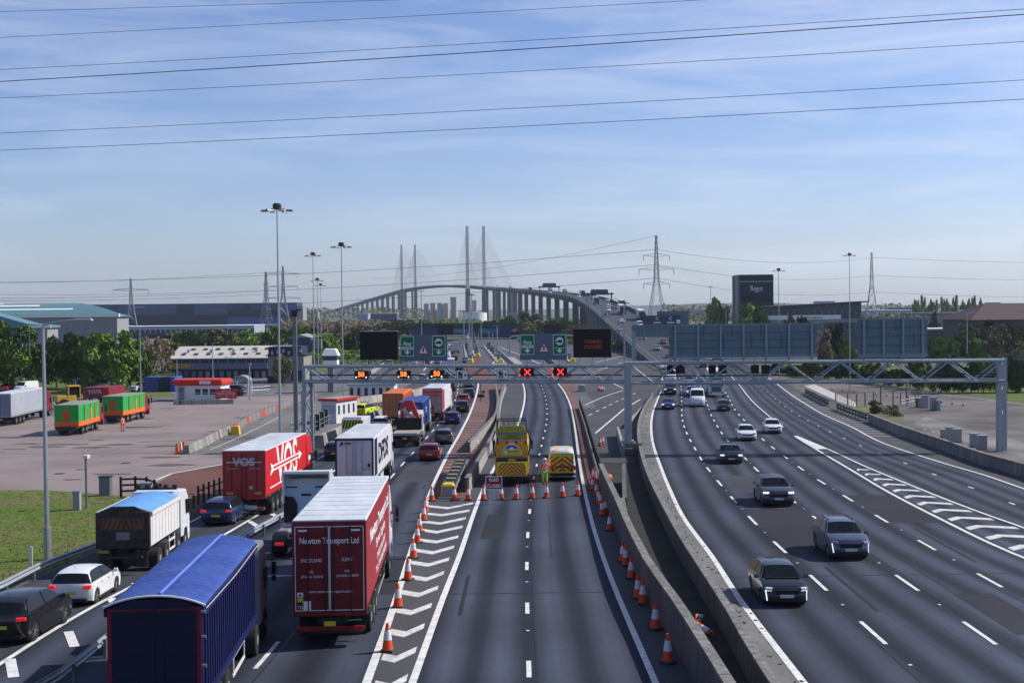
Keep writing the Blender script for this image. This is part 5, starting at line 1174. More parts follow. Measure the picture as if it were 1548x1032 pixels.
def trailer(t, L, W, H, zf, side, roof, rear, frame=None, curtain=False, axles=3, ribs=0, doors=True, y0=0., seam=True):
    """box body of a trailer or container, rear face at y0"""
    e = .05
    m = MB(); m.bx(-W / 2, W / 2, y0 + e, y0 + L, zf, H - .04); m.build('box_body', side, t, bev=.02)
    m = MB(); m.add([(-W / 2 - .01, y0, H - .05), (W / 2 + .01, y0, H - .05), (W / 2 + .01, y0 + L, H - .05), (-W / 2 - .01, y0 + L, H - .05), (-W / 2 + .02, y0, H + .0), (W / 2 - .02, y0, H + .0), (W / 2 - .02, y0 + L, H + .0), (-W / 2 + .02, y0 + L, H + .0)], [(3, 2, 1, 0), (4, 5, 6, 7), (0, 1, 5, 4), (1, 2, 6, 5), (2, 3, 7, 6), (3, 0, 4, 7)]); rf = m.build('roof', roof, t)
    m = MB()
    n = int(L / 1.2)
    for i in range(1, n): m.bx(-W / 2 + .06, W / 2 - .06, y0 + L * i / n - .02, y0 + L * i / n + .02, H, H + .012)
    m.build('roof_seams', roof, rf)
    fr = frame or rear
    m = MB()
    for s in (-1, 1): m.bx(s * (W / 2 - .06) - .06, s * (W / 2 - .06) + .06, y0 - .02, y0 + .06, zf - .1, H - .05)
    m.bx(-W / 2 + .12, W / 2 - .12, y0 - .02, y0 + .06, H - .18, H - .05); m.bx(-W / 2 + .12, W / 2 - .12, y0 - .02, y0 + .06, zf - .15, zf); m.build('rear_frame', fr, t)
    if doors:
        for s in (-1, 1):
            d = MB(); d.bx(min(s * .015, s * (W / 2 - .13)), max(s * .015, s * (W / 2 - .13)), y0 - .0, y0 + .05, zf + .01, H - .19); dr = d.build('rear_door', rear, t)
            m = MB()
            for xx in (.14, W / 4 + .1) if doors != 2 else (.12, .5):
                m.tube((s * xx, y0 - .04, zf - .05), (s * xx, y0 - .04, H - .22), .022, 5)
            m.bx(min(s * .1, s * .5), max(s * .1, s * .5), y0 - .055, y0 - .03, zf + .42, zf + .46)
            m.build('lock_bar', steel if doors != 3 else dark, dr)
    m = MB(); m.bx(-W / 2, W / 2, y0 + .06, y0 + L, zf - .14, zf); m.build('side_rail', frame or dark, t)
    if ribs:
        m = MB(); n = int(L / ribs)
        for i in range(n):
            for s in (-1, 1): m.bx(s * (W / 2 + .02) - .03, s * (W / 2 + .02) + .03, y0 + .15 + i * ribs, y0 + .15 + i * ribs + ribs * .45, zf + .12, H - .18)
        m.build('corrugation', side, t)
    if curtain:
        n = int(L / .55); m = MB(); m.bx(-W / 2 - .016, W / 2 + .016, y0 + .2, y0 + L - .2, zf - .2, zf - .15)
        for i in range(n):
            for s in (-1, 1): m.bx(s * (W / 2 + .012) - .01, s * (W / 2 + .012) + .01, y0 + .3 + i * .55, y0 + .35 + i * .55, zf - .22, zf + .12)
        m.build('curtain_straps', black, t)
    chassis(t, y0 + .2, y0 + L - .6)
    if L > 9:
        for i in range(5): m = MB(); m.bx(-W / 2 - .03, W / 2 + .03, y0 + 1 + i * (L - 2) / 4, y0 + 1.12 + i * (L - 2) / 4, zf - .1, zf - .04); m.build('marker_lamp', M('amber_reflector', (.6, .35, .04), .5), t)
        m = MB(); m.bx(-W / 2 + .2, W / 2 - .2, y0 - .03, y0 + .3, .45, .5); m.bx(-.5, .5, y0 + .8, y0 + 5.5, .55, .62); m.build('underframe', dark, t)
def sideguard(t, W, ya, yb, mat=steel, z0=.5, z1=.95):
    for s in (-1, 1):
        m = MB()
        for z in (z0, z1): m.bx(s * (W / 2 - .04) - .02, s * (W / 2 - .04) + .02, ya, yb, z - .05, z + .05)
        for y in (ya + .1, yb - .1): m.bx(s * (W / 2 - .04) - .018, s * (W / 2 - .04) + .018, y, y + .08, z0, z1 + .2)
        m.build('side_guard', mat, t)
def from_roof(rr, fr, H, W):
    """rear-right and front-right top corners in the photograph -> location of the rear centre and heading"""
    a, b = G(*rr, H), G(*fr, H); rz = -atan2(b.x - a.x, b.y - a.y); u = Vector((cos(rz), sin(rz))); x = a.x - u.x * W / 2; y = a.y - u.y * W / 2
    g = (zg(y + 8) - zg(y)) / 8
    return Vector((x, y, zg(y) + .022)), rz, atan2(g * cos(rz), 1), (b - a).length
def artic(name, label, rr, fr, H, W, L, side, roof, rear, cabcol, zf=1.2, loc=None, cabH=3.7, frame=None, **kw):
    if loc is None: lc, rz, pt, ln = from_roof(rr, fr, H, W)
    else: lc, rz, pt = loc
    t = thing(name, label, 'lorry', tuple(lc), rz, None, pt)
    trailer(t, L, W, H, zf, side, roof, rear, frame=frame, **kw)
    return t
mar = M('maroon_paint', (.15, .014, .018), .5, .0, var=.3, scale=1.1, detail=8); marc = M('maroon_curtain', (.24, .020, .028), .6, var=.28, scale=.6, bump=.5, warp=(1, 2.2, .35)); whr = M('white_roof', (.52, .55, .58), .55, var=.2, scale=.9, detail=8, warp=(1, .3, 1))
lett = M('white_lettering', (.72, .72, .72), .5)
def sidetext(s, t, x, y, z, size, mat, width, **k):   # on the right-hand flank, reading towards the front
    return text(s, size, mat, t, (x + .012, y, z), rot=(pi / 2, 0, pi / 2), width=width, depth=.006, **k)
# 1 the maroon curtain sider
T_, W_ = 13.6, 2.55
t = artic('articulated_lorry', 'maroon curtain sided lorry with white transport company lettering, roof seen from above', (552.7, 786), (585, 724.4), 4.38, W_, 13.6, marc, whr, mar, None, curtain=True, doors=3)
chr_ = t
m = MB()
for x0, x1 in ((-1.18, -.02), (.02, 1.18)):
    for a, b in (((x0, 1.25), (x1, 1.25)), ((x0, 4.15), (x1, 4.15)), ((x0, 1.25), (x0, 4.15)), ((x1, 1.25), (x1, 4.15))):
        m.bx(min(a[0], b[0]) - .012, max(a[0], b[0]) + .012, -.03, -.012, min(a[1], b[1]) - .012, max(a[1], b[1]) + .012)
m.build('door_outline', lett, t)
text('Newton Transport Ltd', .30, lett, t, (0, -.03, 3.66), width=2.05, depth=.004, bold=.004)
text('SNODLAND', .17, lett, t, (-.62, -.03, 2.98), width=.72, depth=.004); text('KENT', .17, lett, t, (.62, -.03, 3.0), width=.36, depth=.004)
text('TEL', .12, lett, t, (-.62, -.03, 2.58), width=.16, depth=.004); text('FAX.', .12, lett, t, (.62, -.03, 2.6), width=.18, depth=.004)
text('(01634) 240240', .12, lett, t, (-.60, -.03, 2.42), width=.76, depth=.004); text('(01634) 240099', .12, lett, t, (.62, -.03, 2.44), width=.76, depth=.004)
text('www.newtontransport.com', .13, lett, t, (0, -.03, 1.90), width=1.55, depth=.004); text('T35', .15, lett, t, (-1.02, -.03, 1.36), width=.2, depth=.004)
m = MB(); m.box((-1.02, -.03, 1.80), (.2, .01, .16)); m.build('warning_sticker', lett, t); m = MB(); m.box((-1.02, -.032, 1.62), (.2, .01, .14)); m.build('warning_sticker', hazy, t)
m = MB(); m.prism([(-1.08, -.042, 1.75), (-.96, -.042, 1.75), (-1.02, -.042, 1.86)], (0, .004, 0)); m.build('warning_symbol', black, t)
m = MB(); m.box((-.78, -.03, 1.42), (.2, .01, .26)); m.build('blue_sticker', M('sticker_blue', (.05, .15, .5), .5), t); m = MB(); m.box((-.78, -.038, 1.42), (.26, .006, .32)); m.build('sticker_edge', lett, t)
for s in (-1, 1): m = MB(); m.box((s * .9, -.03, 4.02), (.34, .01, .06)); m.build('badge', lett, t)
sidetext('Newton Transport Ltd', t, W_ / 2, 7.2, 3.45, .75, lett, 11.0, bold=.012); sidetext('Express Logistics', t, W_ / 2, 7.4, 2.75, .5, lett, 5.6, shear=.3); sidetext('SNODLAND KENT', t, W_ / 2, 7.8, 2.15, .36, lett, 5.0); sidetext('TEL: (01634) 240240', t, W_ / 2, 7.8, 1.7, .34, lett, 6.4)
lorry_rear(t, W_, -.1, .62, col=mar); 
for y in (2.2, 3.5, 4.8): axle(t, y, .52, W_)
sideguard(t, W_, 6.0, 10.2, steel, .55, .95); cabin(t, 14.2, gwht, 3.75, 2.5, 2.25, bumper=gwht); axle(t, 12.4, .52, W_, True); axle(t, 15.4, .52, W_)
m = MB(); m.bx(-1.25, 1.25, 14.3, 16.2, .45, 1.15); m.build('cab_lower_panel', M('lorry_blue', (.05, .16, .42), .35), t, bev=.05); chassis(t, 13.0, 14.6)
# 2 the blue bulk tipper
tb = M('navy_body', (.014, .018, .085), .45, .1, var=.25, scale=1., detail=8); tg = M('tailgate_navy', (.007, .009, .034), .5, .0, var=.3, scale=2., detail=8); ts_ = M('blue_sheet', (.035, .07, .27), .5, var=.28, scale=.7, bump=.9, detail=6, warp=(1, 2.5, 1)); trd = M('red_trim', (.16, .01, .03), .5)
lc, rz, pt, ln = from_roof((306, 917), (396, 809), 3.75, 2.5)
t = thing('bulk_tipper_lorry', 'large navy bulk tipper lorry with blue load sheet, cut by the lower edge', 'lorry', tuple(lc), rz, None, pt)
LT = 10.0; m = MB(); m.bx(-1.22, 1.22, .06, LT, 1.25, 3.7); m.build('tipper_body', tb, t)
m = MB(); n = 26
for i in range(n):
    for s in (-1, 1): m.bx(s * 1.24 - .035, s * 1.24 + .035, .25 + i * (LT - .4) / n, .25 + i * (LT - .4) / n + .13, 1.4, 3.45)
m.build('body_ribs', tb, t)
for s in (-1, 1):
    for z0_, z1_ in ((3.5, 3.72), (1.2, 1.34)): m = MB(); m.bx(s * 1.26 - .05, s * 1.26 + .05, .05, LT, z0_, z1_); m.build('body_rail', tb, t)
m = MB(); NX, NY = 30, 110; import random as _r
rr_ = _r.Random(3)
for j in range(NY + 1):
    for i in range(NX + 1):
        u = i / NX * 2 - 1; v = j / NY; hoop = .035 * max(0, cos(v * pi * 2 * 3)) ; z = 3.74 + .27 * (1 - abs(u) ** 2.2) * (1 + .25 * hoop) + hoop - .06 * (1 - abs(u)) * sin(v * pi * 3) ** 2 + .014 * sin(v * 170 + 2.5 * sin(u * 5 + v * 9)) * (.4 + .6 * abs(u)) + .010 * sin(u * 23 + v * 31) * sin(v * 47) + rr_.uniform(-.003, .003)
        m.v.append((u * 1.31, v * LT, z if abs(u) < .999 else 3.62))
for j in range(NY):
    for i in range(NX): q = j * (NX + 1) + i; m.f.append((q, q + 1, q + NX + 2, q + NX + 1))
m.build('load_sheet', ts_, t, smooth=60)
m = MB()
for i in range(9): a, b = -1.31 + 2.62 * i / 9, -1.31 + 2.62 * (i + 1) / 9; za, zb = [3.76 + .27 * (1 - abs(x / 1.31) ** 2.2) for x in (a, b)]; m.tube((a, -.0, za), (b, -.0, zb), .03, 6)
m.build('sheet_edge_rail', M('white_trim', (.6, .6, .62), .4), t)
m = MB(); m.tube((.12, .1, 4.06), (.12, LT - .1, 4.06), .045, 8); m.build('sheet_roller', M('sheet_roller', (.10, .16, .5), .4), t)
for s in (-1, 1): m = MB(); m.path([(s * 1.32, .1, 3.66), (s * 1.34, LT * .5, 3.60), (s * 1.32, LT, 3.66)], .012, 4); m.build('sheet_rope', M('rope', (.5, .48, .45), .8), t)
m = MB(); m.bx(-1.20, 1.20, -.04, .06, 1.3, 3.72); m.prism([(-1.2, -.04, 3.72), (1.2, -.04, 3.72), (.6, -.04, 3.94), (-.6, -.04, 3.94)], (0, .08, 0)); m.build('tailgate', tg, t)
for s in (-1, 1): m = MB(); m.bx(s * 1.14 - .05, s * 1.14 + .05, -.06, -.035, 1.3, 3.72); m.build('red_stripe', trd, t)
m = MB(); m.bx(-1.2, 1.2, -.055, -.035, 3.66, 3.70); m.build('red_top_stripe', trd, t)
m = MB(); m.tube((0, -.08, 1.4), (0, -.08, 3.9), .02, 5); m.bx(-.5, .4, -.075, -.04, 3.2, 3.5); m.bx(-.25, .25, -.07, -.04, 1.4, 3.3)
for z in (1.8, 2.4, 3.0): m.bx(-1.1, 1.1, -.06, -.04, z, z + .07)
m.build('tailgate_fittings', tg, t)
for z in (2.2, 2.95, 3.6): m = MB(); m.tube((1.22, -.08, z), (1.34, -.08, z), .05, 6); m.build('hinge', steel_d, t)
text('FLEETLINE', .07, lett, t, (-.85, -.06, 3.56), width=.3, depth=.002) if False else None
lorry_rear(t, 2.5, -.1, .75)
chassis(t, .3, LT + 3); sideguard(t, 2.5, 5.0, 7.4, M('white_bar', (.6, .6, .6), .5), .55, 1.1)
for y in (1.4, 2.7, 4.0): axle(t, y, .52, 2.5)
grc = M('lorry_grey', (.22, .23, .25), .4, .2)
cabin(t, LT + .9, grc, 3.5, 2.5, 2.2); axle(t, LT - .3, .52, 2.5, True); axle(t, LT + 2.3, .52, 2.5)
# 3 the red trailer
redv = M('lorry_red', (.50, .018, .022), .45, .0, var=.14, scale=.8, detail=8); redd = M('lorry_dark_red', (.34, .012, .015), .4, var=.08, scale=1.)
t = artic('articulated_lorry', 'bright red lorry with huge white VOS lettering on its flank in the slip road', (400.5, 681), (456, 657), 4.05, 2.55, 13.4, redv, whr, redd, None, zf=1.3, doors=3)
vt = sidetext('VOS', t, 1.275, 6.6, 2.72, 3.1, lett, 6.8, bold=.06, shear=.0)
m = MB(); m.bar((1.302, 2.2, 2.78), (1.302, 10.9, 2.78), .006, .46); m.build('arrow_outline', redv, t)  # red livery band outlining the white arrow where it crosses the letters
m = MB(); m.bx(1.306, 1.32, 1.8, 10.6, 2.85, 2.96); m.bx(1.306, 1.32, 1.8, 10.6, 2.60, 2.71); m.prism([(1.295, 10.4, 3.12), (1.295, 11.5, 2.78), (1.295, 10.4, 2.44)], (.02, 0, 0)); m.prism([(1.295, 1.2, 3.15), (1.295, 2.1, 2.95), (1.295, 2.1, 2.6), (1.295, 1.2, 2.4), (1.295, 1.6, 2.78)], (.02, 0, 0)); m.build('arrow', lett, t)
m = MB(); m.bx(1.28, 1.29, 1.2, 11.6, 1.62, 1.70); m.build('white_stripe', lett, t)
text('VOS', .62, M('grey_lettering', (.42, .40, .42), .5), t, (0, -.06, 3.35), width=1.35, bold=.03, depth=.004); m = MB(); m.bx(-1.05, 1.05, -.065, -.055, 3.33, 3.37); m.build('arrow_line', lett, t)
text('Deventer', .14, MATS['grey_lettering'], t, (-.65, -.06, 2.98), width=.7, depth=.004); text('Holland', .14, MATS['grey_lettering'], t, (.65, -.06, 2.98), width=.62, depth=.004)
for s in (-1, 1): m = MB(); m.box((s * .85, -.05, 1.52), (.42, .02, .12)); m.build('reflector_plate', M('amber_reflector', (.6, .35, .04), .5), t)
m = MB(); sx, sz = .42, 1.85; m.prism([(sx + cos(pi / 2 + i * pi / 5) * (.17 if i % 2 == 0 else .075), -.06, sz + sin(pi / 2 + i * pi / 5) * (.17 if i % 2 == 0 else .075)) for i in range(10)], (0, .01, 0)); m.build('star_emblem', MATS['grey_lettering'], t)
lorry_rear(t, 2.55, -.05, .6, col=steel); m = MB(); m.bx(-.75, .75, -.12, -.06, .62, .80); m.build('bumper_plate', M('grey_plate', (.45, .43, .42), .5), t)
for y in (2.2, 3.5, 4.8): axle(t, y, .52, 2.55)
m = MB(); m.bx(-1.2, 1.2, 5.8, 10.2, .45, 1.1); m.build('side_skirt', redv, t, bev=.03)
cabin(t, 13.9, redv, 3.8, 2.5, 2.25); axle(t, 12.2, .52, 2.5, True); axle(t, 15.2, .52, 2.5); m = MB(); m.bx(1.262, 1.28, 14.2, 15.0, 2.05, 2.35); m.build('cab_marking', lett, t)
# 4 refrigerated trailer
wht = M('trailer_white', (.60, .60, .63), .4, var=.07, scale=1.2); whd = M('door_white', (.52, .50, .56), .45, var=.08, scale=1.4); ink = M('ink_blue', (.01, .015, .05), .5)
t = artic('articulated_lorry', 'white refrigerated lorry with dark capital letters on its side, behind the tractor unit', (564.5, 662), (589, 641.5), 4.05, 2.55, 13.4, wht, whr, whd, None, zf=1.3, doors=2, frame=dark)
m = MB(); m.bx(1.28, 1.295, .5, 2.3, 1.45, 3.9); m.build('dark_panel', ink, t)
sidetext('DFDS', t, 1.275, 7.0, 2.6, 1.9, ink, 7.6, bold=.07)
m = MB(); m.bx(1.297, 1.302, 0, 0, 0, 0) if 0 else None
text('DFDS', .18, ink, t, (-.42, -.07, 3.68), width=.42, bold=.01, depth=.004); m = MB(); m.prism([(-.95, -.065, 3.55), (-.78, -.065, 3.55), (-.70, -.065, 3.78), (-.87, -.065, 3.78)], (0, .01, 0)); m.build('logo_block', ink, t)
text('RFD 1064', .12, ink, t, (.78, -.07, 2.0), width=.55, depth=.004)
for s in (-1, 1): m = MB(); m.box((s * .85, -.05, 1.5), (.50, .02, .15)); m.build('reflector_plate', MATS['amber_reflector'], t)
m = MB(); m.box((.95, -.06, 2.25), (.16, .02, .22)); m.build('hazard_plate', black, t)
lorry_rear(t, 2.55, -.05, .6)
for y in (2.2, 3.5, 4.8): axle(t, y, .52, 2.55)
m = MB(); m.bx(-1.15, 1.15, 6.0, 8.4, .5, 1.15); m.build('pallet_box', M('light_grey_box', (.5, .5, .5), .5), t); cabin(t, 13.9, gwht, 3.8, 2.5, 2.25); axle(t, 12.2, .52, 2.5, True); axle(t, 15.2, .52, 2.5)
# 5 white tractor unit without trailer
q = P(463, 780, 61.5); yq = 61.0; xq = (463 - 774) * 65 / 1900; rz = heading(M2, 62) * 1.0
t = thing('tractor_unit', 'white tractor unit without a trailer, blue grey rear wall and roof air deflector', 'lorry', (xq + .1, yq, zg(yq) + .022), rz, None, -.02)
bgrey = M('cab_back_blue_grey', (.36, .46, .58), .4, .1, var=.06)
cabin(t, 3.6, gwht, 3.45, 2.48, 2.25); m = MB(); m.bx(-1.18, 1.18, 3.54, 3.60, 1.1, 3.2); m.build('rear_wall', bgrey, t, bev=.02)
m = MB(); m.bx(-1.2, 1.2, 3.1, 3.7, 3.72, 3.86); m.bx(-1.22, -1.15, 3.1, 4.4, 2.2, 3.84); m.bx(1.15, 1.22, 3.1, 4.4, 2.2, 3.84); m.prism([(-1.2, 4.9, 3.3), (-1.2, 3.6, 3.74), (-1.2, 3.6, 3.84), (-1.2, 5.1, 3.42)], (2.4, 0, 0)); m.build('air_deflector', gwht, t, bev=.02)
m = MB(); m.bx(-.3, .2, 3.5, 3.545, 2.55, 2.66); m.bx(-1.1, -.5, 3.5, 3.545, 2.98, 3.04); m.bx(.4, 1.05, 3.5, 3.545, 2.98, 3.04); m.build('rear_vents', black, t)
m = MB(); m.prism([(-1.2, 3.45, 1.2), (-.55, 3.45, 1.2), (-.5, 3.45, 2.1), (-.7, 3.45, 2.5), (-1.2, 3.45, 2.55)], (0, .1, 0)); m.build('exhaust_shield', black, t); chassis(t, -.3, 5.0)
m = MB(); m.lathe((0, .9, .95), [(.55, 0), (.6, .1), (.3, .16)], 14); m.bx(-.45, .45, .0, 1.8, .85, .95); m.build('fifth_wheel', dark, t)
for s in (-1, 1):
    m = MB(); m.lathe((s * 1.0, .8, .55), [(.60, -.28), (.60, .28)], 14, 'X'); m.build('rear_mudguard', black, t)
    m = MB(); m.bx(s * 1.0 - .3, s * 1.0 + .3, 1.9, 3.3, .45, 1.05); m.build('fuel_tank', steel, t, bev=.08)
axle(t, .8, .52, 2.5, True); axle(t, 4.7, .52, 2.5); lorry_rear(t, 2.3, -.35, .7, lit=True)
# 6 white rigid tipper in the slip road
loc, rz, pt = wheels_place((237, 859.5), (296, 815), 1, 2.5, 1.5, 7.0)
t = thing('tipper_lorry', 'white rigid tipper lorry with light blue sheet and dirty tailgate on the slip road', 'lorry', tuple(loc), rz, None, pt)
dirt = M('dirty_black', (.045, .04, .035), .9, var=.5, scale=3); lbs = M('light_blue_sheet', (.12, .30, .58), .5, var=.12, scale=1.2, bump=.4); dch = M('grimy_chevron', (.11, .045, .03), .8, var=.4, scale=3)
m = MB(); m.bx(-1.22, 1.22, .25, 5.9, 1.25, 2.75); m.build('tipper_body', M('tipper_white', (.62, .60, .58), .5, var=.08, scale=1.5), t, bev=.02)
m = MB()
for i in range(9):
    for s in (-1, 1): m.bx(s * 1.225 - .01, s * 1.225 + .01, .5 + i * .62, .55 + i * .62, 1.35, 2.7)
for s in (-1, 1): m.bx(s * 1.25 - .05, s * 1.25 + .05, .25, 5.9, 2.66, 2.82)
m.build('body_ribs', MATS['tipper_white'], t)
m = MB(); NY = 14
for j in range(NY + 1):
    for i in range(9): u = i / 4 - 1; m.v.append((u * 1.2, .2 + 5.7 * j / NY, 2.83 + .26 * (1 - u * u)))
for j in range(NY):
    for i in range(8): q_ = j * 9 + i; m.f.append((q_, q_ + 1, q_ + 10, q_ + 9))
m.build('load_sheet', lbs, t, smooth=60)
m = MB(); m.bx(-1.22, 1.22, .0, .25, 1.2, 2.85); m.prism([(-1.22, .05, 2.8), (1.22, .05, 2.8), (.5, .05, 3.1), (-.5, .05, 3.1)], (0, .15, 0)); m.build('tailgate', dirt, t, bev=.02)
m = MB(); m.bx(-1.0, 1.0, -.03, 0, 2.05, 2.6); m.build('chevron_board', dch, t)
for i in range(-4, 5):
    if i: s = -1 if i < 0 else 1; m = MB(); x = i * .23 - s * .08; m.prism([(x, -.045, 2.07), (x + .11, -.045, 2.07), (x + .11 - s * .2, -.045, 2.58), (x - s * .2, -.045, 2.58)], (0, .014, 0)); m.build('chevron_stripe', M('grimy_yellow', (.12, .085, .05), .8, var=.3), t)
m = MB(); m.bx(-.28, .32, -.04, 0, 1.6, 1.95); m.build('grey_plate', M('dusty_grey', (.18, .18, .18), .8), t); m = MB(); m.bx(-1.1, 1.1, -.06, .1, 1.3, 1.45); m.bx(-.9, .9, -.1, .1, .75, .85); m.build('rear_rail', dirt, t)
for s in (-1, 1): m = MB(); m.box((s * .8, .1, .72), (.6, .05, .75)); m.build('mud_flap', dirt, t)
m = MB(); m.box((-.85, -.1, 1.08), (.5, .03, .13)); m.build('number_plate', M('dirty_yellow_plate', (.3, .24, .05), .7), t)
chassis(t, .3, 8, .95); axle(t, 1.5, .5, 2.5, True); axle(t, 2.85, .5, 2.5, True); axle(t, 5.6, .5, 2.5); axle(t, 7.1, .5, 2.5)
sideguard(t, 2.5, 3.6, 4.9, MATS['tipper_white'], .5, .95); cabin(t, 6.1, gwht, 3.05, 2.5, 2.1)
m = MB(); m.bx(-1.0, 1.0, 6.3, 6.5, 3.1, 3.2)
for i in range(5): m.box((-.9 + i * .45, 6.4, 3.27), (.2, .2, .16))
m.build('roof_lights', dark, t)
# 7 lorries further on
def box_lorry(label, rr, fr, H, W, L, side, roof, rear, cabc, zf=1.25, ribs=0, name='container_lorry', doors=True, frame=None, cabH=3.4):
    t = artic(name, label, rr, fr, H, W, L, side, roof, rear, None, zf=zf, ribs=ribs, doors=doors, frame=frame); lorry_rear(t, W, -.05, .65)
    for y in (1.6, 2.9, 4.2): axle(t, y, .5, W)
    cabin(t, L + .6, cabc, cabH, 2.5, 2.2); axle(t, L - .8, .5, 2.5, True); axle(t, L + 1.8, .5, 2.5); return t
orange = M('container_orange', (.62, .16, .04), .55, var=.12, scale=1.); orr = M('container_rust_orange', (.40, .12, .035), .6, var=.2, scale=1.4)
t = box_lorry('lorry carrying an orange shipping container, parked left of the blue one', (609.2, 594.6), (625, 585.4), 3.9, 2.44, 12.2, orange, orange, orr, gdark, ribs=.3)
blc = M('container_blue', (.03, .07, .26), .5, var=.12, scale=1.); 
t = box_lorry('lorry carrying a blue shipping container, ahead of the crane lorry', (638.3, 607.8), (650.8, 596.4), 3.9, 2.44, 12.2, blc, blc, M('container_blue_dark', (.02, .04, .13), .55), gwht, ribs=.3); sidetext('CMC', t, 1.30, 5.0, 2.8, .8, lett, 1.6)
t = box_lorry('white lorry with red bands and scuffed rear doors, ahead of the blue container', (668.9, 586.5), (677, 581.7), 4.15, 2.5, 12.5, wht, whr, M('door_grimy', (.35, .30, .28), .7, var=.3, scale=1.5), gwht, name='articulated_lorry')
m = MB(); m.bx(-1.2, 1.2, -.03, -.01, 3.55, 3.8); m.bx(-1.25, -1.15, -.03, -.01, 1.3, 3.9); m.bx(1.255, 1.27, .2, 2.6, 1.4, 3.9); m.build('red_band', redv, t); text('TURNERS', .34, redv, t, (0, -.06, 3.25), width=1.8, bold=.01, depth=.004)
for (px, py, lb, cc_, L, H, rr) in ((678, 571.5, 'white box lorry seen through the gantry lattice between signal and camera sign', wht, 9, 3.9, None), (688.5, 535, 'white lorry far away beside the curved sign frame', wht, 9, 3.9, None), (606, 548, 'white box lorry behind the left lane sign', wht, 8, 3.8, None)):
    q = G(px, py); rz = heading(M2, min(q.y, 250)); loc, pt = place(px, py, rz); t = thing('box_lorry', lb, 'lorry', tuple(loc), rz, None, pt); trailer(t, L, 2.5, H, 1.2, cc_, whr, whd); lorry_rear(t, 2.5, -.05, .65); axle(t, 1.6, .5); cabin(t, L + .3, gwht, 3.2, 2.4, 2.0); axle(t, L + 1.5, .5)
# crane lorry
q = G(612, 676.5); rz = heading(M2, q.y); loc, pt = place(612, 676.5, rz); t = thing('crane_lorry', 'flatbed lorry with a folded red loading crane behind its cab', 'lorry', tuple(loc), rz, None, pt)
m = MB(); m.bx(-1.25, 1.25, 0, 6.4, 1.2, 1.35); m.build('flat_bed', M('bed_planks', (.30, .28, .25), .85, var=.2, scale=2), t); m = MB(); m.bx(-1.25, 1.25, -.05, 0, 1.15, 1.38); m.build('bed_edge', steel, t)
m = MB(); m.bx(-1.25, 1.25, 4.6, 4.7, 1.35, 2.55); m.build('headboard', black, t)
cr = M('crane_red', (.50, .03, .03), .4, var=.1)
m = MB(); m.prism([(-.9, 5.2, 2.2), (-.9, 5.2, 3.9), (-.3, 5.2, 4.3), (.35, 5.2, 4.25), (.9, 5.2, 2.9), (1.15, 5.2, 1.9), (.8, 5.2, 1.9), (.2, 5.2, 3.2)], (0, .45, 0)); m.build('crane_arm', cr, t, bev=.03)
m = MB(); m.bar((-.7, 5.0, 3.4), (.9, 5.0, 2.2), .25, .25); m.tube((-.4, 5.1, 2.0), (-.4, 5.1, 3.6), .1, 8); m.build('crane_ram', steel, t); m = MB(); m.box((0, 5.5, 1.75), (1.6, .7, .9)); m.build('crane_base', M('crane_grey', (.3, .3, .3), .5), t)
chassis(t, .2, 8, 1.1); lorry_rear(t, 2.5, -.05, .7); axle(t, 1.2, .5, 2.5, True); axle(t, 2.5, .5, 2.5, True); axle(t, 7.2, .5); sideguard(t, 2.5, 3.5, 5.6, steel); cabin(t, 6.2, gwht, 3.2, 2.5, 2.2)
# teal oncoming lorry
q = G(1083, 600.5); rz = heading(LB, q.y) + pi; loc, pt = place(1083, 600.5, rz, end=8.2); t = thing('articulated_lorry', 'oncoming lorry with a teal and white cab under the gantry', 'lorry', tuple(loc), rz, None, pt)
teal = M('lorry_teal', (.16, .34, .32), .4, .1); cabin(t, 6, gwht, 3.75, 2.5, 2.2, bumper=gwht); m = MB(); m.bx(-1.15, 1.15, 8.26, 8.32, 1.75, 1.95); m.prism([(-1.2, 8.23, 2.9), (1.2, 8.23, 2.9), (1.15, 7.85, 3.7), (-1.15, 7.85, 3.7)], (0, .04, 0)); m.bx(-1.2, 1.2, 8.24, 8.3, 1.65, 1.8); m.build('teal_band', teal, t); m = MB(); m.bx(-1.25, 1.25, -6, 5.4, 1.2, 4.0); m.build('trailer_body', wht, t); chassis(t, -6, 6.5); axle(t, 7.5); axle(t, 4.6); axle(t, -3.); axle(t, -1.7)
m = MB()
for i in range(4): m.bx(-.7, .7, 8.30, 8.34, 1.0 + i * .16, 1.06 + i * .16)
m.build('grille_bars', chrome, t)
# vans and others on the left
q = G(532, 668); rz = heading(S2, 112); loc, pt = place(532, 668, rz); t = thing('service_truck', 'white service truck with black and yellow chevrons on its rear, ahead of the refrigerated lorry', 'truck', tuple(loc), rz, None, pt)
m = MB(); m.bx(-1.05, 1.05, 0, 5.2, .55, 2.35); m.build('body', wht, t, bev=.06); m = MB(); m.bx(-1.0, 1.0, -.03, 0, 1.35, 2.2); m.build('chevron_panel', hazy, t)
for i in range(-3, 4): m = MB(); x = i * .3; m.prism([(x - .08, -.045, 1.37), (x + .08, -.045, 1.37), (x + .28, -.045, 2.18), (x + .12, -.045, 2.18)], (0, .012, 0)); m.build('black_stripe', black, t)
m = MB(); m.bx(-.95, .95, .2, 1.0, 2.36, 2.5); m.build('roof_light_bar', M('light_bar', (.5, .5, .55), .3), t, bev=.03)
lorry_rear(t, 2.1, -.02, .6); axle(t, 1.0, .4, 2.1); axle(t, 4.0, .4, 2.1)
A(574, 653, 'suv', 'white car whose roof shows over the refrigerated trailer', gwht, 4.6, 1.85, 1.7, far=True)
A(590, 642, 'hatch', 'dark blue car squeezed between the barrier and the orange container lorry', gnav, 4.3, 1.8, 1.5, far=True)
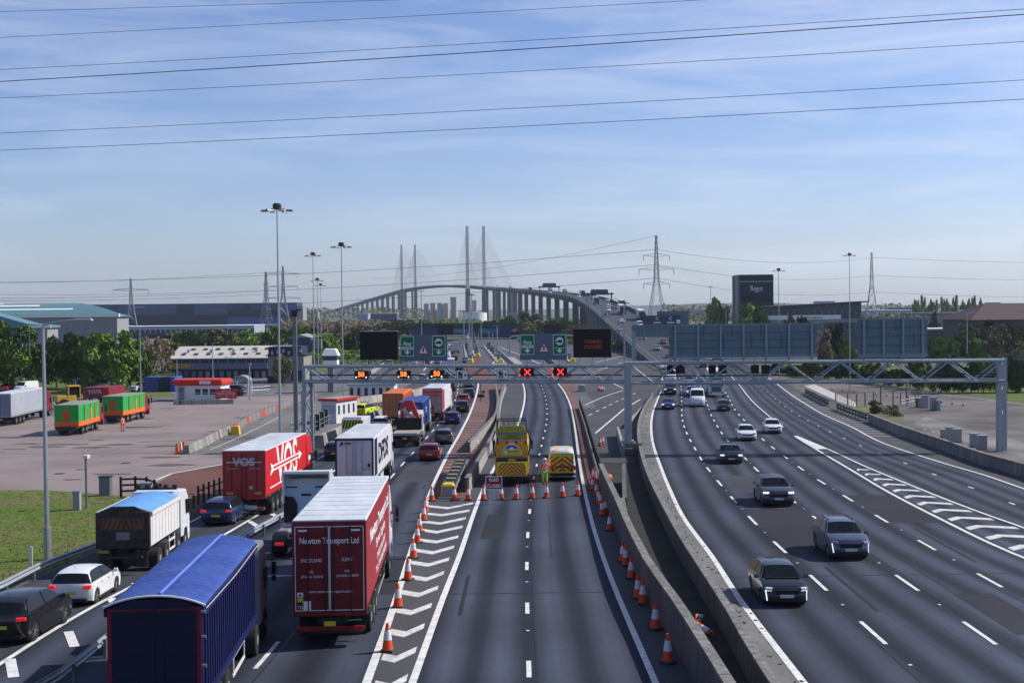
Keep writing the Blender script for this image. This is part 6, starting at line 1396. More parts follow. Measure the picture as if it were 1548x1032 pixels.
# police car
q = G(541, 631); loc, pt = place(541, 631, -.35); pc = M('police_yellow', (.60, .66, .03), .4); t = car('suv', 'yellow and green chequered patrol car parked behind the sloping concrete barrier', 'car', loc, -.35, pt, pc, 4.9, 1.95, 1.78, far=True)
pgc = M('police_green', (.02, .22, .08), .5)
for s in (-1, 1):
    for i in range(4): m = MB(); m.bx(s * .975 - .006, s * .975 + .008, .9 + i * .9, 1.3 + i * .9, .6 + .25 * (i % 2), .85 + .25 * (i % 2)); m.build('green_block', pgc, t)
for i in range(-2, 3): m = MB(); x = i * .36; s = 1 if x > 0 else -1; m.prism([(x - .07, -.03, .5), (x + .07, -.03, .5), (x + .07 - s * .2, -.03, 1.0), (x - .07 - s * .2, -.03, 1.0)], (0, .014, 0)); m.build('red_stripe', M('patrol_orange', (.6, .1, .02), .5), t)
m = MB(); m.box((0, 2.0, 1.82), (1.2, .3, .14)); m.build('light_bar', M('blue_lamp', (.05, .1, .5), .3), t, bev=.03)
# distant cars beyond the gantry, left lanes
r3 = random.Random(11); pts = [(690, 590, 'x')]
FAR = [(655, 572, 'hatch', gdark), (640, 577, 'suv', gwht), (694, 560, 'hatch', gdark), (704, 548, 'hatch', gsil), (662, 556, 'hatch', gblu2), (645, 553, 'suv', gred), (625, 552, 'hatch', gwht), (588, 553, 'hatch', gsil), (687, 545, 'suv', gblk), (676, 546, 'van', gwht), (640, 545, 'hatch', gsil), (660, 541, 'hatch', gdark), (681, 528, 'hatch', gwht), (694, 519, 'hatch', gsil), (577, 545, 'suv', gdark)]
WD2 = ['dark', 'white', 'black', 'silver', 'blue', 'red', 'white', 'grey', 'black', 'white', 'silver', 'dark', 'white', 'silver', 'graphite']
for i, (px, py, kd, pm) in enumerate(FAR):
    q = G(px, py); rz = heading(M2, min(q.y, 240)); loc, pt = place(px, py, rz); W0_, H0_ = (1.8, 1.5) if kd != 'van' else (2., 2.3)
    car(kd, 'small distant %s %s in the queue beyond the gantry, %s counted from the nearest' % (WD2[i], 'van' if kd == 'van' else 'car', ORD[i]), 'van' if kd == 'van' else 'car', loc, rz, pt, pm, 4.3 if kd != 'van' else 5.2, W0_, H0_, far=True, group='queue beyond the gantry')
# vehicles on the bridge ramp (coming down towards the camera)
cols = [gwht, gdark, gsil, gblk, gred, gwht, gblu2, gsil, gdark, gwht]; cn = ['white', 'dark grey', 'silver', 'black', 'red', 'white', 'blue', 'silver', 'dark grey', 'white']
k = 0
for i, (dd, lane, kd) in enumerate(((330, 3, 'hatch'), (352, 2, 'suv'), (372, 1, 'hatch'), (385, 3, 'T'), (400, 2, 'hatch'), (418, 1, 'hatch'), (440, 3, 'T'), (455, 0, 'hatch'), (470, 2, 'van'), (492, 1, 'suv'), (505, 3, 'T'), (525, 0, 'hatch'), (540, 2, 'T'), (560, 1, 'van'), (590, 3, 'T'), (615, 2, 'hatch'), (640, 1, 'T'), (680, 3, 'van'), (730, 2, 'T'), (780, 1, 'van'), (850, 3, 'T'), (930, 2, 'T'), (1010, 1, 'van'), (1100, 3, 'T'), (1250, 2, 'T'), (1450, 1, 'T'))):
    c, n, d = at(s_at(dd)); q = c + n * (2.4 + lane * 4.4) + Vector((0, 0, -1.06)); rz = atan2(-d.x, d.y) + pi; c2, _, _ = at(s_at(dd) + 5); pt = -atan2((c2.z - c.z), 5)
    lb = '%s coming down the bridge ramp, %s from the near end' % ('lorry' if kd == 'T' else ('van' if kd == 'van' else cn[i % 10] + ' car'), ORD[i] if i < 20 else 'number %d' % (i + 1))
    if kd == 'T':
        t = thing('lorry', ('white ' if i % 2 else 'grey ') + lb, 'lorry', tuple(q), rz, 'traffic on the bridge ramp', pt); cabin(t, 6, gwht if i % 2 else gdark, 3.5, 2.5, 2.2); m = MB(); m.bx(-1.25, 1.25, -6, 5.5, 1.1, 4.0); m.build('trailer_body', (wht, mar, whr, blc)[i % 4], t); chassis(t, -6, 7); axle(t, 7.4); axle(t, -3); axle(t, 4.2)
    else: car(kd, ('white ' if kd == 'van' else '') + lb, 'van' if kd == 'van' else 'car', q, rz, pt, gwht if kd == 'van' else cols[i % 10], 4.4 if kd != 'van' else 5.4, 1.82, 1.5 if kd != 'van' else 2.3, far=True, group='traffic on the bridge ramp')
# ---- in the yard
gcur = M('grey_curtain', (.30, .32, .36), .55, var=.12, scale=.5, bump=.1); gdoor = M('grey_door', (.17, .20, .27), .5, var=.1)
lc, rz, pt, ln = from_roof((16.3, 595), (83.7, 584), 4.0, 2.55)
print('grey trailer', lc, rz, ln)
t = thing('curtain_trailer', 'grey curtain sided trailer parked at the left edge of the yard', 'trailer', tuple(lc), rz, None, 0); trailer(t, 13.0, 2.55, 4.0, 1.2, gcur, whr, gdoor, curtain=True, frame=M('grey_frame', (.3, .3, .32), .5)); lorry_rear(t, 2.55, -.05, .6)
for y in (2.0, 3.3, 4.6): axle(t, y, .5, 2.5)
cabin(t, 13.5, mar, 3.5, 2.5, 2.2); axle(t, 12., .5, 2.5, True); axle(t, 14.7, .5)
grn = M('cabin_green', (.03, .30, .06), .5, var=.08, scale=1.5); org = M('cabin_orange', (.75, .14, .02), .5); cabr = M('cab_maroon', (.22, .02, .03), .4, .1)
def cabin_truck(rr, fr, label, door_open=False):
    H, W, L = 3.35, 2.7, 6.2; lc, rz, pt, ln = from_roof(rr, fr, H, W); print(label, lc, rz, ln); L = min(max(ln, 5.8), 7.5)
    t = thing('crew_cabin_lorry', label, 'lorry', tuple(lc), rz, None, 0)
    m = MB(); m.bx(-W / 2, W / 2, 0, L, 1.0, H); m.build('cabin_body', grn, t, bev=.02); m = MB(); m.bx(-W / 2 - .03, W / 2 + .03, -.03, L + .03, H - .04, H + .06); m.build('roof', M('cabin_roof', (.22, .26, .2), .7, var=.15), t)
    m = MB(); m.bx(-W / 2 - .012, W / 2 + .012, -.012, L + .012, .98, 1.5); m.build('orange_band', org, t)
    m = MB(); m.bx(-.42, .30, -.022, 0, 1.4, 2.85); m.build('rear_door', M('door_orange', (.50, .09, .02), .5), t)
    for i, y in enumerate((L * .28, L * .58, L * .8)):
        m = MB(); m.bx(W / 2, W / 2 + .03, y - (.22 if i == 1 else .07), y + (.22 if i == 1 else .07), 1.4, H - .15 if i != 1 else 2.75); m.build('door_panel', org if i != 0 else M('seam_dark_orange', (.3, .07, .02), .6), t)
        m = MB(); m.bx(W / 2, W / 2 + .035, y - .3, y - .24, 1.5, H - .1); m.build('door_seam', dark, t)
    chassis(t, -.3, L + 2, .98); lorry_rear(t, 2.4, -.3, .65); m = MB(); m.bx(-1.2, 1.2, -.35, .9, .75, .98); m.build('subframe', dark, t)
    for y in (1.6, 2.9): axle(t, y, .5, 2.5, True)
    axle(t, 5.2, .5, 2.5); axle(t, 6.9, .5, 2.5); cabin(t, L + .25, cabr, 3.0, 2.45, 2.0); sideguard(t, 2.5, 3.6, 4.5, steel)
    return t
cabin_truck((118.6, 612.7), (159.7, 605), 'lorry with a green and orange welfare cabin, the nearer of the pair in the yard')
cabin_truck((185.7, 599.5), (218.6, 594.4), 'lorry with a green and orange welfare cabin, parked behind the nearer one')
# loading shovel
q = G(112, 617); t = thing('wheel_loader', 'yellow wheel loader between the two cabin lorries and the grey trailer', 'loader', tuple(q), -1.0)
yel = M('digger_yellow', (.55, .34, .03), .5, var=.1)
m = MB(); m.bx(-.8, .8, -2.6, .2, 1.0, 2.0); m.build('engine_cover', yel, t, bev=.08); m = MB(); m.bx(-.75, .75, -.9, .7, 1.6, 3.3); m.build('cab_glass', glass, t, bev=.05); m = MB(); m.bx(-.85, .85, -1.0, .8, 3.25, 3.42)
for sx in (-.78, .78):
    for sy in (-.92, .72): m.bx(sx - .06, sx + .06, sy - .06, sy + .06, 1.6, 3.3)
m.build('cab_frame', yel, t); m = MB(); m.bar((-.4, .8, 1.5), (-.4, 2.6, .8), .2, .3); m.bar((.4, .8, 1.5), (.4, 2.6, .8), .2, .3); m.build('loader_arm', yel, t); m = MB(); m.prism([(-1.3, 2.6, .2), (-1.3, 3.4, .15), (-1.3, 2.7, 1.2)], (2.6, 0, 0)); m.build('bucket', steel_d, t)
for y in (-1.6, 1.2): axle(t, y, .75, 2.3)
q = G(145, 611); t = thing('skip_lorry', 'dark red lorry body lettered NVR behind the green cabin lorries', 'lorry', tuple(q), -.12); m = MB(); m.bx(-2.1, 2.1, 0, 6, .9, 2.6); m.build('body', cabr, t, bev=.03); text('NVR', .85, MATS['grey_lettering'], t, (-.1, -.02, 1.95), width=2.2, bold=.03)
m = MB(); m.bx(1.2, 2.1, -.03, 0, 1.0, 2.5); m.build('red_end', redv, t)
for y in (1.2, 4.5): axle(t, y, .5, 3.2)
for (px, py, rz_, kd, lb, pm, L, W, H) in ((151, 592, pi - .5, 'van', 'white panel van parked by the shelter behind the green cabin lorries', gwht, 5.5, 2.02, 2.5), (199, 592.5, pi - .6, 'suv', 'white pickup style car under the bright green tree', gwht, 4.9, 1.85, 1.7), (26, 594, pi - .3, 'van', 'white van roof showing above the grey curtain trailer', gwht, 5.0, 1.9, 2.0), (4, 592, pi, 'hatch', 'red car at the left edge behind the grey trailer', gred, 4.3, 1.8, 1.5), (370, 598, 1.35, 'suv', 'dark blue four wheel drive beside the small shelter', gnav, 4.8, 1.9, 1.85), (1450, 543, 1.3, 'van', 'white van passing among the bushes on the right', gwht, 6.0, 2.1, 2.6), (1350, 555, 1.0, 'hatch', 'white car passing behind the bushes at the right', gwht, 4.5, 1.8, 1.5)):
    q = G(px, py) if px != 1450 else G(px, py); loc, pt = place(px, py, rz_, end=L if abs(rz_) > 2 else 0); car(kd, lb, 'van' if kd == 'van' else 'car', loc, rz_, 0, pm, L, W, H, far=True)
# ---- closed carriageway: impact protection lorry
amber = M('lorry_amber', (.62, .33, .01), .4, .0, var=.05)
q = G(774, 734.5); rz = heading(CC, q.y) * .4; loc, pt = place(774, 734.5, rz); t = thing('impact_protection_lorry', 'yellow impact protection lorry with red chevrons and a round blue sign, on the closed carriageway', 'lorry', tuple(loc), rz, None, pt)
m = MB(); m.bx(-1.22, 1.22, .6, 6.0, .75, 2.9); m.build('body', amber, t, bev=.05)
m = MB(); m.prism([(-1.05, .52, 2.0), (1.05, .52, 2.0), (1.22, .52, 2.6), (1.1, .52, 3.05), (-1.1, .52, 3.05), (-1.22, .52, 2.6)], (0, .2, 0)); m.build('board_frame', amber, t, bev=.03)
m = MB(); n = 20; cz = 2.15
m.prism([(cos(pi * i / n) * .72, .46, cz + sin(pi * i / n) * .80) for i in range(n + 1)], (0, .03, 0)); m.build('round_sign_rim', lett, t)
m = MB(); m.prism([(cos(pi * i / n) * .66, .44, cz + .04 + sin(pi * i / n) * .70) for i in range(n + 1)], (0, .02, 0)); m.build('round_sign', hazy, t)
m = MB(); m.prism([(cos(a) * .62, .425, cz + .06 + sin(a) * .66) for a in [pi * (.22 + .56 * i / 12) for i in range(13)]], (0, .012, 0)); m.build('round_sign_top', M('sign_blue', (.02, .06, .45), .5), t)
m = MB(); m.box((0, .41, cz + .42), (.34, .01, .14)); m.box((0, .41, cz + .53), (.2, .01, .1)); m.build('lorry_symbol', lett, t)
m = MB(); m.lathe((-.42, .41, cz + .2), [(.12, -.006), (.12, .006)], 12, 'Y'); m.build('limit_disc', lett, t)
text('HIGHWAY MAINTENANCE', .09, black, t, (0, .42, cz + .26), width=.85, depth=.003)
m = MB(); m.prism([(-1.05, -.35, .72), (1.05, -.35, .72), (1.1, -.3, .95), (1.05, -.2, 1.72), (-1.05, -.2, 1.72), (-1.1, -.3, .95)], (0, .7, 0)); cu = m.build('crash_cushion', hazy, t, bev=.03)
for i in range(6):
    for s in (-1, 1):
        x0, x1 = .02 + i * .30, .15 + i * .30
        def zz(x, b): return .80 + b - x * .9
        poly = [(s * x, z) for x, z in ((0, 0),)]
        lo, hi = .78 + i * .27 - .27, .78 + i * .27 - .13
        pts_ = [(0, hi + .27), (0, lo + .27), (1.0, lo + .27 - .95), (1.0, hi + .27 - .95)]
        # clip to the panel between z .78 and 1.68
        def cl(pl, v, kp):
            o = []
            for a_ in range(len(pl)):
                A0, B0 = pl[a_], pl[(a_ + 1) % len(pl)]; ia, ib = (A0[1] - v) * kp >= 0, (B0[1] - v) * kp >= 0
                if ia: o.append(A0)
                if ia != ib: f = (v - A0[1]) / (B0[1] - A0[1]); o.append((A0[0] + (B0[0] - A0[0]) * f, v))
            return o
        pl = cl(cl(pts_, .78, 1), 1.66, -1)
        if len(pl) > 2: m = MB(); m.prism([(s * x, -.37 + (z - .72) * .15, z) for x, z in pl], (0, .02, 0)); m.build('red_chevron', hazr, cu)
m = MB(); m.bx(-1.1, 1.1, -.1, .6, 1.75, 1.95); m.bx(-1.2, 1.2, .0, .4, .5, .7); m.build('cushion_hinge', dark, t); m = MB(); m.box((0, -.18, 1.86), (.52, .02, .11)); m.build('number_plate', plate_y, t)
m = MB(); m.prism([(-.95, .3, 3.25), (.95, .3, 3.25), (1.1, .3, 3.7), (.85, .3, 4.25), (-.85, .3, 4.25), (-1.1, .3, 3.7)], (0, .12, 0)); m.build('arrow_board', M('dull_yellow', (.34, .30, .04), .6, var=.1), t, bev=.02)
m = MB(); m.bx(-1.12, 1.12, .26, .29, 3.62, 3.78); m.build('board_grey_band', steel_d, t); text('HIGHWAY', .18, black, t, (0, .27, 3.50), width=.75, depth=.003); text('MAINTENANCE', .16, black, t, (0, .27, 3.34), width=1.2, depth=.003)
for i in range(4): m = MB(); m.lathe((-1.0 + i * .66, .35, 3.08), [(.12, -.05), (.12, .05)], 10, 'Y'); m.build('warning_lamp', redv, t)
m = MB()
for s in (-1, 1): m.tube((s * 1.05, .5, 2.9), (s * 1.05, .5, 4.6), .04, 6); m.tube((s * 1.05, 2.6, 2.9), (s * 1.05, 2.6, 4.6), .04, 6); m.tube((s * 1.05, .5, 4.6), (s * 1.05, 2.6, 4.6), .04, 6); m.path([(s * 1.15, .3, 3.9), (s * 1.35, .3, 3.3), (s * 1.3, .3, 2.6), (s * 1.15, .3, 2.1)], .05, 6)
m.tube((-1.05, .5, 4.6), (1.05, .5, 4.6), .04, 6); m.tube((-1.05, 2.6, 4.6), (1.05, 2.6, 4.6), .04, 6)
for i in range(6): m.tube((-.9 + i * .36, .7, 4.2), (-.9 + i * .36, .7, 4.62), .03, 5)
m.build('cage_rails', black, t); m = MB(); m.bx(-1.0, 1.0, .6, 5.8, 2.9, 3.1); m.build('deck_load', dark, t)
chassis(t, .4, 8.2); axle(t, 1.6, .5, 2.4, True); axle(t, 2.9, .5, 2.4, True); axle(t, 7.2, .5); cabin(t, 6.2, amber, 3.2, 2.45, 2.1)
# marked van
q = G(850, 727.5); rz = heading(CC, q.y) * .5; loc, pt = place(850, 727.5, rz); t = car('van', 'white maintenance van with red and yellow chevron rear doors on the closed carriageway', 'van', loc, rz, pt, gwht, 5.3, 1.98, 2.3)
m = MB(); m.bx(-.86, .86, -.03, .02, .62, 1.92); pn = m.build('chevron_panel', hazy, t)
for i in range(8):
    for s in (-1, 1):
        c0 = .45 + i * .36; pl = [(0, c0 + .17), (0, c0), (.85, c0 - .62), (.85, c0 + .17 - .62)]
        pl = cl(cl(pl, .72, 1), 1.80, -1)
        if len(pl) > 2: m = MB(); m.prism([(s * x, -.05, z) for x, z in pl], (0, .015, 0)); m.build('red_chevron', hazr, pn)
m = MB(); m.bx(-.55, .55, -.06, -.03, 1.0, 1.1); m.bx(-.01, .01, -.06, -.03, .6, 1.95); m.build('door_gap', dark, t)
m = MB(); m.bx(-.84, .84, -.055, -.03, 1.86, 2.04); m.build('yellow_header', M('header_yellow', (.45, .5, .05), .5), t); text('HIGHWAY MAINTENANCE', .12, MATS['sign_green'], t, (0, -.06, 1.95), width=1.3, depth=.003)
m = MB(); m.box((-.35, .4, 2.36), (.4, .2, .12)); m.box((.4, .4, 2.36), (.3, .2, .10)); m.build('beacon', M('amber_lamp', (.9, .35, .08), emit=.6), t, bev=.03); m = MB(); m.bx(-.95, .95, -.06, .1, .42, .6); m.build('rear_step', black, t)
# ================================================================== trees and bushes
RV = random.Random(5)
def leafmesh(nlobes, nleaf, leaf, seed, flat=.8, hollow=.35, col=None, name='crown', cone=False):
    """unit crown: x,y in -1..1, z 0..1, uneven lobes filled with small leaf faces"""
    r = random.Random(seed); m = MB(); lobes = []
    for i in range(nlobes):
        a = r.uniform(0, 6.28); z = r.uniform(.18, .86); d = r.uniform(.15, .62) * (1.15 - abs(z - .45)) * (1 if not cone else max(.1, 1.1 - z))
        lobes.append((cos(a) * d, sin(a) * d, z, r.uniform(.13, .30) * (1.2 - .5 * z)))
    lobes += [(0, 0, .5, .42), (.1, 0, .35, .4)]
    for i in range(nleaf):
        lx, ly, lz, lr = lobes[r.randrange(len(lobes))]
        while True:
            x, y, z = r.gauss(0, 1), r.gauss(0, 1), r.gauss(0, 1); n = sqrt(x * x + y * y + z * z)
            if n > .01: break
        rad = lr * (1 - abs(r.gauss(0, .30))) * (1.12 if r.random() < .12 else 1)
        p = Vector((lx + x / n * rad, ly + y / n * rad, min(1.02, max(.0, lz + z / n * rad * .62))))
        u = Vector((r.gauss(0, 1), r.gauss(0, 1), r.gauss(0, .7))).normalized(); v = u.orthogonal().normalized(); s = leaf * r.uniform(.6, 1.4)
        v = (v + Vector((x, y, z)) / n * .2); m.add([p - u * s - v * s * .3, p + u * s * .2 - v * s, p + u * s + v * s * .3, p - u * s * .2 + v * s], [(0, 1, 2, 3)])
    o = m.build(name, MATS['grass'], None); me = o.data; bpy.data.objects.remove(o); return me
def trunkmesh(seed, limbs=6):
    r = random.Random(seed); m = MB(); m.tube((0, 0, 0), (.02, .01, .45), .035, 7, .022); m.tube((.02, .01, .45), (0, .03, .85), .022, 6, .006)
    for i in range(limbs):
        a = r.uniform(0, 6.28); z = r.uniform(.18, .5); q = (cos(a) * r.uniform(.3, .6), sin(a) * r.uniform(.3, .6), z + r.uniform(.2, .4)); h = (q[0] * .4, q[1] * .4, z + .12)
        m.tube((.01, .01, z), h, .016, 5, .011); m.tube(h, q, .011, 5, .003); m.tube(h, (q[0] * .8 + .1, q[1] * .6 - .1, q[2] + .1), .008, 4, .002)
    o = m.build('trunk', MATS['conc'] if 'conc' in MATS else MATS['concrete'], None); me = o.data; bpy.data.objects.remove(o); return me
def foliage(name, c, v=.5): 
    m = M(name, c, .85, var=v, scale=.9, spec=.15, detail=3); return m
fm = {'dark': foliage('foliage_dark', (.055, .085, .022)), 'green': foliage('foliage_green', (.10, .165, .028)), 'bright': foliage('foliage_bright', (.12, .20, .035)), 'olive': foliage('foliage_olive', (.13, .13, .045)), 'brown': foliage('foliage_brown', (.16, .125, .075)), 'pine': foliage('foliage_pine', (.012, .022, .014)), 'pale': foliage('foliage_pale', (.20, .24, .09)), 'blossom': foliage('foliage_blossom', (.24, .22, .17), .6)}
bark = M('bark', (.09, .075, .06), .9, var=.3)
CM = {}
def crown_mesh(kind, dens, seed):
    k = (kind, dens, seed)
    if k not in CM:
        n, lf = {'hi': (5200, .032), 'mid': (2200, .05), 'lo': (700, .085), 'sparse': (1500, .036)}[dens]
        me = leafmesh(22 if dens != 'lo' else 8, n, lf, seed * 7 + 1, cone=(kind == 'poplar')); me.materials.clear(); CM[k] = me
    return CM[k]
TK = [trunkmesh(3), trunkmesh(9, 8)]
for t_ in TK: t_.materials.clear(); t_.materials.append(bark)
def tree(px, D, wpx, ytop, colour, label, dens='mid', ybase=None, cat='tree', name='tree', group=None, shape='', low=.12, z0=None):
    b = P(px, 500, D); g0 = zg(D) if z0 is None else z0; H = (ZP(px, ytop, D) - g0) * 1.08; Wm = wpx * D / 1900 / 2 * 1.22
    t = thing(name, label, cat, (b.x, D, g0), RV.uniform(0, 6.28), group)
    me = crown_mesh(shape, dens, RV.randrange(3)); key = me.name + colour
    if key not in CM: c = me.copy(); c.materials.append(fm[colour]); CM[key] = c
    o = bpy.data.objects.new('crown', CM[key]); COL.objects.link(o); o.parent = t; o.location = (0, 0, H * low); o.scale = (Wm, Wm, H * (1 - low))
    k = bpy.data.objects.new('trunk' if cat == 'tree' else 'stems', TK[RV.randrange(2)]); COL.objects.link(k); k.parent = t; k.scale = (Wm, Wm, H)
    return t
tree(18, 232, 120, 492, 'green', 'tall olive green tree at the left edge behind the grey trailer', 'hi', low=.05)
tree(-28, 236, 80, 500, 'dark', 'dark tree cut off by the left edge of the photo', 'mid', low=.05)
tree(84, 240, 72, 508, 'olive', 'olive brown tree right behind the near street lamp', 'hi', low=.05)
tree(118, 236, 92, 503, 'dark', 'dark olive tree between two brighter trees by the shelter', 'hi', low=.04)
tree(168, 226, 108, 500, 'bright', 'large bright green tree above the white pickup', 'hi', low=.03)
tree(196, 232, 66, 512, 'green', 'green tree leaning on the right side of the large bright one', 'hi', low=.04)
tree(232, 238, 62, 508, 'brown', 'bare brownish tree left of the brick gabled shed', 'sparse', low=.2)
tree(428, 236, 50, 535, 'olive', 'thin olive tree in front of the beige block left of the gantry post', 'sparse', low=.1)
tree(450, 350, 46, 492, 'bright', 'bright green tree behind the navy shed', 'mid')
tree(412, 380, 60, 494, 'green', 'round green tree behind the long shed near the tallest mast', 'mid')
tree(483, 340, 44, 505, 'bright', 'green tree behind the white control pod', 'mid')
for i, (px, w_, yt, c) in enumerate(((288, 60, 500, 'green'), (330, 54, 497, 'olive'), (262, 46, 503, 'olive'), (372, 62, 499, 'bright'), (395, 40, 503, 'olive'), (345, 40, 505, 'brown'))):
    tree(px, 400 + i * 4, w_, yt, c, 'tree beyond the long shed roof, %s of six in that belt' % ORD[i], 'mid', group='tree belt beyond the long shed')
for i, (px, w_, yt, c, D) in enumerate(((510, 50, 492, 'brown', 470), (545, 44, 497, 'olive', 430), (500, 40, 506, 'green', 380), (530, 46, 505, 'dark', 390), (560, 40, 503, 'green', 420), (478, 36, 486, 'brown', 560), (604, 60, 483, 'olive', 620), (574, 50, 490, 'brown', 640), (640, 40, 487, 'dark', 640), (742, 40, 484, 'olive', 640), (765, 44, 478, 'green', 660), (800, 56, 474, 'olive', 640), (838, 56, 484, 'olive', 540), (870, 50, 492, 'brown', 500), (812, 40, 490, 'green', 560), (790, 40, 488, 'brown', 600), (895, 44, 505, 'dark', 440), (850, 40, 500, 'dark', 470))):
    tree(px, D, w_, yt, c, '%s tree of the mixed copse under the bridge, counted from the left shed' % ORD[i], 'mid', group='copse below the bridge')
tree(1086, 430, 46, 452, 'pale', 'feathery pale green tree left of the dark office tower', 'mid')
tree(1136, 400, 56, 460, 'bright', 'round green tree directly in front of the dark office tower', 'mid')
tree(1192, 380, 30, 476, 'brown', 'small reddish tree before the slanted roof office', 'mid')
tree(1213, 380, 26, 478, 'pine', 'small dark tree before the slanted roof office', 'mid')
tree(1262, 320, 44, 492, 'pine', 'dark evergreen right of the long sign back', 'mid')
tree(1243, 300, 44, 500, 'brown', 'twiggy brown bush by the end of the long sign back', 'sparse')
tree(1278, 290, 30, 512, 'green', 'green bush left of the square sign back', 'mid')
tree(1412, 520, 26, 474, 'pine', 'dark pine above the flat white roofs, left one', 'mid', shape='poplar')
tree(1452, 500, 26, 475, 'pine', 'dark pine above the flat white roofs, right one', 'mid', shape='poplar')
for i in range(11):
    tree(1386 + i * 9.6 + RV.uniform(-2, 2), 700 + RV.uniform(-20, 20), RV.uniform(10, 15), 449 + RV.uniform(-2, 7), 'pale', '%s thin poplar from the left in the row on the right horizon' % ORD[i], 'mid', group='poplars on the right horizon')
# planted bank on the right
k = 0
for i in range(24):
    px = 1172 + i * 18.5; D = 262 - min(62, (px - 1172) * .24) ; yt = 551 - (px - 1172) * .012 + RV.uniform(-9, 9)
    tree(px, D, RV.uniform(34, 50), yt, ['dark', 'dark', 'green', 'olive', 'dark'][i % 5], '%s dark bush from the left in the front hedge behind the disused plaza' % (ORD[i] if i < 20 else 'very far right'), 'mid', cat='bush', name='bush', group='front hedge of the right bank', low=-.02)
for i in range(20):
    px = 1248 + i * 18; D = 318 + RV.uniform(-14, 22); yt = (528 if px < 1400 else 513) + RV.uniform(-5, 9)
    tree(px, D, RV.uniform(36, 60), yt, ['brown', 'olive', 'olive', 'bright', 'brown', 'blossom' if px > 1490 else 'olive', 'green'][i % 7], '%s tall mixed bush from the left above the front hedge' % ORD[i], 'mid', cat='bush', name='bush', group='tall bushes on the right bank', low=-.02)
for i in range(8):
    px = 1462 + i * 16; tree(px, 346 + RV.uniform(-6, 6), 44, 489 + RV.uniform(-4, 6), ['dark', 'olive', 'pine', 'brown'][i % 4], '%s dark tree from the left in front of the brown hipped roof' % ORD[i], 'mid', group='dark trees before the hipped roof')
for i in range(9):
    px = 1478 + i * 14; tree(px, 236 + RV.uniform(-12, 12), 44, 545 + RV.uniform(-22, 12), ['green', 'bright', 'olive', 'brown', 'blossom'][i % 5], '%s large bush right of the far gantry post' % ORD[i], 'mid', cat='bush', name='bush', group='large bushes at the right edge', low=-.02)
tree(1325, 161, 40, 606, 'olive', 'low scrubby bush on the mound beside the concrete barrier', 'sparse', cat='bush', name='bush', low=-.1); tree(1350, 156, 34, 612, 'brown', 'dry bush at the right end of the mound', 'sparse', cat='bush', name='bush', low=-.1)
tree(939, 118, 14, 668, 'green', 'small green weed growing left of the centre gantry post', 'lo', cat='plant', name='weed', low=0)
def belt(px0, px1, D, yt, colour, label, n, var=4, leaf=None):
    r = random.Random(int(px0 + D)); m = MB(); lf = leaf or D / 1900 * 1.5
    for i in range(n):
        px = px0 + (px1 - px0) * r.random(); f = .5 + .5 * sin(px * .11 + D) * sin(px * .037 + 2); top = ZP(px, yt + var * (1 - f) - var * .3, D); z = top * (r.random() ** .55); q = P(px, 480, D); p = Vector((q.x, D + r.uniform(-D * .02, D * .02), z))
        u = Vector((r.gauss(0, 1), r.gauss(0, 1), r.gauss(0, .7))).normalized(); v = u.orthogonal(); s = lf * r.uniform(.6, 1.6)
        m.add([p - u * s, p - v * s, p + u * s, p + v * s], [(0, 1, 2, 3)])
    return tag(m.build('tree_belt', fm[colour], solo=True), label, None, kind='stuff')
belt(-60, 660, 1500, 465, 'olive', 'far band of trees along the left horizon', 2600)
belt(430, 660, 760, 483, 'brown', 'brown woodland beyond the tunnel approach', 2600, 6)
belt(1000, 1600, 1500, 460, 'olive', 'far band of trees along the right horizon', 2600)
belt(1010, 1400, 620, 474, 'olive', 'low trees behind the signs on the right', 2200, 5)
belt(1260, 1600, 560, 478, 'dark', 'dark trees between buildings on the right', 1800, 5)
belt(620, 960, 700, 482, 'green', 'green scrub below the bridge piers', 3000, 6)
belt(880, 960, 420, 512, 'dark', 'dark scrub at the foot of the bridge abutment', 900, 6)
belt(-60, 260, 262, 560, 'dark', 'dense dark undergrowth below the left trees', 2600, 6, .22)
belt(470, 640, 330, 528, 'green', 'scrub behind the control pod', 1800, 6, .3)
tag(None or sheet([(540, 535), (575, 520), (470, 525), (440, 560), (500, 560)], .012, grass, 'grass_slope'), kind='structure')
sheet([(60, 596), (270, 600), (250, 590), (60, 584)], .02, grass, 'grass_verge')
sheet([(-100, 590), (270, 592), (250, 575), (-100, 575)], .016, grass, 'grass_verge')
# ================================================================== buildings
def bld(label, r, D, depth, wall, name='warehouse', roof=None, cat='building', rz=0., zb=None, rooft=.25, over=.3, parent=None):
    x0, x1, yt = r; a, b = P(x0, 480, D), P(x1, 480, D); z0 = zg(D) if zb is None else zb; H = ZP((x0 + x1) / 2, yt, D) - z0; W = b.x - a.x
    t = thing(name, label, cat, ((a.x + b.x) / 2, D, z0), rz)
    m = MB(); m.bx(-W / 2, W / 2, 0, depth, 0, H); m.build('walls', wall, t)
    if roof: m = MB(); m.bx(-W / 2 - over, W / 2 + over, -over, depth + over, H, H + rooft); m.build('roof', roof, t)
    t['_h'] = H; t['_w'] = W; return t, W, H
def rect(t, W, H, r, R, mat, name, D, out=.06, th=.1):   # pixel rect onto the front face of t
    x0, x1, y0, y1 = r; a, b = P(x0, y0, D), P(x1, y1, D); o = Vector(t['_loc']); m = MB(); m.bx(a.x - o.x, b.x - o.x, -out, -out + th, b.z - o.z, a.z - o.z); return m.build(name, mat, t)
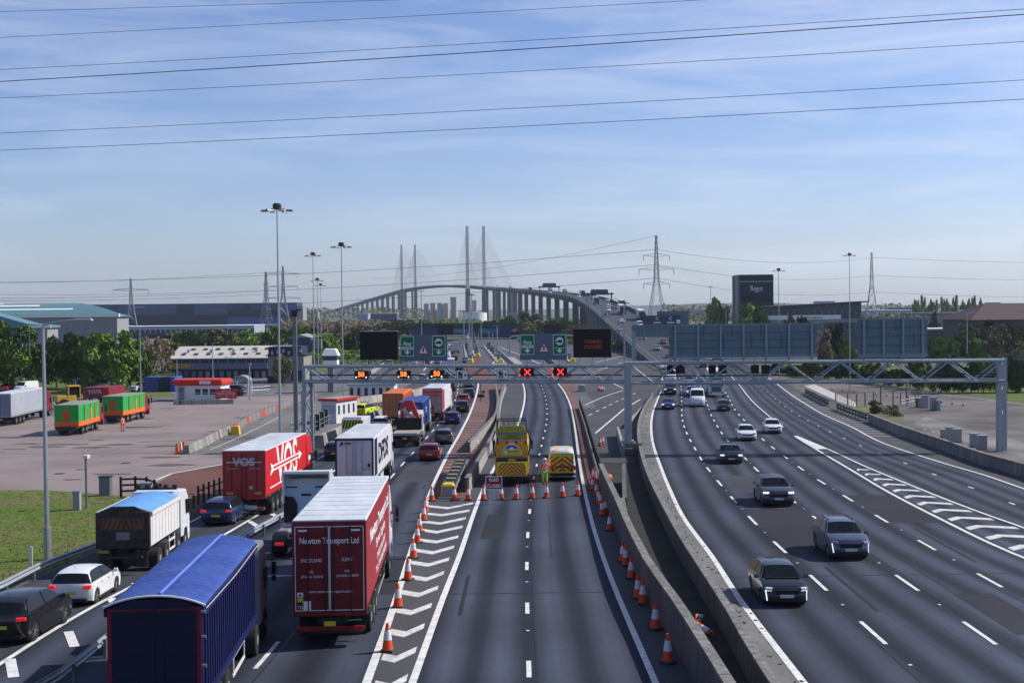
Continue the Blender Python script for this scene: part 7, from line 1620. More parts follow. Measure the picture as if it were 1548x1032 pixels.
clad_n = M('cladding_navy', (.055, .065, .13), .6, .1, var=.06, scale=.03); clad_d = M('cladding_dark', (.03, .035, .06), .6, .1); clad_b = M('cladding_blue', (.06, .09, .25), .6, .1); clad_l = M('cladding_light', (.09, .10, .19), .6); cream = M('cream_roof', (.46, .44, .39), .75, var=.12, scale=.3); wgrey = M('cladding_grey', (.26, .26, .265), .6, var=.05, scale=.1); teal_r = M('teal_roof', (.10, .21, .235), .6, var=.1, scale=.05); wtrim = M('white_fascia', (.75, .76, .77), .5); brick = M('brick', (.28, .15, .10), .85, var=.25, scale=2); purp = M('purple_grey', (.16, .15, .22), .6); win = M('window_glass', (.03, .04, .05), .15)
D = 1100; t, W, H = bld('huge navy patchwork warehouse stretching along the left horizon', (92, 449, 459), D, 30, clad_n)
for r, mt in (((178, 449, 475, 500), clad_d), ((267, 293, 459.5, 500), clad_d), ((293, 344, 459.5, 475), clad_l), ((180, 266, 460, 475), clad_l), ((344, 449, 468, 480), clad_d), ((368, 381, 462, 467), clad_d), ((344, 430, 480, 490), clad_b), ((420, 449, 459.5, 474), clad_b)): rect(t, W, H, r, 0, mt, 'cladding_patch', D, out=.1 + .15 * RV.random() + (.4 if mt is not clad_d else .1), th=.6)
rect(t, W, H, (344, 449, 490, 491.5), 0, wtrim, 'white_strip', D, .9, .6)
t, W, H = bld('pale tower at the right end of the navy warehouse', (449, 458, 462), 1060, 20, wgrey, 'stair_tower')
D = 700; t, W, H = bld('long low pale building with a strip of windows beyond the left trees', (176, 384, 493), D, 30, M('pale_blue_wall', (.30, .33, .40), .6), 'long_building', roof=wtrim); rect(t, W, H, (178, 384, 499, 502.5), 0, win, 'window_strip', D); rect(t, W, H, (178, 300, 505, 516), 0, clad_d, 'dark_base', D)
for i in range(26): rect(t, W, H, (180 + i * 7.8, 180.8 + i * 7.8, 498.5, 503), 0, wtrim, 'mullion', D, .14)
# teal roofed sheds
D = 400; t, W, H = bld('grey shed with a curved teal roof and white eaves at the left', (-160, 177, 480), D, 12, wgrey, 'shed')
for i in range(24): rect(t, W, H, (-150 + i * 14, -149.3 + i * 14, 480, 520), 0, clad_l, 'cladding_joint', D, .04, .05)
o = Vector(t['_loc']); m = MB(); a, b = P(-160, 474, D), P(181, 477, D); m.bx(a.x - o.x, b.x - o.x, -.8, .4, H - .1, H + .9); m.build('white_eaves', wtrim, t)
ridge = []
m = MB(); N_ = 8
for j in range(N_ + 1):
    v = j / N_; y = v * 12.4; rise = sin(v * pi / 2) * 3.6
    for x in (a.x - o.x, b.x - o.x - v * 19): m.v.append((x, y, H + .92 + rise * 1.0))
for j in range(N_): m.f.append((2 * j, 2 * j + 1, 2 * j + 3, 2 * j + 2))
nn = len(m.v); m.v += [(b.x - o.x, 0, H), (b.x - o.x, 12, H)]; m.f.append(tuple([2 * j + 1 for j in range(N_ + 1)] + [nn + 1, nn])); rf = m.build('roof', teal_r, t)
for (v0, v1, xe) in ((.25, .33, 110), (.5, .62, 60), (.75, .9, 5)):
    m = MB(); 
    for v in (v0, (v0 + v1) / 2, v1): 
        for x in (a.x - o.x + 5, P(xe, 470, D + v * 12).x - o.x): m.v.append((x, v * 12.4, H + .98 + sin(v * pi / 2) * 3.6))
    m.f += [(0, 1, 3, 2), (2, 3, 5, 4)]; m.build('rooflight', wtrim, rf)
D = 335; t, W, H = bld('nearer grey shed with a sloping teal roof at the left edge', (-140, 71, 497), D, 8, wgrey, 'shed'); rect(t, W, H, (-140, 39, 497, 560), 0, M('dark_teal_wall', (.06, .10, .11), .6), 'dark_wall', D)
o = Vector(t['_loc']); m = MB(); m.prism([(-W / 2 - 1, -.5, H), (W / 2 + .6, -.5, H + .1), (W / 2 + .6, -.5, H + .7), (W / 2 - 5, -.5, H + 1.2), (W / 2 - 16, -.5, H + 4.4), (-W / 2 - 1, -.5, H + 5)], (0, 8.6, 0)); m.build('roof', teal_r, t); m = MB(); m.bx(W / 2 - 6, W / 2 + 1.2, -.7, -.4, H + .1, H + .8); m.build('white_eaves', wtrim, t)
# long shed with skylights
D = 285; t, W, H = bld('long shed with a cream roof, skylights and a blue window band', (257, 428, 541), D, 18, M('shed_wall', (.09, .10, .13), .7), 'long_shed')
m = MB(); m.prism([(-W / 2 - .3, -.5, H), (-W / 2 - .3, 9, H + 2.5), (-W / 2 - .3, 18.5, H), (-W / 2 - .3, 18.5, H - .2), (-W / 2 - .3, -.5, H - .2)], (W + .6, 0, 0)); rf = m.build('roof', cream, t)
for i in range(9):
    for j, fy in enumerate((.32, .72)):
        x = -W / 2 + 1.8 + i * W / 9 + j * 1.3; y = -.5 + fy * 9.5; z = H + fy * 2.5 + .04; m = MB(); m.prism([(x, y - .7, z - .18), (x + 1., y - .7, z - .18), (x + 1., y + .7, z + .19), (x, y + .7, z + .19)], (0, 0, .06)); m.build('skylight', dark, rf)
for i in range(5): m = MB(); m.box((-W / 2 + 3 + i * 5.2, 4.2, H + 1.5), (.5, .5, .7)); m.build('roof_vent', steel, rf)
rect(t, W, H, (258, 424, 541.6, 548), 0, M('blue_window_band', (.03, .05, .10), .3), 'window_band', D)
for i in range(12): rect(t, W, H, (260 + i * 14, 260.7 + i * 14, 541.4, 548.2), 0, cream, 'mullion', D, .1)
m = MB(); m.prism([(-W / 2 - 1.2, -.6, 0), (-W / 2, -.6, 0), (-W / 2, -.6, H + .3), (-W / 2 - .6, -.6, H + 1.6), (-W / 2 - 1.2, -.6, H + .3)], (0, 19, 0)); m.build('brick_gable', brick, t)
D = 268; t, W, H = bld('lower loading canopy with purple grey fascia in front of the long shed', (255, 405, 556), D, 8, M('dock_dark_wall', (.035, .035, .045), .8), 'loading_dock'); rect(t, W, H, (255, 405, 550, 557), 0, purp, 'fascia', D, .5, .3); rect(t, W, H, (258, 288, 549.5, 555.5), 0, M('yellow_fascia', (.4, .28, .03), .6), 'yellow_fascia', D, .56, .2)  # walls below the fascia are one plain dark colour
for i in range(14): rect(t, W, H, (258 + i * 10.6, 264 + i * 10.6, 561, 572), 0, (purp, wgrey, clad_b, steel_d)[i % 4], 'dock_door', D, .1)
rect(t, W, H, (256, 404, 573, 576), 0, steel, 'dock_edge', D, 1.2, .8)
t, W, H = bld('small white gabled building above the long shed roof', (313, 347, 520), 420, 12, wtrim, 'gabled_house'); m = MB(); m.prism([(-W / 2, -.3, H), (W / 2, -.3, H), (W / 2 - 1.5, -.3, H + 1.6), (-W / 2 + 1, -.3, H + 1.6)], (0, 12, 0)); m.build('roof', wtrim, t)
D = 248; beige = M('beige_render', (.24, .22, .20), .8, var=.12, scale=.5); t, W, H = bld('beige windowless block with a dark roof left of the gantry post', (404, 458, 538), D, 10, beige, 'block_building', roof=dark)
m = MB(); m.bx(-W / 2, W / 2 - .5, .5, 8, H + .25, H + 1.8); m.build('roof_plant', clad_d, t)
for i in range(6): m = MB(); m.box((-W / 2 + .8 + i * 1.1, .6, H + .6 + (i % 3) * .2), (.5, .5, .7)); m.build('roof_unit', steel, t)
rect(t, W, H, (404, 430, 568, 586), 0, clad_d, 'dark_base', D); rect(t, W, H, (440, 458, 560, 575), 0, win, 'window', D)
t, W, H = bld('small navy shed with a shallow gable beyond the beige block', (435, 469, 510.5), 330, 14, clad_n, 'navy_shed'); m = MB(); m.prism([(-W / 2 - .2, -.2, H), (W / 2 + .2, -.2, H), (0, -.2, H + .9)], (0, 14.4, 0)); m.build('roof', wgrey, t); m = MB(); m.box((W / 2 + 1.4, 2, H * .75), (2.4, 2, 2.5)); m.build('side_box', wgrey, t)
# shelter, containers and canopy by the yard road
q = G(131, 592); t = thing('shelter', 'flat roofed grey shelter beside the white panel van', 'shelter', tuple(q)); W = 43 * q.y / 1900; H = ZP(131, 572, q.y) - q.z
m = MB(); m.bx(-W / 2 + .3, W / 2 - .3, 1.5, 4, 0, H - .2); m.build('wall', M('shelter_wall', (.26, .27, .28), .7, var=.1), t); m = MB(); m.bx(-W / 2, W / 2, -.4, 4.4, H - .2, H); m.build('roof', steel_d, t); m = MB(); m.bx(-W / 2 + .2, -W / 2 + .5, 0, .3, 0, H - .2); m.bx(-W / 2 + .3, -W / 2 + .7, .0, 4, .0, H - .2); m.build('side_wall', wtrim, t)
m = MB(); m.box((-.5, 1.45, 1.2), (1.0, .06, 2.0)); m.build('door', steel_d, t)
for i, (x0, x1, mt, lb) in enumerate(((217, 240, clad_b, 'dark blue shipping container behind the lamp column'), (241, 257, clad_d, 'dark container between two blue ones'), (257, 265, M('bright_blue', (.03, .10, .45), .5), 'bright blue container end left of the red roofed kiosk'))):
    q0, q1 = G(x0, 592), G(x1, 592); t = thing('container', lb, 'container', ((q0.x + q1.x) / 2, q0.y, 0)); m = MB(); w_ = q1.x - q0.x - .1; m.bx(-w_ / 2, w_ / 2, 0, 5, .1, 2.6); m.build('container_body', mt, t, bev=.03); m = MB()
    for k in range(6): m.bx(-w_ / 2 + w_ * (k + .3) / 6, -w_ / 2 + w_ * (k + .6) / 6, -.03, .01, .2, 2.5)
    m.build('corrugation', mt, t)
q = G(364, 597); t = thing('arched_shelter', 'small shelter with a white arched roof over the dark blue four wheel drive', 'shelter', tuple(q)); m = MB(); W = 24 * q.y / 1900; n = 10
arc = [(cos(pi * i / n) * W / 2, 0, 2.4 + sin(pi * i / n) * .9) for i in range(n + 1)]; m.prism(arc, (0, 3, 0)); m.build('arched_roof', wgrey, t)
for sx in (-W / 2 + .1, W / 2 - .1):
    for sy in (.1, 2.9): m = MB(); m.box((sx, sy, 1.2), (.14, .14, 2.4)); m.build('post', wtrim, t)
# kiosk
q = G(300, 604); t = thing('kiosk', 'white kiosk with a rounded red roof in the yard', 'kiosk', tuple(G(307, 606)), -.12); sc = q.y / 1900; Wk = 54 * sc; Hk = 3.0; wk = M('kiosk_white', (.62, .63, .66), .5, var=.04)
m = MB(); m.bx(-Wk / 2, Wk / 2, 0, 4.2, .1, Hk - .5); m.bx(-Wk / 2 - 1.8, -Wk / 2, .8, 4.2, .1, Hk - .5); m.build('walls', wk, t)
red_r = M('red_roof', (.50, .035, .02), .5, var=.06); m = MB(); m.bx(-Wk / 2 - 2.2, Wk / 2 + .4, -.4, 4.6, Hk - .55, Hk + .45); m.build('roof', red_r, t, bev=.32)
m = MB(); m.bx(-.4, 1.4, -.46, -.38, Hk - .25, Hk + .2); m.build('roof_sign', lett, t); text('SECURITY', .2, redv, t, (.5, -.48, Hk - .02), width=1.3, depth=.003)
for i in range(5): m = MB(); m.bx(-Wk / 2 + 1.6 + i * 1.22, -Wk / 2 + 2.5 + i * 1.22, -.05, .02, 1.0, 1.95); w_ = m.build('window', win, t); m = MB(); m.bx(-Wk / 2 + 1.52 + i * 1.22, -Wk / 2 + 2.58 + i * 1.22, -.03, .01, .92, 2.03); m.build('window_frame', wtrim, w_)
m = MB(); m.bx(-Wk / 2 - 1.5, -Wk / 2 - .6, .76, .82, .1, 2.1); m.build('door', steel_d, t)
q = G(362, 611); t2 = thing('red_notice', 'red notice board with white lines beside the kiosk', 'notice board', tuple(G(342, 606)), 0); m = MB(); m.bx(-1.7, 1.7, -.1, 0, .4, 1.9); m.build('panel', redv, t2); text('NOTICE', .36, lett, t2, (0, -.12, 1.55), width=1.5, depth=.003); text('REPORT TO OFFICE', .3, lett, t2, (0, -.12, 1.1), width=2.8, depth=.003); m = MB(); m.bx(-1.4, -1.3, -.08, 0, 0, .4); m.bx(1.3, 1.4, -.08, 0, 0, .4); m.build('legs', steel, t2)
a, b = G(262, 612), G(353, 610); t = thing('retaining_wall', 'low pale concrete wall with railing in front of the kiosk', 'wall', tuple(a)); m = MB(); m.bar(a + Vector((0, 0, .35)), b + Vector((0, 0, .35)), .3, .75); m.build('wall_body', conc_l, t, world=True)
m = MB(); n = 9
for i in range(n + 1): p = a.lerp(b, i / n); m.tube(p, p + Vector((0, .2, 1.7)), .03, 5)
m.tube(a + Vector((0, .2, 1.7)), b + Vector((0, .2, 1.7)), .03, 5); m.tube(a + Vector((0, .2, 1.2)), b + Vector((0, .2, 1.2)), .02, 5); m.build('railing', steel, t, world=True)
# booth by the gantry
q = G(497, 640); t = thing('booth', 'small white booth with a flat red edged roof behind the gantry post', 'booth', tuple(q), -.35); s_ = q.y / 1900; Wb = 26 * s_
m = MB(); m.bx(-Wb / 2, Wb / 2, 0, 5.5, 0, 2.75); m.build('walls', wk, t); m = MB(); m.bx(-Wb / 2 - .3, Wb / 2 + .3, -.3, 5.9, 2.75, 3.05); rf = m.build('roof', red_r, t, bev=.03); m = MB(); m.bx(-Wb / 2, Wb / 2, 0, 5.5, 3.05, 3.07); m.build('roof_deck', M('roof_felt', (.28, .25, .24), .9), rf)
m = MB(); m.bx(-Wb / 2 + .2, Wb / 2 - .2, -.04, .02, 1.2, 2.3); m.build('window', M('pale_window', (.35, .38, .45), .3), t)
for i in range(4): m = MB(); m.bx(Wb / 2 - .02, Wb / 2 + .04, .5 + i * 1.3, .9 + i * 1.3, 1.1, 2.2); m.build('window', win, t)
for i, px in enumerate((473, 480, 487, 493)):
    q = G(px, 655 - i * 4.5); m = MB(); m.box((0, 0, .95), (.55, .5, 1.9)); t = thing('equipment_cabinet', '%s dark equipment cabinet from the gantry post, in front of the booth' % ORD[i], 'cabinet', tuple(q), 0, 'dark cabinets by the booth'); m.build('cabinet_body', steel_d, t, bev=.03); m = MB(); m.box((0, -.26, .95), (.45, .03, 1.7)); m.build('cabinet_door', dark, t)
q = G(522, 633); t = thing('equipment_cabinet', 'green equipment cabinet beside the chequered patrol car', 'cabinet', tuple(q)); m = MB(); m.box((0, 0, .6), (1.2, .7, 1.2)); m.build('cabinet_body', M('cabinet_green', (.02, .10, .045), .5), t, bev=.03); m = MB(); m.box((0, 0, 1.22), (1.3, .8, .06)); m.build('lid', dark, t)
def railing(pts, label, h=1.1, name='railing'):
    q = [G(*p) for p in pts]; t = thing(name, label, 'railing', tuple(q[0])); m = MB()
    for a, b in zip(q, q[1:]):
        for z in (h, h * .55): m.tube(a + Vector((0, 0, z)), b + Vector((0, 0, z)), .03, 5)
    m.build('rails', steel, t, world=True)
    for a, b in zip(q, q[1:]):
        n = max(1, int((b - a).length / 2))
        for i in range(n + 1): p = a.lerp(b, i / n); m = MB(); m.tube(p, p + Vector((0, 0, h)), .035, 5); m.build('post', steel, t, world=True)
railing([(448, 668), (472, 655), (505, 638), (522, 630)], 'steel railing between the sloping barrier and the booth')
railing([(440, 655), (462, 640), (478, 630)], 'steel railing left of the booth')
railing([(378, 596), (408, 594)], 'white railing right of the arched shelter', 1.2)
railing([(868, 590), (885, 578), (905, 566), (915, 556)], 'steel railing on the curved ramp beyond the closed carriageway', 1.1)
q = G(880, 592); m = MB(); m.box((0, 0, .6), (1.4, 2.2, 1.2), top=(.7, .8)); o = m.build('ramp_end_block', conc_l, bev=.05); o.location = q; tag(o, 'white concrete end block where the ramp railing meets the lattice parapet', 'concrete block')
# control pod
q = G(501, 592); t = thing('control_pod', 'white faceted control pod on a column beside the plaza', 'building', tuple(q)); Hb = ZP(501, 553, q.y) - q.z; Ht = ZP(501, 527, q.y) - q.z; w_ = 24 * q.y / 1900
m = MB(); m.box((0, 0, Hb / 2), (w_ * .35, 2, Hb)); m.build('column', steel_d, t); h2 = Ht - Hb
m = MB(); m.box((0, 0, Hb + h2 * .17), (w_ * .9, w_ * .9, h2 * .34)); m.build('base_band', wtrim, t, bev=.1); m = MB(); m.box((0, 0, Hb + h2 * .47), (w_ * .86, w_ * .86, h2 * .27)); m.build('window_band', win, t); m = MB(); m.box((0, 0, Hb + h2 * .8), (w_ * 1.08, w_ * 1.08, h2 * .4), top=(.62, .62)); m.build('roof', wtrim, t, bev=.08)
# plaza modular block
D = 200; t, W, H = bld('row of white modular offices with dark doors by the long pale barrier', (526, 594, 582), D, 6, wk, 'modular_office', roof=steel)
for i in range(6): rect(t, W, H, (529 + i * 11, 534 + i * 11, 586, 600), 0, win, 'door', D)
# right hand buildings
D = 430; offd = M('tower_cladding', (.035, .038, .055), .55, .1, var=.08, scale=.3); t, W, H = bld('dark office tower with white lettering right of the pylon', (1118, 1169.5, 415), D, 14, offd, 'office_tower')
rect(t, W, H, (1118, 1169.5, 425, 425.7), 0, steel, 'metal_strip', D); rect(t, W, H, (1121, 1167, 448, 455), 0, black, 'dark_band', D); m = MB(); m.box((-W / 2 - .3, 2, H / 2), (.8, 4, H)); m.build('side_fin', steel_d, t); text('Regus', 2.6, wsign, t, (.0, -.2, H - (436 - 415) * D / 1900), width=18 * D / 1900, depth=.05)
for i in range(1, 9): m = MB(); m.bx(-W / 2 + W * i / 9 - .04, -W / 2 + W * i / 9 + .04, -.05, 0, 0, H - .3); m.build('cladding_joint', black, t)
D = 400; t, W, H = bld('long glass office with a rising slanted roof and a white banner', (1148, 1302, 464), D, 16, M('office_wall', (.06, .075, .10), .4, .1), 'office_building')
m = MB(); m.prism([(-W / 2, -1, H - .2), (W / 2 + 2.2, -1, H + 1.35), (W / 2 + 2.2, -1, H + 1.75), (-W / 2, -1, H + .2)], (0, 18, 0)); m.build('roof', M('roof_edge', (.07, .06, .06), .6), t); m = MB(); m.prism([(-W / 2, -.05, H - .4), (W / 2, -.05, H - .4), (W / 2, -.05, H + 1.3), (-W / 2, -.05, H - .2)], (0, 12, 0)); m.build('upper_wall', MATS['office_wall'], t)
rect(t, W, H, (1155, 1300, 470, 476), 0, win, 'window_band', D, .12); rect(t, W, H, (1165, 1302, 483, 487), 0, wgrey, 'spandrel', D, .12)
b_ = rect(t, W, H, (1160, 1271, 476.8, 482.3), 0, wtrim, 'banner', D, .3); o = Vector(t['_loc']); p_x = P(1228, 479.6, D); text('offices and meeting spaces', .8, ink, t, (p_x.x - o.x, -.45, p_x.z - o.z), width=30 * D / 1900, depth=.02)
for i in range(14): rect(t, W, H, (1160 + i * 10.2, 1160.8 + i * 10.2, 469, 500), 0, wgrey, 'mullion', D, .2)
for i in range(7): rect(t, W, H, (1190 + i * 15, 1198 + i * 15, 489, 497), 0, win, 'window', D, .14)
D = 360; t, W, H = bld('low building under a broad dark brown hipped roof at the right', (1472, 1640, 482), D, 26, M('brick_dark', (.12, .10, .09), .8), 'hipped_building'); m = MB(); m.add([(-W / 2 - 1.5, -1.5, H - .1), (W / 2, -1.5, H - .1), (W / 2, 28, H - .1), (-W / 2 - 1.5, 28, H - .1), (-W / 2 + 8, 13, H + 4.6), (W / 2 - 5, 13, H + 4.6)], [(0, 1, 5, 4), (1, 2, 5), (2, 3, 4, 5), (3, 0, 4), (3, 2, 1, 0)]); m.build('roof', M('brown_tiles', (.075, .05, .045), .8, var=.12, scale=.8), t)
t, W, H = bld('pale blue grey rooftop block above the brown hipped roof', (1500, 1513, 457), 390, 6, wgrey, 'rooftop_block'); 
D = 420; t, W, H = bld('low white roofed building stretching to the right edge', (1403, 1640, 497), D, 14, M('dim_wall', (.08, .07, .07), .8), 'low_building', roof=wtrim, rooft=.4, over=.8); rect(t, W, H, (1500, 1502, 495, 500), 0, black, 'pipe', D, .8)
D = 620; t, W, H = bld('grey flat building below the poplars', (1380, 1470, 473), D, 20, M('grey_far_wall', (.17, .18, .21), .7), 'grey_building', roof=wgrey); t, W, H = bld('small white block above the grey flat building', (1457, 1479, 468.5), 600, 8, wtrim, 'white_block')
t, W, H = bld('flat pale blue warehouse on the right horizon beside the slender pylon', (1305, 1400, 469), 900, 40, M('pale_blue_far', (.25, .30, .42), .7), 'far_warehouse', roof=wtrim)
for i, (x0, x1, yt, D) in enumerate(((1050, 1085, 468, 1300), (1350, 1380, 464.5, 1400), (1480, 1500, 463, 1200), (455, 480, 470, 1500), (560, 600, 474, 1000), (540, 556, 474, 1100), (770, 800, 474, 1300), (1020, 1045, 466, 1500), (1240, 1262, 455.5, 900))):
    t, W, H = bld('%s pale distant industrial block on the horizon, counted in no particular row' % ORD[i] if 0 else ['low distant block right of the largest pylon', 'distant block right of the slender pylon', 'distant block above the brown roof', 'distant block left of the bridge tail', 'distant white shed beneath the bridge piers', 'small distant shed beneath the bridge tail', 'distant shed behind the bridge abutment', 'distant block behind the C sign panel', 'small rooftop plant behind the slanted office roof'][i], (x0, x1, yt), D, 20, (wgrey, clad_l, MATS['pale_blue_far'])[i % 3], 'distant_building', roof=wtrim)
# silos
silo = M('silo_concrete', (.42, .40, .37), .8, var=.1, scale=.1)
for i, (x0, x1, yt, tp) in enumerate(((641, 650.5, 460, 1), (650.5, 660.5, 459, 1), (661, 670, 459, 1), (670, 679.5, 459.5, 1), (680, 693.5, 450, .86), (712.5, 723, 455, .9), (699, 736, 473, 1))):
    D = 1200 + (i % 2) * 12; a, b = P(x0, 480, D), P(x1, 480, D); H = ZP((x0 + x1) / 2, yt, D); r = (b.x - a.x) / 2
    t = thing('silo' if i < 6 else 'storage_tank', ['first of four short silos left of the near towers', 'second of four short silos left of the near towers', 'third of four short silos left of the near towers', 'fourth short silo, beside the tall concrete one', 'tall tapering concrete silo beside the near bridge tower', 'tapering silo between the near bridge towers', 'broad low white storage tank under the near towers'][i], 'silo' if i < 6 else 'tank', ((a.x + b.x) / 2, D, 0)); m = MB(); m.lathe((0, 0, 0), [(r, 0), (r * (1 if tp == 1 else .8), H * .5), (r * tp if tp != 1 else r, H)], 18); m.build('silo_wall', silo if i < 6 else wtrim, t, smooth=40); m = MB(); m.lathe((0, 0, H), [(r * tp * .96, 0), (r * tp * .96, .6), (r * .2, 1.2)], 18); m.build('silo_top', wgrey, t)
    if i < 6:
        m = MB(); m.tube((r * .4, -r * .98, 0), (r * .4, -r * .9 * tp, H), .25, 5); m.build('ladder', steel_d, t)
m = MB(); # jagged far skyline
tag(sheet([(x, y) for x, y in ((-2600, 2400), (-2600, 7000), (3600, 7000), (3600, 2400))], .02, M('far_fields', (.09, .10, .07), .95, var=.4, scale=.01), 'far_fields', pix=False), kind='structure')
m = MB(); r = random.Random(2); xs = [-3600 + i * 90 for i in range(90)]
for i, x in enumerate(xs): h = 20 + 16 * sin(i * .21) * sin(i * .07 + 1) + r.uniform(-3, 3); m.v += [(x, 6500, 0), (x, 6560, max(4, h)), (x, 7200, 0)]
for i in range(len(xs) - 1): q_ = i * 3; m.f += [(q_, q_ + 3, q_ + 4, q_ + 1), (q_ + 1, q_ + 4, q_ + 5, q_ + 2)]
tag(m.build('hills', M('hill_green', (.05, .06, .04), .95)), kind='structure')
# ================================================================== street furniture and works
corange = M('cone_orange', (.66, .075, .025), .55, var=.28, scale=5, detail=8); cwhite = M('cone_sleeve', (.62, .63, .65), .4, var=.18, scale=7, detail=8); cbase = M('cone_base', (.05, .045, .04), .8)
def make_cone():
    t = thing('traffic_cone', '', 'traffic cone')
    m = MB(); m.box((0, 0, .04), (.46, .46, .08), top=(.9, .9)); m.build('base', cbase, t, bev=.015)
    m = MB(); m.lathe((0, 0, 0), [(.20, .06), (.185, .1), (.150, .34), (.052, .93), (.04, .96)], 14); m.build('cone_body', corange, t, smooth=40)
    m = MB(); m.lathe((0, 0, 0), [(.144, .40), (.150, .40), (.094, .74), (.088, .74)], 14); m.build('white_sleeve', cwhite, t, smooth=40); return t
proto = make_cone(); used = [0]
def cone(px, py, label, group, rz=None, tilt=0., lift=0.):
    t = proto if used[0] == 0 else copy_tree(proto); used[0] += 1
    q = G(px, py); t.location = (q.x, q.y, q.z + .03 + lift); t.rotation_euler = (tilt + RV.gauss(0, .015), RV.gauss(0, .015), RV.uniform(0, 1.5) if rz is None else rz); t['label'] = label; t['group'] = group
    return t
for i, (px, py) in enumerate(((653, 757.5), (687, 757), (708, 756.5), (731, 756), (757.7, 755.5), (780.5, 755), (805, 754), (826, 753), (850.7, 751.5), (873.5, 749.5))): cone(px, py, '%s traffic cone from the left in the row closing the middle carriageway' % ORD[i], 'cones across the closed carriageway')
for i, (px, py) in enumerate(((586, 985), (601.8, 918.5), (616.6, 877), (625, 844), (631, 820.7), (634, 804.6), (641, 787), (643.6, 775))): cone(px, py, '%s cone from the bottom in the line along the left edge of the chevrons' % ORD[i], 'cones beside the chevrons')
for i, (px, py) in enumerate(((1009.8, 1002.3), (990.5, 951.8), (972.2, 912.9), (964.8, 904.8), (954.5, 875.2), (946.5, 855.3), (942, 849.5), (921.7, 802.3), (915.3, 777.8), (910.8, 779.7), (907.9, 766), (905.3, 761), (902, 749.8), (896.3, 741), (899.8, 729), (897.3, 725.7))): cone(px, py, '%s cone from the bottom in the shaded line along the tall dark wall' % ORD[i], 'cones along the tall dark wall')
cone(907, 675, 'cone standing on the bypass left of the centre gantry post, left one', 'cones on the bypass'); cone(911, 673, 'cone standing on the bypass left of the centre gantry post, right one', 'cones on the bypass')
cone(1050, 955, 'fallen cone lying in the trench between the walls', 'fallen cones', rz=.6, tilt=pi / 2 + .06, lift=.2); cone(1043, 945, 'dirty cone toppled behind the fallen one in the trench', 'fallen cones', rz=2.4, tilt=pi / 2 + .06, lift=.2)
q = G(920, 728); m = MB(); m.lathe((0, 0, .3), [(.02, -.3), (.22, -.2), (.3, 0), (.22, .2), (.02, .3)], 12); o = m.build('road_danger_lamp', M('lamp_red_orange', (.8, .08, .03), .4), None, smooth=60); o.location = q; tag(o, 'round orange red lamp lying behind the tall dark wall', 'warning lamp')
for i in range(4): cone(905 + i * 2.4, 590 + (i % 2) * 2, '%s of the cones bunched on the ramp nose beyond the railing' % ORD[i], 'cones on the ramp nose')
for i in range(13):
    px = 1258 + i * 16.5; py = 590 + i * 1.9 if i < 8 else 605 + (i - 8) * 2.2; cone(px, py, '%s marker cone from the left on the disused plaza below the hedge' % ORD[i], 'marker cones on the disused plaza').scale = (.6, .6, .85)
# road closed sign
q = G(747, 762); t = thing('road_closed_sign', 'red ROAD CLOSED sign on a metal frame in front of the yellow lorry', 'road sign', tuple(q), 0); sc = q.y / 1900; zc = ZP(746.5, 729.5, q.y) - q.z
m = MB(); m.box((0, 0, zc), (25 * sc, .05, 20 * sc)); m.build('plate', M('closed_red', (.25, .012, .03), .45), t); m = MB()
for s in (-1, 1): m.box((s * 12.2 * sc, -.03, zc), (.04, .02, 20 * sc)); m.box((0, -.03, zc + s * 9.7 * sc), (25 * sc, .02, .04))
m.build('white_border', wsign, t); text('ROAD', .30, wsign, t, (0, -.035, zc + .18), width=.60, bold=.006, depth=.004); text('CLOSED', .30, wsign, t, (0, -.035, zc - .20), width=.86, bold=.006, depth=.004)
m = MB(); m.tube((-.3, 0, 0), (-.3, .05, zc), .025, 5); m.tube((.3, 0, 0), (.3, .05, zc), .025, 5); m.tube((-.3, 0, .3), (.5, -.9, .02), .02, 5); m.tube((-.3, .7, 0), (.6, .7, 0), .02, 5); m.tube((.3, .05, zc * .8), (.3, .7, 0), .02, 5); m.build('frame', steel, t)
# crash cushion at the nose of the concrete wall
a, b = G(677, 753), G(698, 714); t = thing('crash_cushion', 'long yellow nosed crash cushion in front of the curved concrete barrier', 'crash cushion', tuple(a), -atan2(b.x - a.x, b.y - a.y)); L = (b - a).length
m = MB(); m.box((0, .35, .5), (1.0, .7, .95), top=(.85, .8)); m.build('yellow_nose', M('nose_yellow', (.72, .55, .02), .45), t, bev=.15); m = MB(); m.bx(-.4, .4, -.03, .0, .15, .8); m.build('nose_plate', wgrey, t)
n = 7
for i in range(n):
    y0_ = .8 + (L - 1) * i / n; m = MB(); m.bx(-.42, .42, y0_, y0_ + (L - 1) / n * .9, .12, .86); m.build('cushion_bay', black, t, bev=.08); m = MB(); m.bx(-.30, .30, y0_ + .1, y0_ + .5, .84, .93); m.build('bay_strap', M('strap_tan', (.32, .28, .16), .7), t, bev=.02)
for s in (-1, 1): m = MB(); m.bx(s * .46 - .02, s * .46 + .02, .6, L, .45, .75); m.build('side_rail', steel, t)
m = MB(); m.bx(-.6, .9, -.5, -.1, .0, .12); m.build('ground_frame', steel_d, t)
# sand bags on the wall
for i, (px, py) in enumerate(((713, 672), (719, 671.5))): m = MB(); m.box((0, 0, .25), (.7, .5, .5), top=(.6, .6)); o = m.build('sandbag', cwhite, bev=.12); o.location = G(px, py); tag(o, ['left white sandbag dumped between the two concrete barriers', 'right white sandbag dumped between the two concrete barriers'][i], 'sandbag')
q = G(710, 640); t = thing('signal_post', 'black post with small detectors standing on the red hatching', 'post', tuple(G(727, 607))); m = MB(); m.tube((0, 0, 0), (0, 0, 3.2), .09, 6); m.build('post', steel_d, t); m = MB(); m.box((0, 0, .9), (1.1, .3, .45)); m.box((.4, 0, 1.5), (.4, .3, .4)); m.build('detector', dark, t)
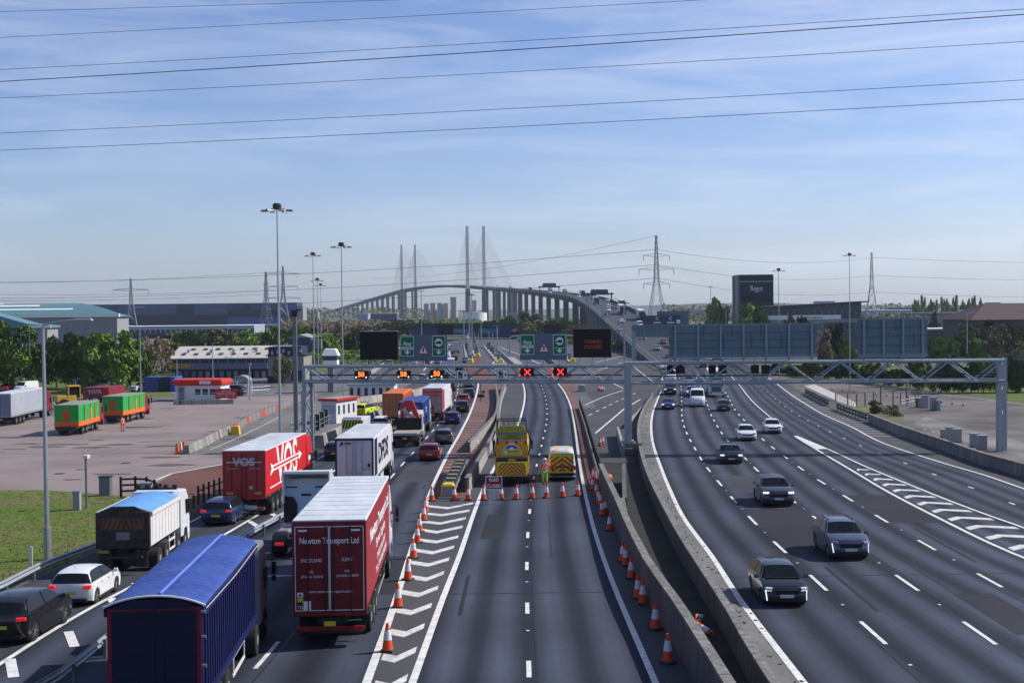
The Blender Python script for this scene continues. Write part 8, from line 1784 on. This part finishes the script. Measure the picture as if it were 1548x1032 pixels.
# grey cabinets on the right
cg = M('cabinet_grey', (.28, .30, .31), .5, .1, var=.06)
for i, (x0, x1, yt, yb, mt) in enumerate(((642, 663, 628, 668, black), (670, 701, 612, 672, cg), (716, 746, 622, 684, cg), (747, 763, 640, 686, cg), (773, 798, 790, 828, cg), (800, 838, 778, 842, cg), (833, 875, 788, 852, cg), (927, 968, 812, 876, cg), (963, 1007, 822, 890, cg))):
    X0, X1, YT, YB = 1200 + x0 / 3.44, 1200 + x1 / 3.44, 420 + yt / 3.44, 420 + yb / 3.44; q = G((X0 + X1) / 2, YB + 1.5); w_ = (X1 - X0) * q.y / 1900; H = ZP((X0 + X1) / 2, YT, q.y) - q.z
    t = thing('equipment_cabinet', '%s equipment cabinet from the left on the disused plaza, %s' % (ORD[i], 'black' if mt is black else 'pale grey'), 'cabinet', tuple(q), 0, 'cabinets on the disused plaza'); m = MB(); m.bx(-w_ / 2, w_ / 2, 0, .7, .08, H); m.build('cabinet_body', mt, t, bev=.02); m = MB(); m.bx(-w_ / 2 - .04, w_ / 2 + .04, -.04, .74, H, H + .06); m.build('cabinet_top', steel, t); m = MB(); m.bx(-w_ / 2 + .05, -.01, -.03, 0, .15, H - .08); m.bx(.01, w_ / 2 - .05, -.03, 0, .15, H - .08); m.build('cabinet_door', cg, t); m = MB(); m.bx(-w_ / 2 - .05, w_ / 2 + .05, -.05, .75, 0, .08); m.build('plinth', conc, t)
for i, (x, yt, yb) in enumerate(((218, 598, 640), (280, 598, 660), (327, 603, 668), (371, 603, 668), (414, 590, 655), (452, 560, 660), (424, 630, 668), (516, 585, 672), (555, 595, 655), (586, 552, 665), (594, 610, 655), (632, 608, 650))):
    X = 1200 + x / 3.44; q = G(X, 420 + yb / 3.44); H = ZP(X, 420 + yt / 3.44, q.y) - q.z; t = thing('fence_post', '%s wooden post from the left on the mound of the disused plaza' % ORD[i], 'post', tuple(q), 0, 'posts around the mound'); m = MB(); m.box((0, 0, H / 2), (.14, .14, H)); m.build('post', M('weathered_wood', (.16, .14, .12), .9, var=.2), t); m = MB(); m.box((0, 0, H + .03), (.2, .2, .06), top=(.5, .5)); m.build('post_cap', steel_d, t)
railing([(1263, 604), (1290, 618)], 'dark broken railing sloping down at the left of the mound', 1.0)
railing([(1362, 616), (1385, 611)], 'low railing by the black cabinet', 1.0)
# bits on the grass bank
q = G(117, 771); t = thing('equipment_cabinet', 'small grey cabinet standing in the grass by the camera post', 'cabinet', tuple(q)); m = MB(); m.box((0, 0, .6), (.42, .4, 1.2)); m.build('cabinet_body', cg, t, bev=.02); m = MB(); m.box((0, 0, 1.22), (.5, .48, .06)); m.build('lid', steel, t)
q = G(47, 858); m = MB(); m.box((0, 0, .5), (.16, .06, 1.0)); m.box((0, 0, 1.0), (.12, .05, .06)); o = m.build('marker_post', cwhite, bev=.02); o.location = q; tag(o, 'white marker post in the grass left of the near street lamp', 'marker post')
q = G(160, 749); t = thing('equipment_cabinet', 'dark grey cabinet left of the wooden fence above the grass', 'cabinet', tuple(q)); m = MB(); m.box((0, 0, .65), (.75, .6, 1.3)); m.build('cabinet_body', steel_d, t, bev=.02); m = MB(); m.box((0, 0, 1.33), (.85, .7, .06)); m.build('lid', dark, t)
q = G(222, 757); t = thing('equipment_cabinet', 'grey cabinet at the right end of the wooden fence', 'cabinet', tuple(q)); m = MB(); m.box((0, 0, .6), (.6, .5, 1.2)); m.build('cabinet_body', cg, t, bev=.02); m = MB(); m.box((0, 0, 1.22), (.7, .6, .05)); m.build('lid', steel, t)
t = thing('wooden_fence', 'dark wooden post and rail fence curving behind the white tipper lorry', 'fence', tuple(G(183, 752))); wd = M('dark_wood', (.035, .028, .022), .9)
fp = [G(183, 752), G(205, 751), G(222, 752), (G(234, 757)), G(243, 764), G(250, 772)]
for a, b in zip(fp, fp[1:]):
    for z in (.45, .85, 1.25): m = MB(); m.bar(a + Vector((0, 0, z)), b + Vector((0, 0, z)), .05, .13); m.build('rail', wd, t, world=True)
for a in fp: m = MB(); m.box((a.x, a.y, a.z + .7), (.14, .14, 1.45)); m.build('post', wd, t, world=True)
t = thing('black_fence', 'row of black posts between red surfacing and slip road', 'fence', tuple(G(300, 763))); fp = [G(300 + i * 8, 763 - i * 3.4) for i in range(6)]
for a in fp: m = MB(); m.box((a.x, a.y, a.z + .6), (.12, .12, 1.3)); m.build('post', dark, t, world=True)
m = MB(); 
for a, b in zip(fp, fp[1:]): m.bar(a + Vector((0, 0, .9)), b + Vector((0, 0, .9)), .04, .08)
m.build('rail', dark, t, world=True)
for i, (px, py) in enumerate(((1207, 815), (1270, 787), (1156, 738), (1238, 832), (1312, 886), (1346, 916), (1440, 880), (1410, 829), (1340, 790), (1292, 763), (1248, 733), (1130, 791), (1180, 830), (1190, 845), (1254, 895))): pass
# reflective road studs
sm = MB(); r = random.Random(4)
for S, st, y1 in ((LA, Y(1340, 973), 110), (LB, Y(1423, 974), 110), (LC, Y(1517, 887), 110), (CC, Y(800, 1024), 90), (LD, 30, 60)):
    k = 0; y = st - 18.05 + 6.2
    while y < y1: sm.box((xat(S, y), y, zg(y) + .03), (.12, .12, .03)); y += 9 / sqrt(1 + slope_at(S, y) ** 2)
tag(sm.build('road_studs', cwhite), kind='structure')
# litter, scuffs and repairs
tm = MB()
for (a, b) in (((955, 1030), (905, 860)),): pass
rd = random.Random(9); dm = MB()
for _ in range(420):
    u = rd.random(); y = 22 + 120 * u * u; x = xat(W2, y) + .45 + abs(rd.gauss(0, .5)); s = rd.uniform(.02, .09); dm.box((x, y, zg(y) + .04), (s, s * rd.uniform(.6, 2.2), .03), rz=rd.uniform(0, 3))
tag(dm.build('grit', M('grit', (.10, .09, .08), .9, var=.5, scale=4), None), 'grit and litter gathered on the hard strip beside the parapet wall', None, kind='stuff')
# ================================================================== people
def skin_mesh(name, joints, edges, mat, parent, sub=1):
    me = bpy.data.meshes.new(name); me.from_pydata([j[:3] for j in joints], edges, []); o = bpy.data.objects.new(name, me); COL.objects.link(o)
    sk = o.modifiers.new('s', 'SKIN'); 
    for v, j in zip(me.skin_vertices[0].data, joints): v.radius = (j[3], j[4] if len(j) > 4 else j[3])
    me.skin_vertices[0].data[0].use_root = True
    if sub: o.modifiers.new('u', 'SUBSURF').levels = sub
    dg = bpy.context.evaluated_depsgraph_get(); me2 = bpy.data.meshes.new_from_object(o.evaluated_get(dg)); bpy.data.objects.remove(o)
    me2.materials.clear(); me2.materials.append(mat)
    for p in me2.polygons: p.use_smooth = True
    o = bpy.data.objects.new(name, me2); COL.objects.link(o); o.parent = parent; return o
def person(px, py, label, top, legs_, helmet=None, rz=0., h=1.78, stripe=None, arm=(.26, .0)):
    q = G(px, py); t = thing('person', label, 'person', (q.x, q.y, q.z + .025), rz); s = h / 1.78
    J = [(0, 0, .96, .15, .11), (0, 0, 1.2, .15, .10), (0, .01, 1.42, .19, .11), (0, 0, 1.52, .055), (0, -.0, 1.60, .06), (0, .01, 1.70, .085, .10),
         (-.20, 0, 1.43, .055), (-.25, .02, 1.15, .045), (-.27, -.04, .90, .035), (.20, 0, 1.43, .055), (.25, .02, 1.15, .045), (.27, -.06, .92, .035),
         (-.10, 0, .88, .085), (-.12, -.02, .50, .06), (-.13, .02, .10, .045), (-.13, -.10, .04, .04), (.10, 0, .88, .085), (.12, .03, .50, .06), (.14, .06, .10, .045), (.14, -.06, .04, .04)]
    E = [(0, 1), (1, 2), (2, 3), (3, 4), (4, 5), (2, 6), (6, 7), (7, 8), (2, 9), (9, 10), (10, 11), (0, 12), (12, 13), (13, 14), (14, 15), (0, 16), (16, 17), (17, 18), (18, 19)]
    for sx, wi in ((-1, 8), (1, 11)):   # palms and fingers
        wx, wy, wz = J[wi][:3]; pi_ = len(J); J.append((wx, wy - .01, wz - .07, .028, .018)); E.append((wi, pi_))
        for k, (dx, ln) in enumerate(((-.025, .07), (-.008, .08), (.009, .075), (.026, .06))):
            J.append((wx + dx, wy - .015, wz - .07 - ln * .6, .009)); E.append((pi_, len(J) - 1)); J.append((wx + dx, wy - .035, wz - .07 - ln, .008)); E.append((len(J) - 2, len(J) - 1))
        J.append((wx - sx * .04, wy - .03, wz - .09, .010)); E.append((pi_, len(J) - 1))
    sc_ = lambda L_: [tuple(c * s for c in j) for j in L_]
    skin_mesh('body', sc_(J), E, skin, t)
    JK = [(0, 0, .93, .18, .135), (0, 0, 1.18, .18, .13), (0, .01, 1.42, .215, .135), (-.215, 0, 1.43, .075), (-.255, .02, 1.15, .065), (-.27, -.03, .95, .055), (.215, 0, 1.43, .075), (.255, .02, 1.15, .065), (.27, -.05, .96, .055)]
    skin_mesh('jacket', sc_(JK), [(0, 1), (1, 2), (2, 3), (3, 4), (4, 5), (2, 6), (6, 7), (7, 8)], top, t)
    JT = [(0, 0, .95, .155, .12), (-.10, 0, .86, .105), (-.12, -.02, .50, .085), (-.13, .02, .12, .07), (.10, 0, .86, .105), (.12, .03, .50, .085), (.14, .06, .12, .07)]
    skin_mesh('trousers', sc_(JT), [(0, 1), (1, 2), (2, 3), (0, 4), (4, 5), (5, 6)], legs_, t)
    for x, y in ((-.13, -.03), (.14, .01)): m = MB(); m.box((x * s, y * s, .06), (.11, .29, .12), top=(.8, .75)); m.build('boot', black, t, bev=.02)
    m = MB(); m.lathe((0, .005, 1.70 * s), [(.125 * s, 0), (.122 * s, .05), (.09 * s, .12), (.02, .145)], 14); m.build('helmet' if helmet else 'hair', helmet or M('hair_dark', (.03, .02, .015), .8), t, smooth=50)
    if stripe:
        m = MB(); 
        for z in (1.0, 1.16): m.lathe((0, 0, z * s), [(.19 * s, 0), (.19 * s, .05)], 14)
        for x in (-.1, .1): m.bar((x, -.155, 1.05 * s), (x, -.15, 1.5 * s), .05, .02)
        o = m.build('reflective_band', stripe, t); o.scale = (1, .78, 1)
        for x, y in ((-.125, 0), (.13, .04)): m = MB(); m.lathe((x * s, y * s, .42 * s), [(.092, 0), (.092, .06)], 10); m.build('leg_band', stripe, t)
    return t
hvo = M('hi_vis_orange', (.85, .12, .03), .6, emit=0); hvy = M('hi_vis_yellow', (.40, .72, .06), .6); refl = M('reflective_silver', (.6, .62, .62), .35)
person(824, 732, 'road worker in orange jacket, lime trousers and white helmet between van and yellow lorry', hvo, hvy, cwhite, h=1.83, stripe=refl, rz=.15)
person(185.5, 652, 'worker in full orange high visibility clothing beside the green cabin lorries', hvo, hvo, None, h=1.78, stripe=refl, rz=.6)
def occupant(c, side, L, H, top, label):
    c_ = Matrix.Translation(c.location) @ Matrix.Rotation(c.rotation_euler.z, 4, 'Z'); q = c_ @ Vector((side * .38, L * .47, H * .30)); t = thing('person', label, 'person', tuple(q), c.rotation_euler.z)
    J = [(0, 0, .0, .14, .1), (0, -.02, .25, .16, .11), (0, -.02, .42, .18, .10), (0, 0, .50, .055), (0, .02, .60, .085, .10), (-.2, 0, .4, .06), (-.24, .18, .22, .045), (-.14, .42, .32, .04), (.2, 0, .4, .06), (.24, .18, .22, .045), (.14, .42, .32, .04)]
    E = [(0, 1), (1, 2), (2, 3), (3, 4), (2, 5), (5, 6), (6, 7), (2, 8), (8, 9), (9, 10)]; skin_mesh('body', J, E, skin, t)
    skin_mesh('top', [(0, 0, 0, .16, .12), (0, -.02, .25, .18, .13), (0, -.02, .42, .2, .12), (-.21, 0, .4, .075), (-.25, .17, .24, .06), (.21, 0, .4, .075), (.25, .17, .24, .06)], [(0, 1), (1, 2), (2, 3), (3, 4), (2, 5), (5, 6)], top, t)
    m = MB(); m.lathe((0, 0, .62), [(.095, -.02), (.1, .03), (.07, .09), (.01, .11)], 12); m.build('hair', M('hair_dark', (.03, .02, .015), .8), t, smooth=50)
for o in [o for o in COL.objects if o.type == 'EMPTY' and o.get('category') == 'car']:
    l_ = o.get('label', '')
    if l_.startswith('grey sports utility'): occupant(o, -1, 4.73, 1.67, hvo, 'person in orange behind the windscreen of the grey sports utility car')
    elif l_.startswith('silver blue crossover'): occupant(o, -1, 4.45, 1.64, M('pale_top', (.4, .4, .42), .8), 'person in a pale top behind the windscreen of the silver blue crossover')
    elif l_.startswith('dark grey hatchback'): occupant(o, 1, 4.06, 1.44, M('dark_top', (.05, .05, .07), .8), 'person in a dark top behind the windscreen of the dark grey hatchback')
# ================================================================== air
mh = MB(); mh.bx(-5200, 5200, -300, 8200, -1.5, 190)
hz = bpy.data.materials.new('air'); hz.use_nodes = True; t_ = hz.node_tree; t_.nodes.clear(); o_ = t_.nodes.new('ShaderNodeOutputMaterial'); v_ = t_.nodes.new('ShaderNodeVolumePrincipled')
v_.inputs['Color'].default_value = (.70, .84, 1.0, 1); v_.inputs['Density'].default_value = .00008; v_.inputs['Anisotropy'].default_value = .3; t_.links.new(v_.outputs[0], o_.inputs['Volume'])
ho = mh.build('haze', hz); tag(ho, 'thin bluish haze over the estuary', None, kind='stuff')

# ---- islands, signals and kerbs of the tunnel approach
def island(px0, py0, px1, py1, label, n=5, seed=1):
    a, b = G(px0, py0), G(px1, py1); t = thing('lane_island', label, 'traffic island', tuple(a)); r = random.Random(seed); d = (b - a); L = d.length
    m = MB(); m.bar(a + Vector((0, 0, .12)), b + Vector((0, 0, .12)), 2.2, .26); m.build('kerb', conc_l, t, world=True)
    m = MB(); m.box((a.x, a.y, .55), (1.6, 1.6, 1.1), top=(.7, .7)); m.build('yellow_nose', M('nose_yellow', (.72, .55, .02), .45), t, world=True, bev=.1)
    for i in range(n):
        q = a.lerp(b, (i + .8) / (n + .6)); h = r.uniform(1.2, 3.2); m = MB(); m.box((q.x, q.y, h / 2), (r.uniform(.7, 1.5), r.uniform(.8, 2), h)); m.build('booth_cabinet', (steel_d, cg, conc, dark)[i % 4], t, world=True, bev=.04)
        m = MB(); m.tube((q.x + .6, q.y, 0), (q.x + .6, q.y, r.uniform(4, 6.5)), .1, 5); m.build('signal_pole', steel, t, world=True)
    return t
island(711, 549, 704, 521, 'yellow nosed lane island with cabinets right of the queueing traffic', 7, 3)
island(757, 549, 735, 524, 'yellow nosed lane island left of the pale concrete pad', 6, 4)
island(722, 540, 714, 520, 'narrow lane island with signal poles beside the red median', 4, 5)
island(668, 536, 676, 521, 'lane island beyond the left lane sign', 4, 6)
island(866, 548, 838, 527, 'lane island with cabinets behind the right lane sign', 5, 7)
sheet([(742, 552), (792, 551), (778, 540), (750, 539)], .03, asphalt('pale_pad', (.30, .29, .27), lanes=False), 'pale_concrete_pad')
sheet([(700, 578), (745, 578), (728, 545), (714, 528), (706, 528)], .028, redm, 'red_median')
for a in (((640, 560), (668, 531)), ((655, 562), (680, 531)), ((780, 551), (748, 531), (738, 522)), ((820, 552), (790, 538), (752, 523)), ((600, 560), (640, 540)), ((905, 560), (940, 548), (960, 545)), ((900, 548), (955, 535))): pline(list(a), .3, white, 'lane_line')
for i, (x0, y0_, x1, y1_) in enumerate(((780, 556, 752, 530), (560, 566, 600, 540), (862, 570, 826, 542))):
    a, b = G(x0, y0_), G(x1, y1_); t = thing('low_barrier', ['low grey barrier along the closed carriageway beyond the gantry', 'low grey barrier by the control pod road', 'low grey barrier behind the red cross signals'][i], 'barrier', tuple(a)); m = MB(); m.bar(a + Vector((0, 0, .4)), b + Vector((0, 0, .4)), .4, .8); m.build('barrier_body', conc_l, t, world=True); m = MB(); m.bar(a + Vector((0, 0, .83)), b + Vector((0, 0, .83)), .3, .06); m.build('barrier_top', steel, t, world=True)
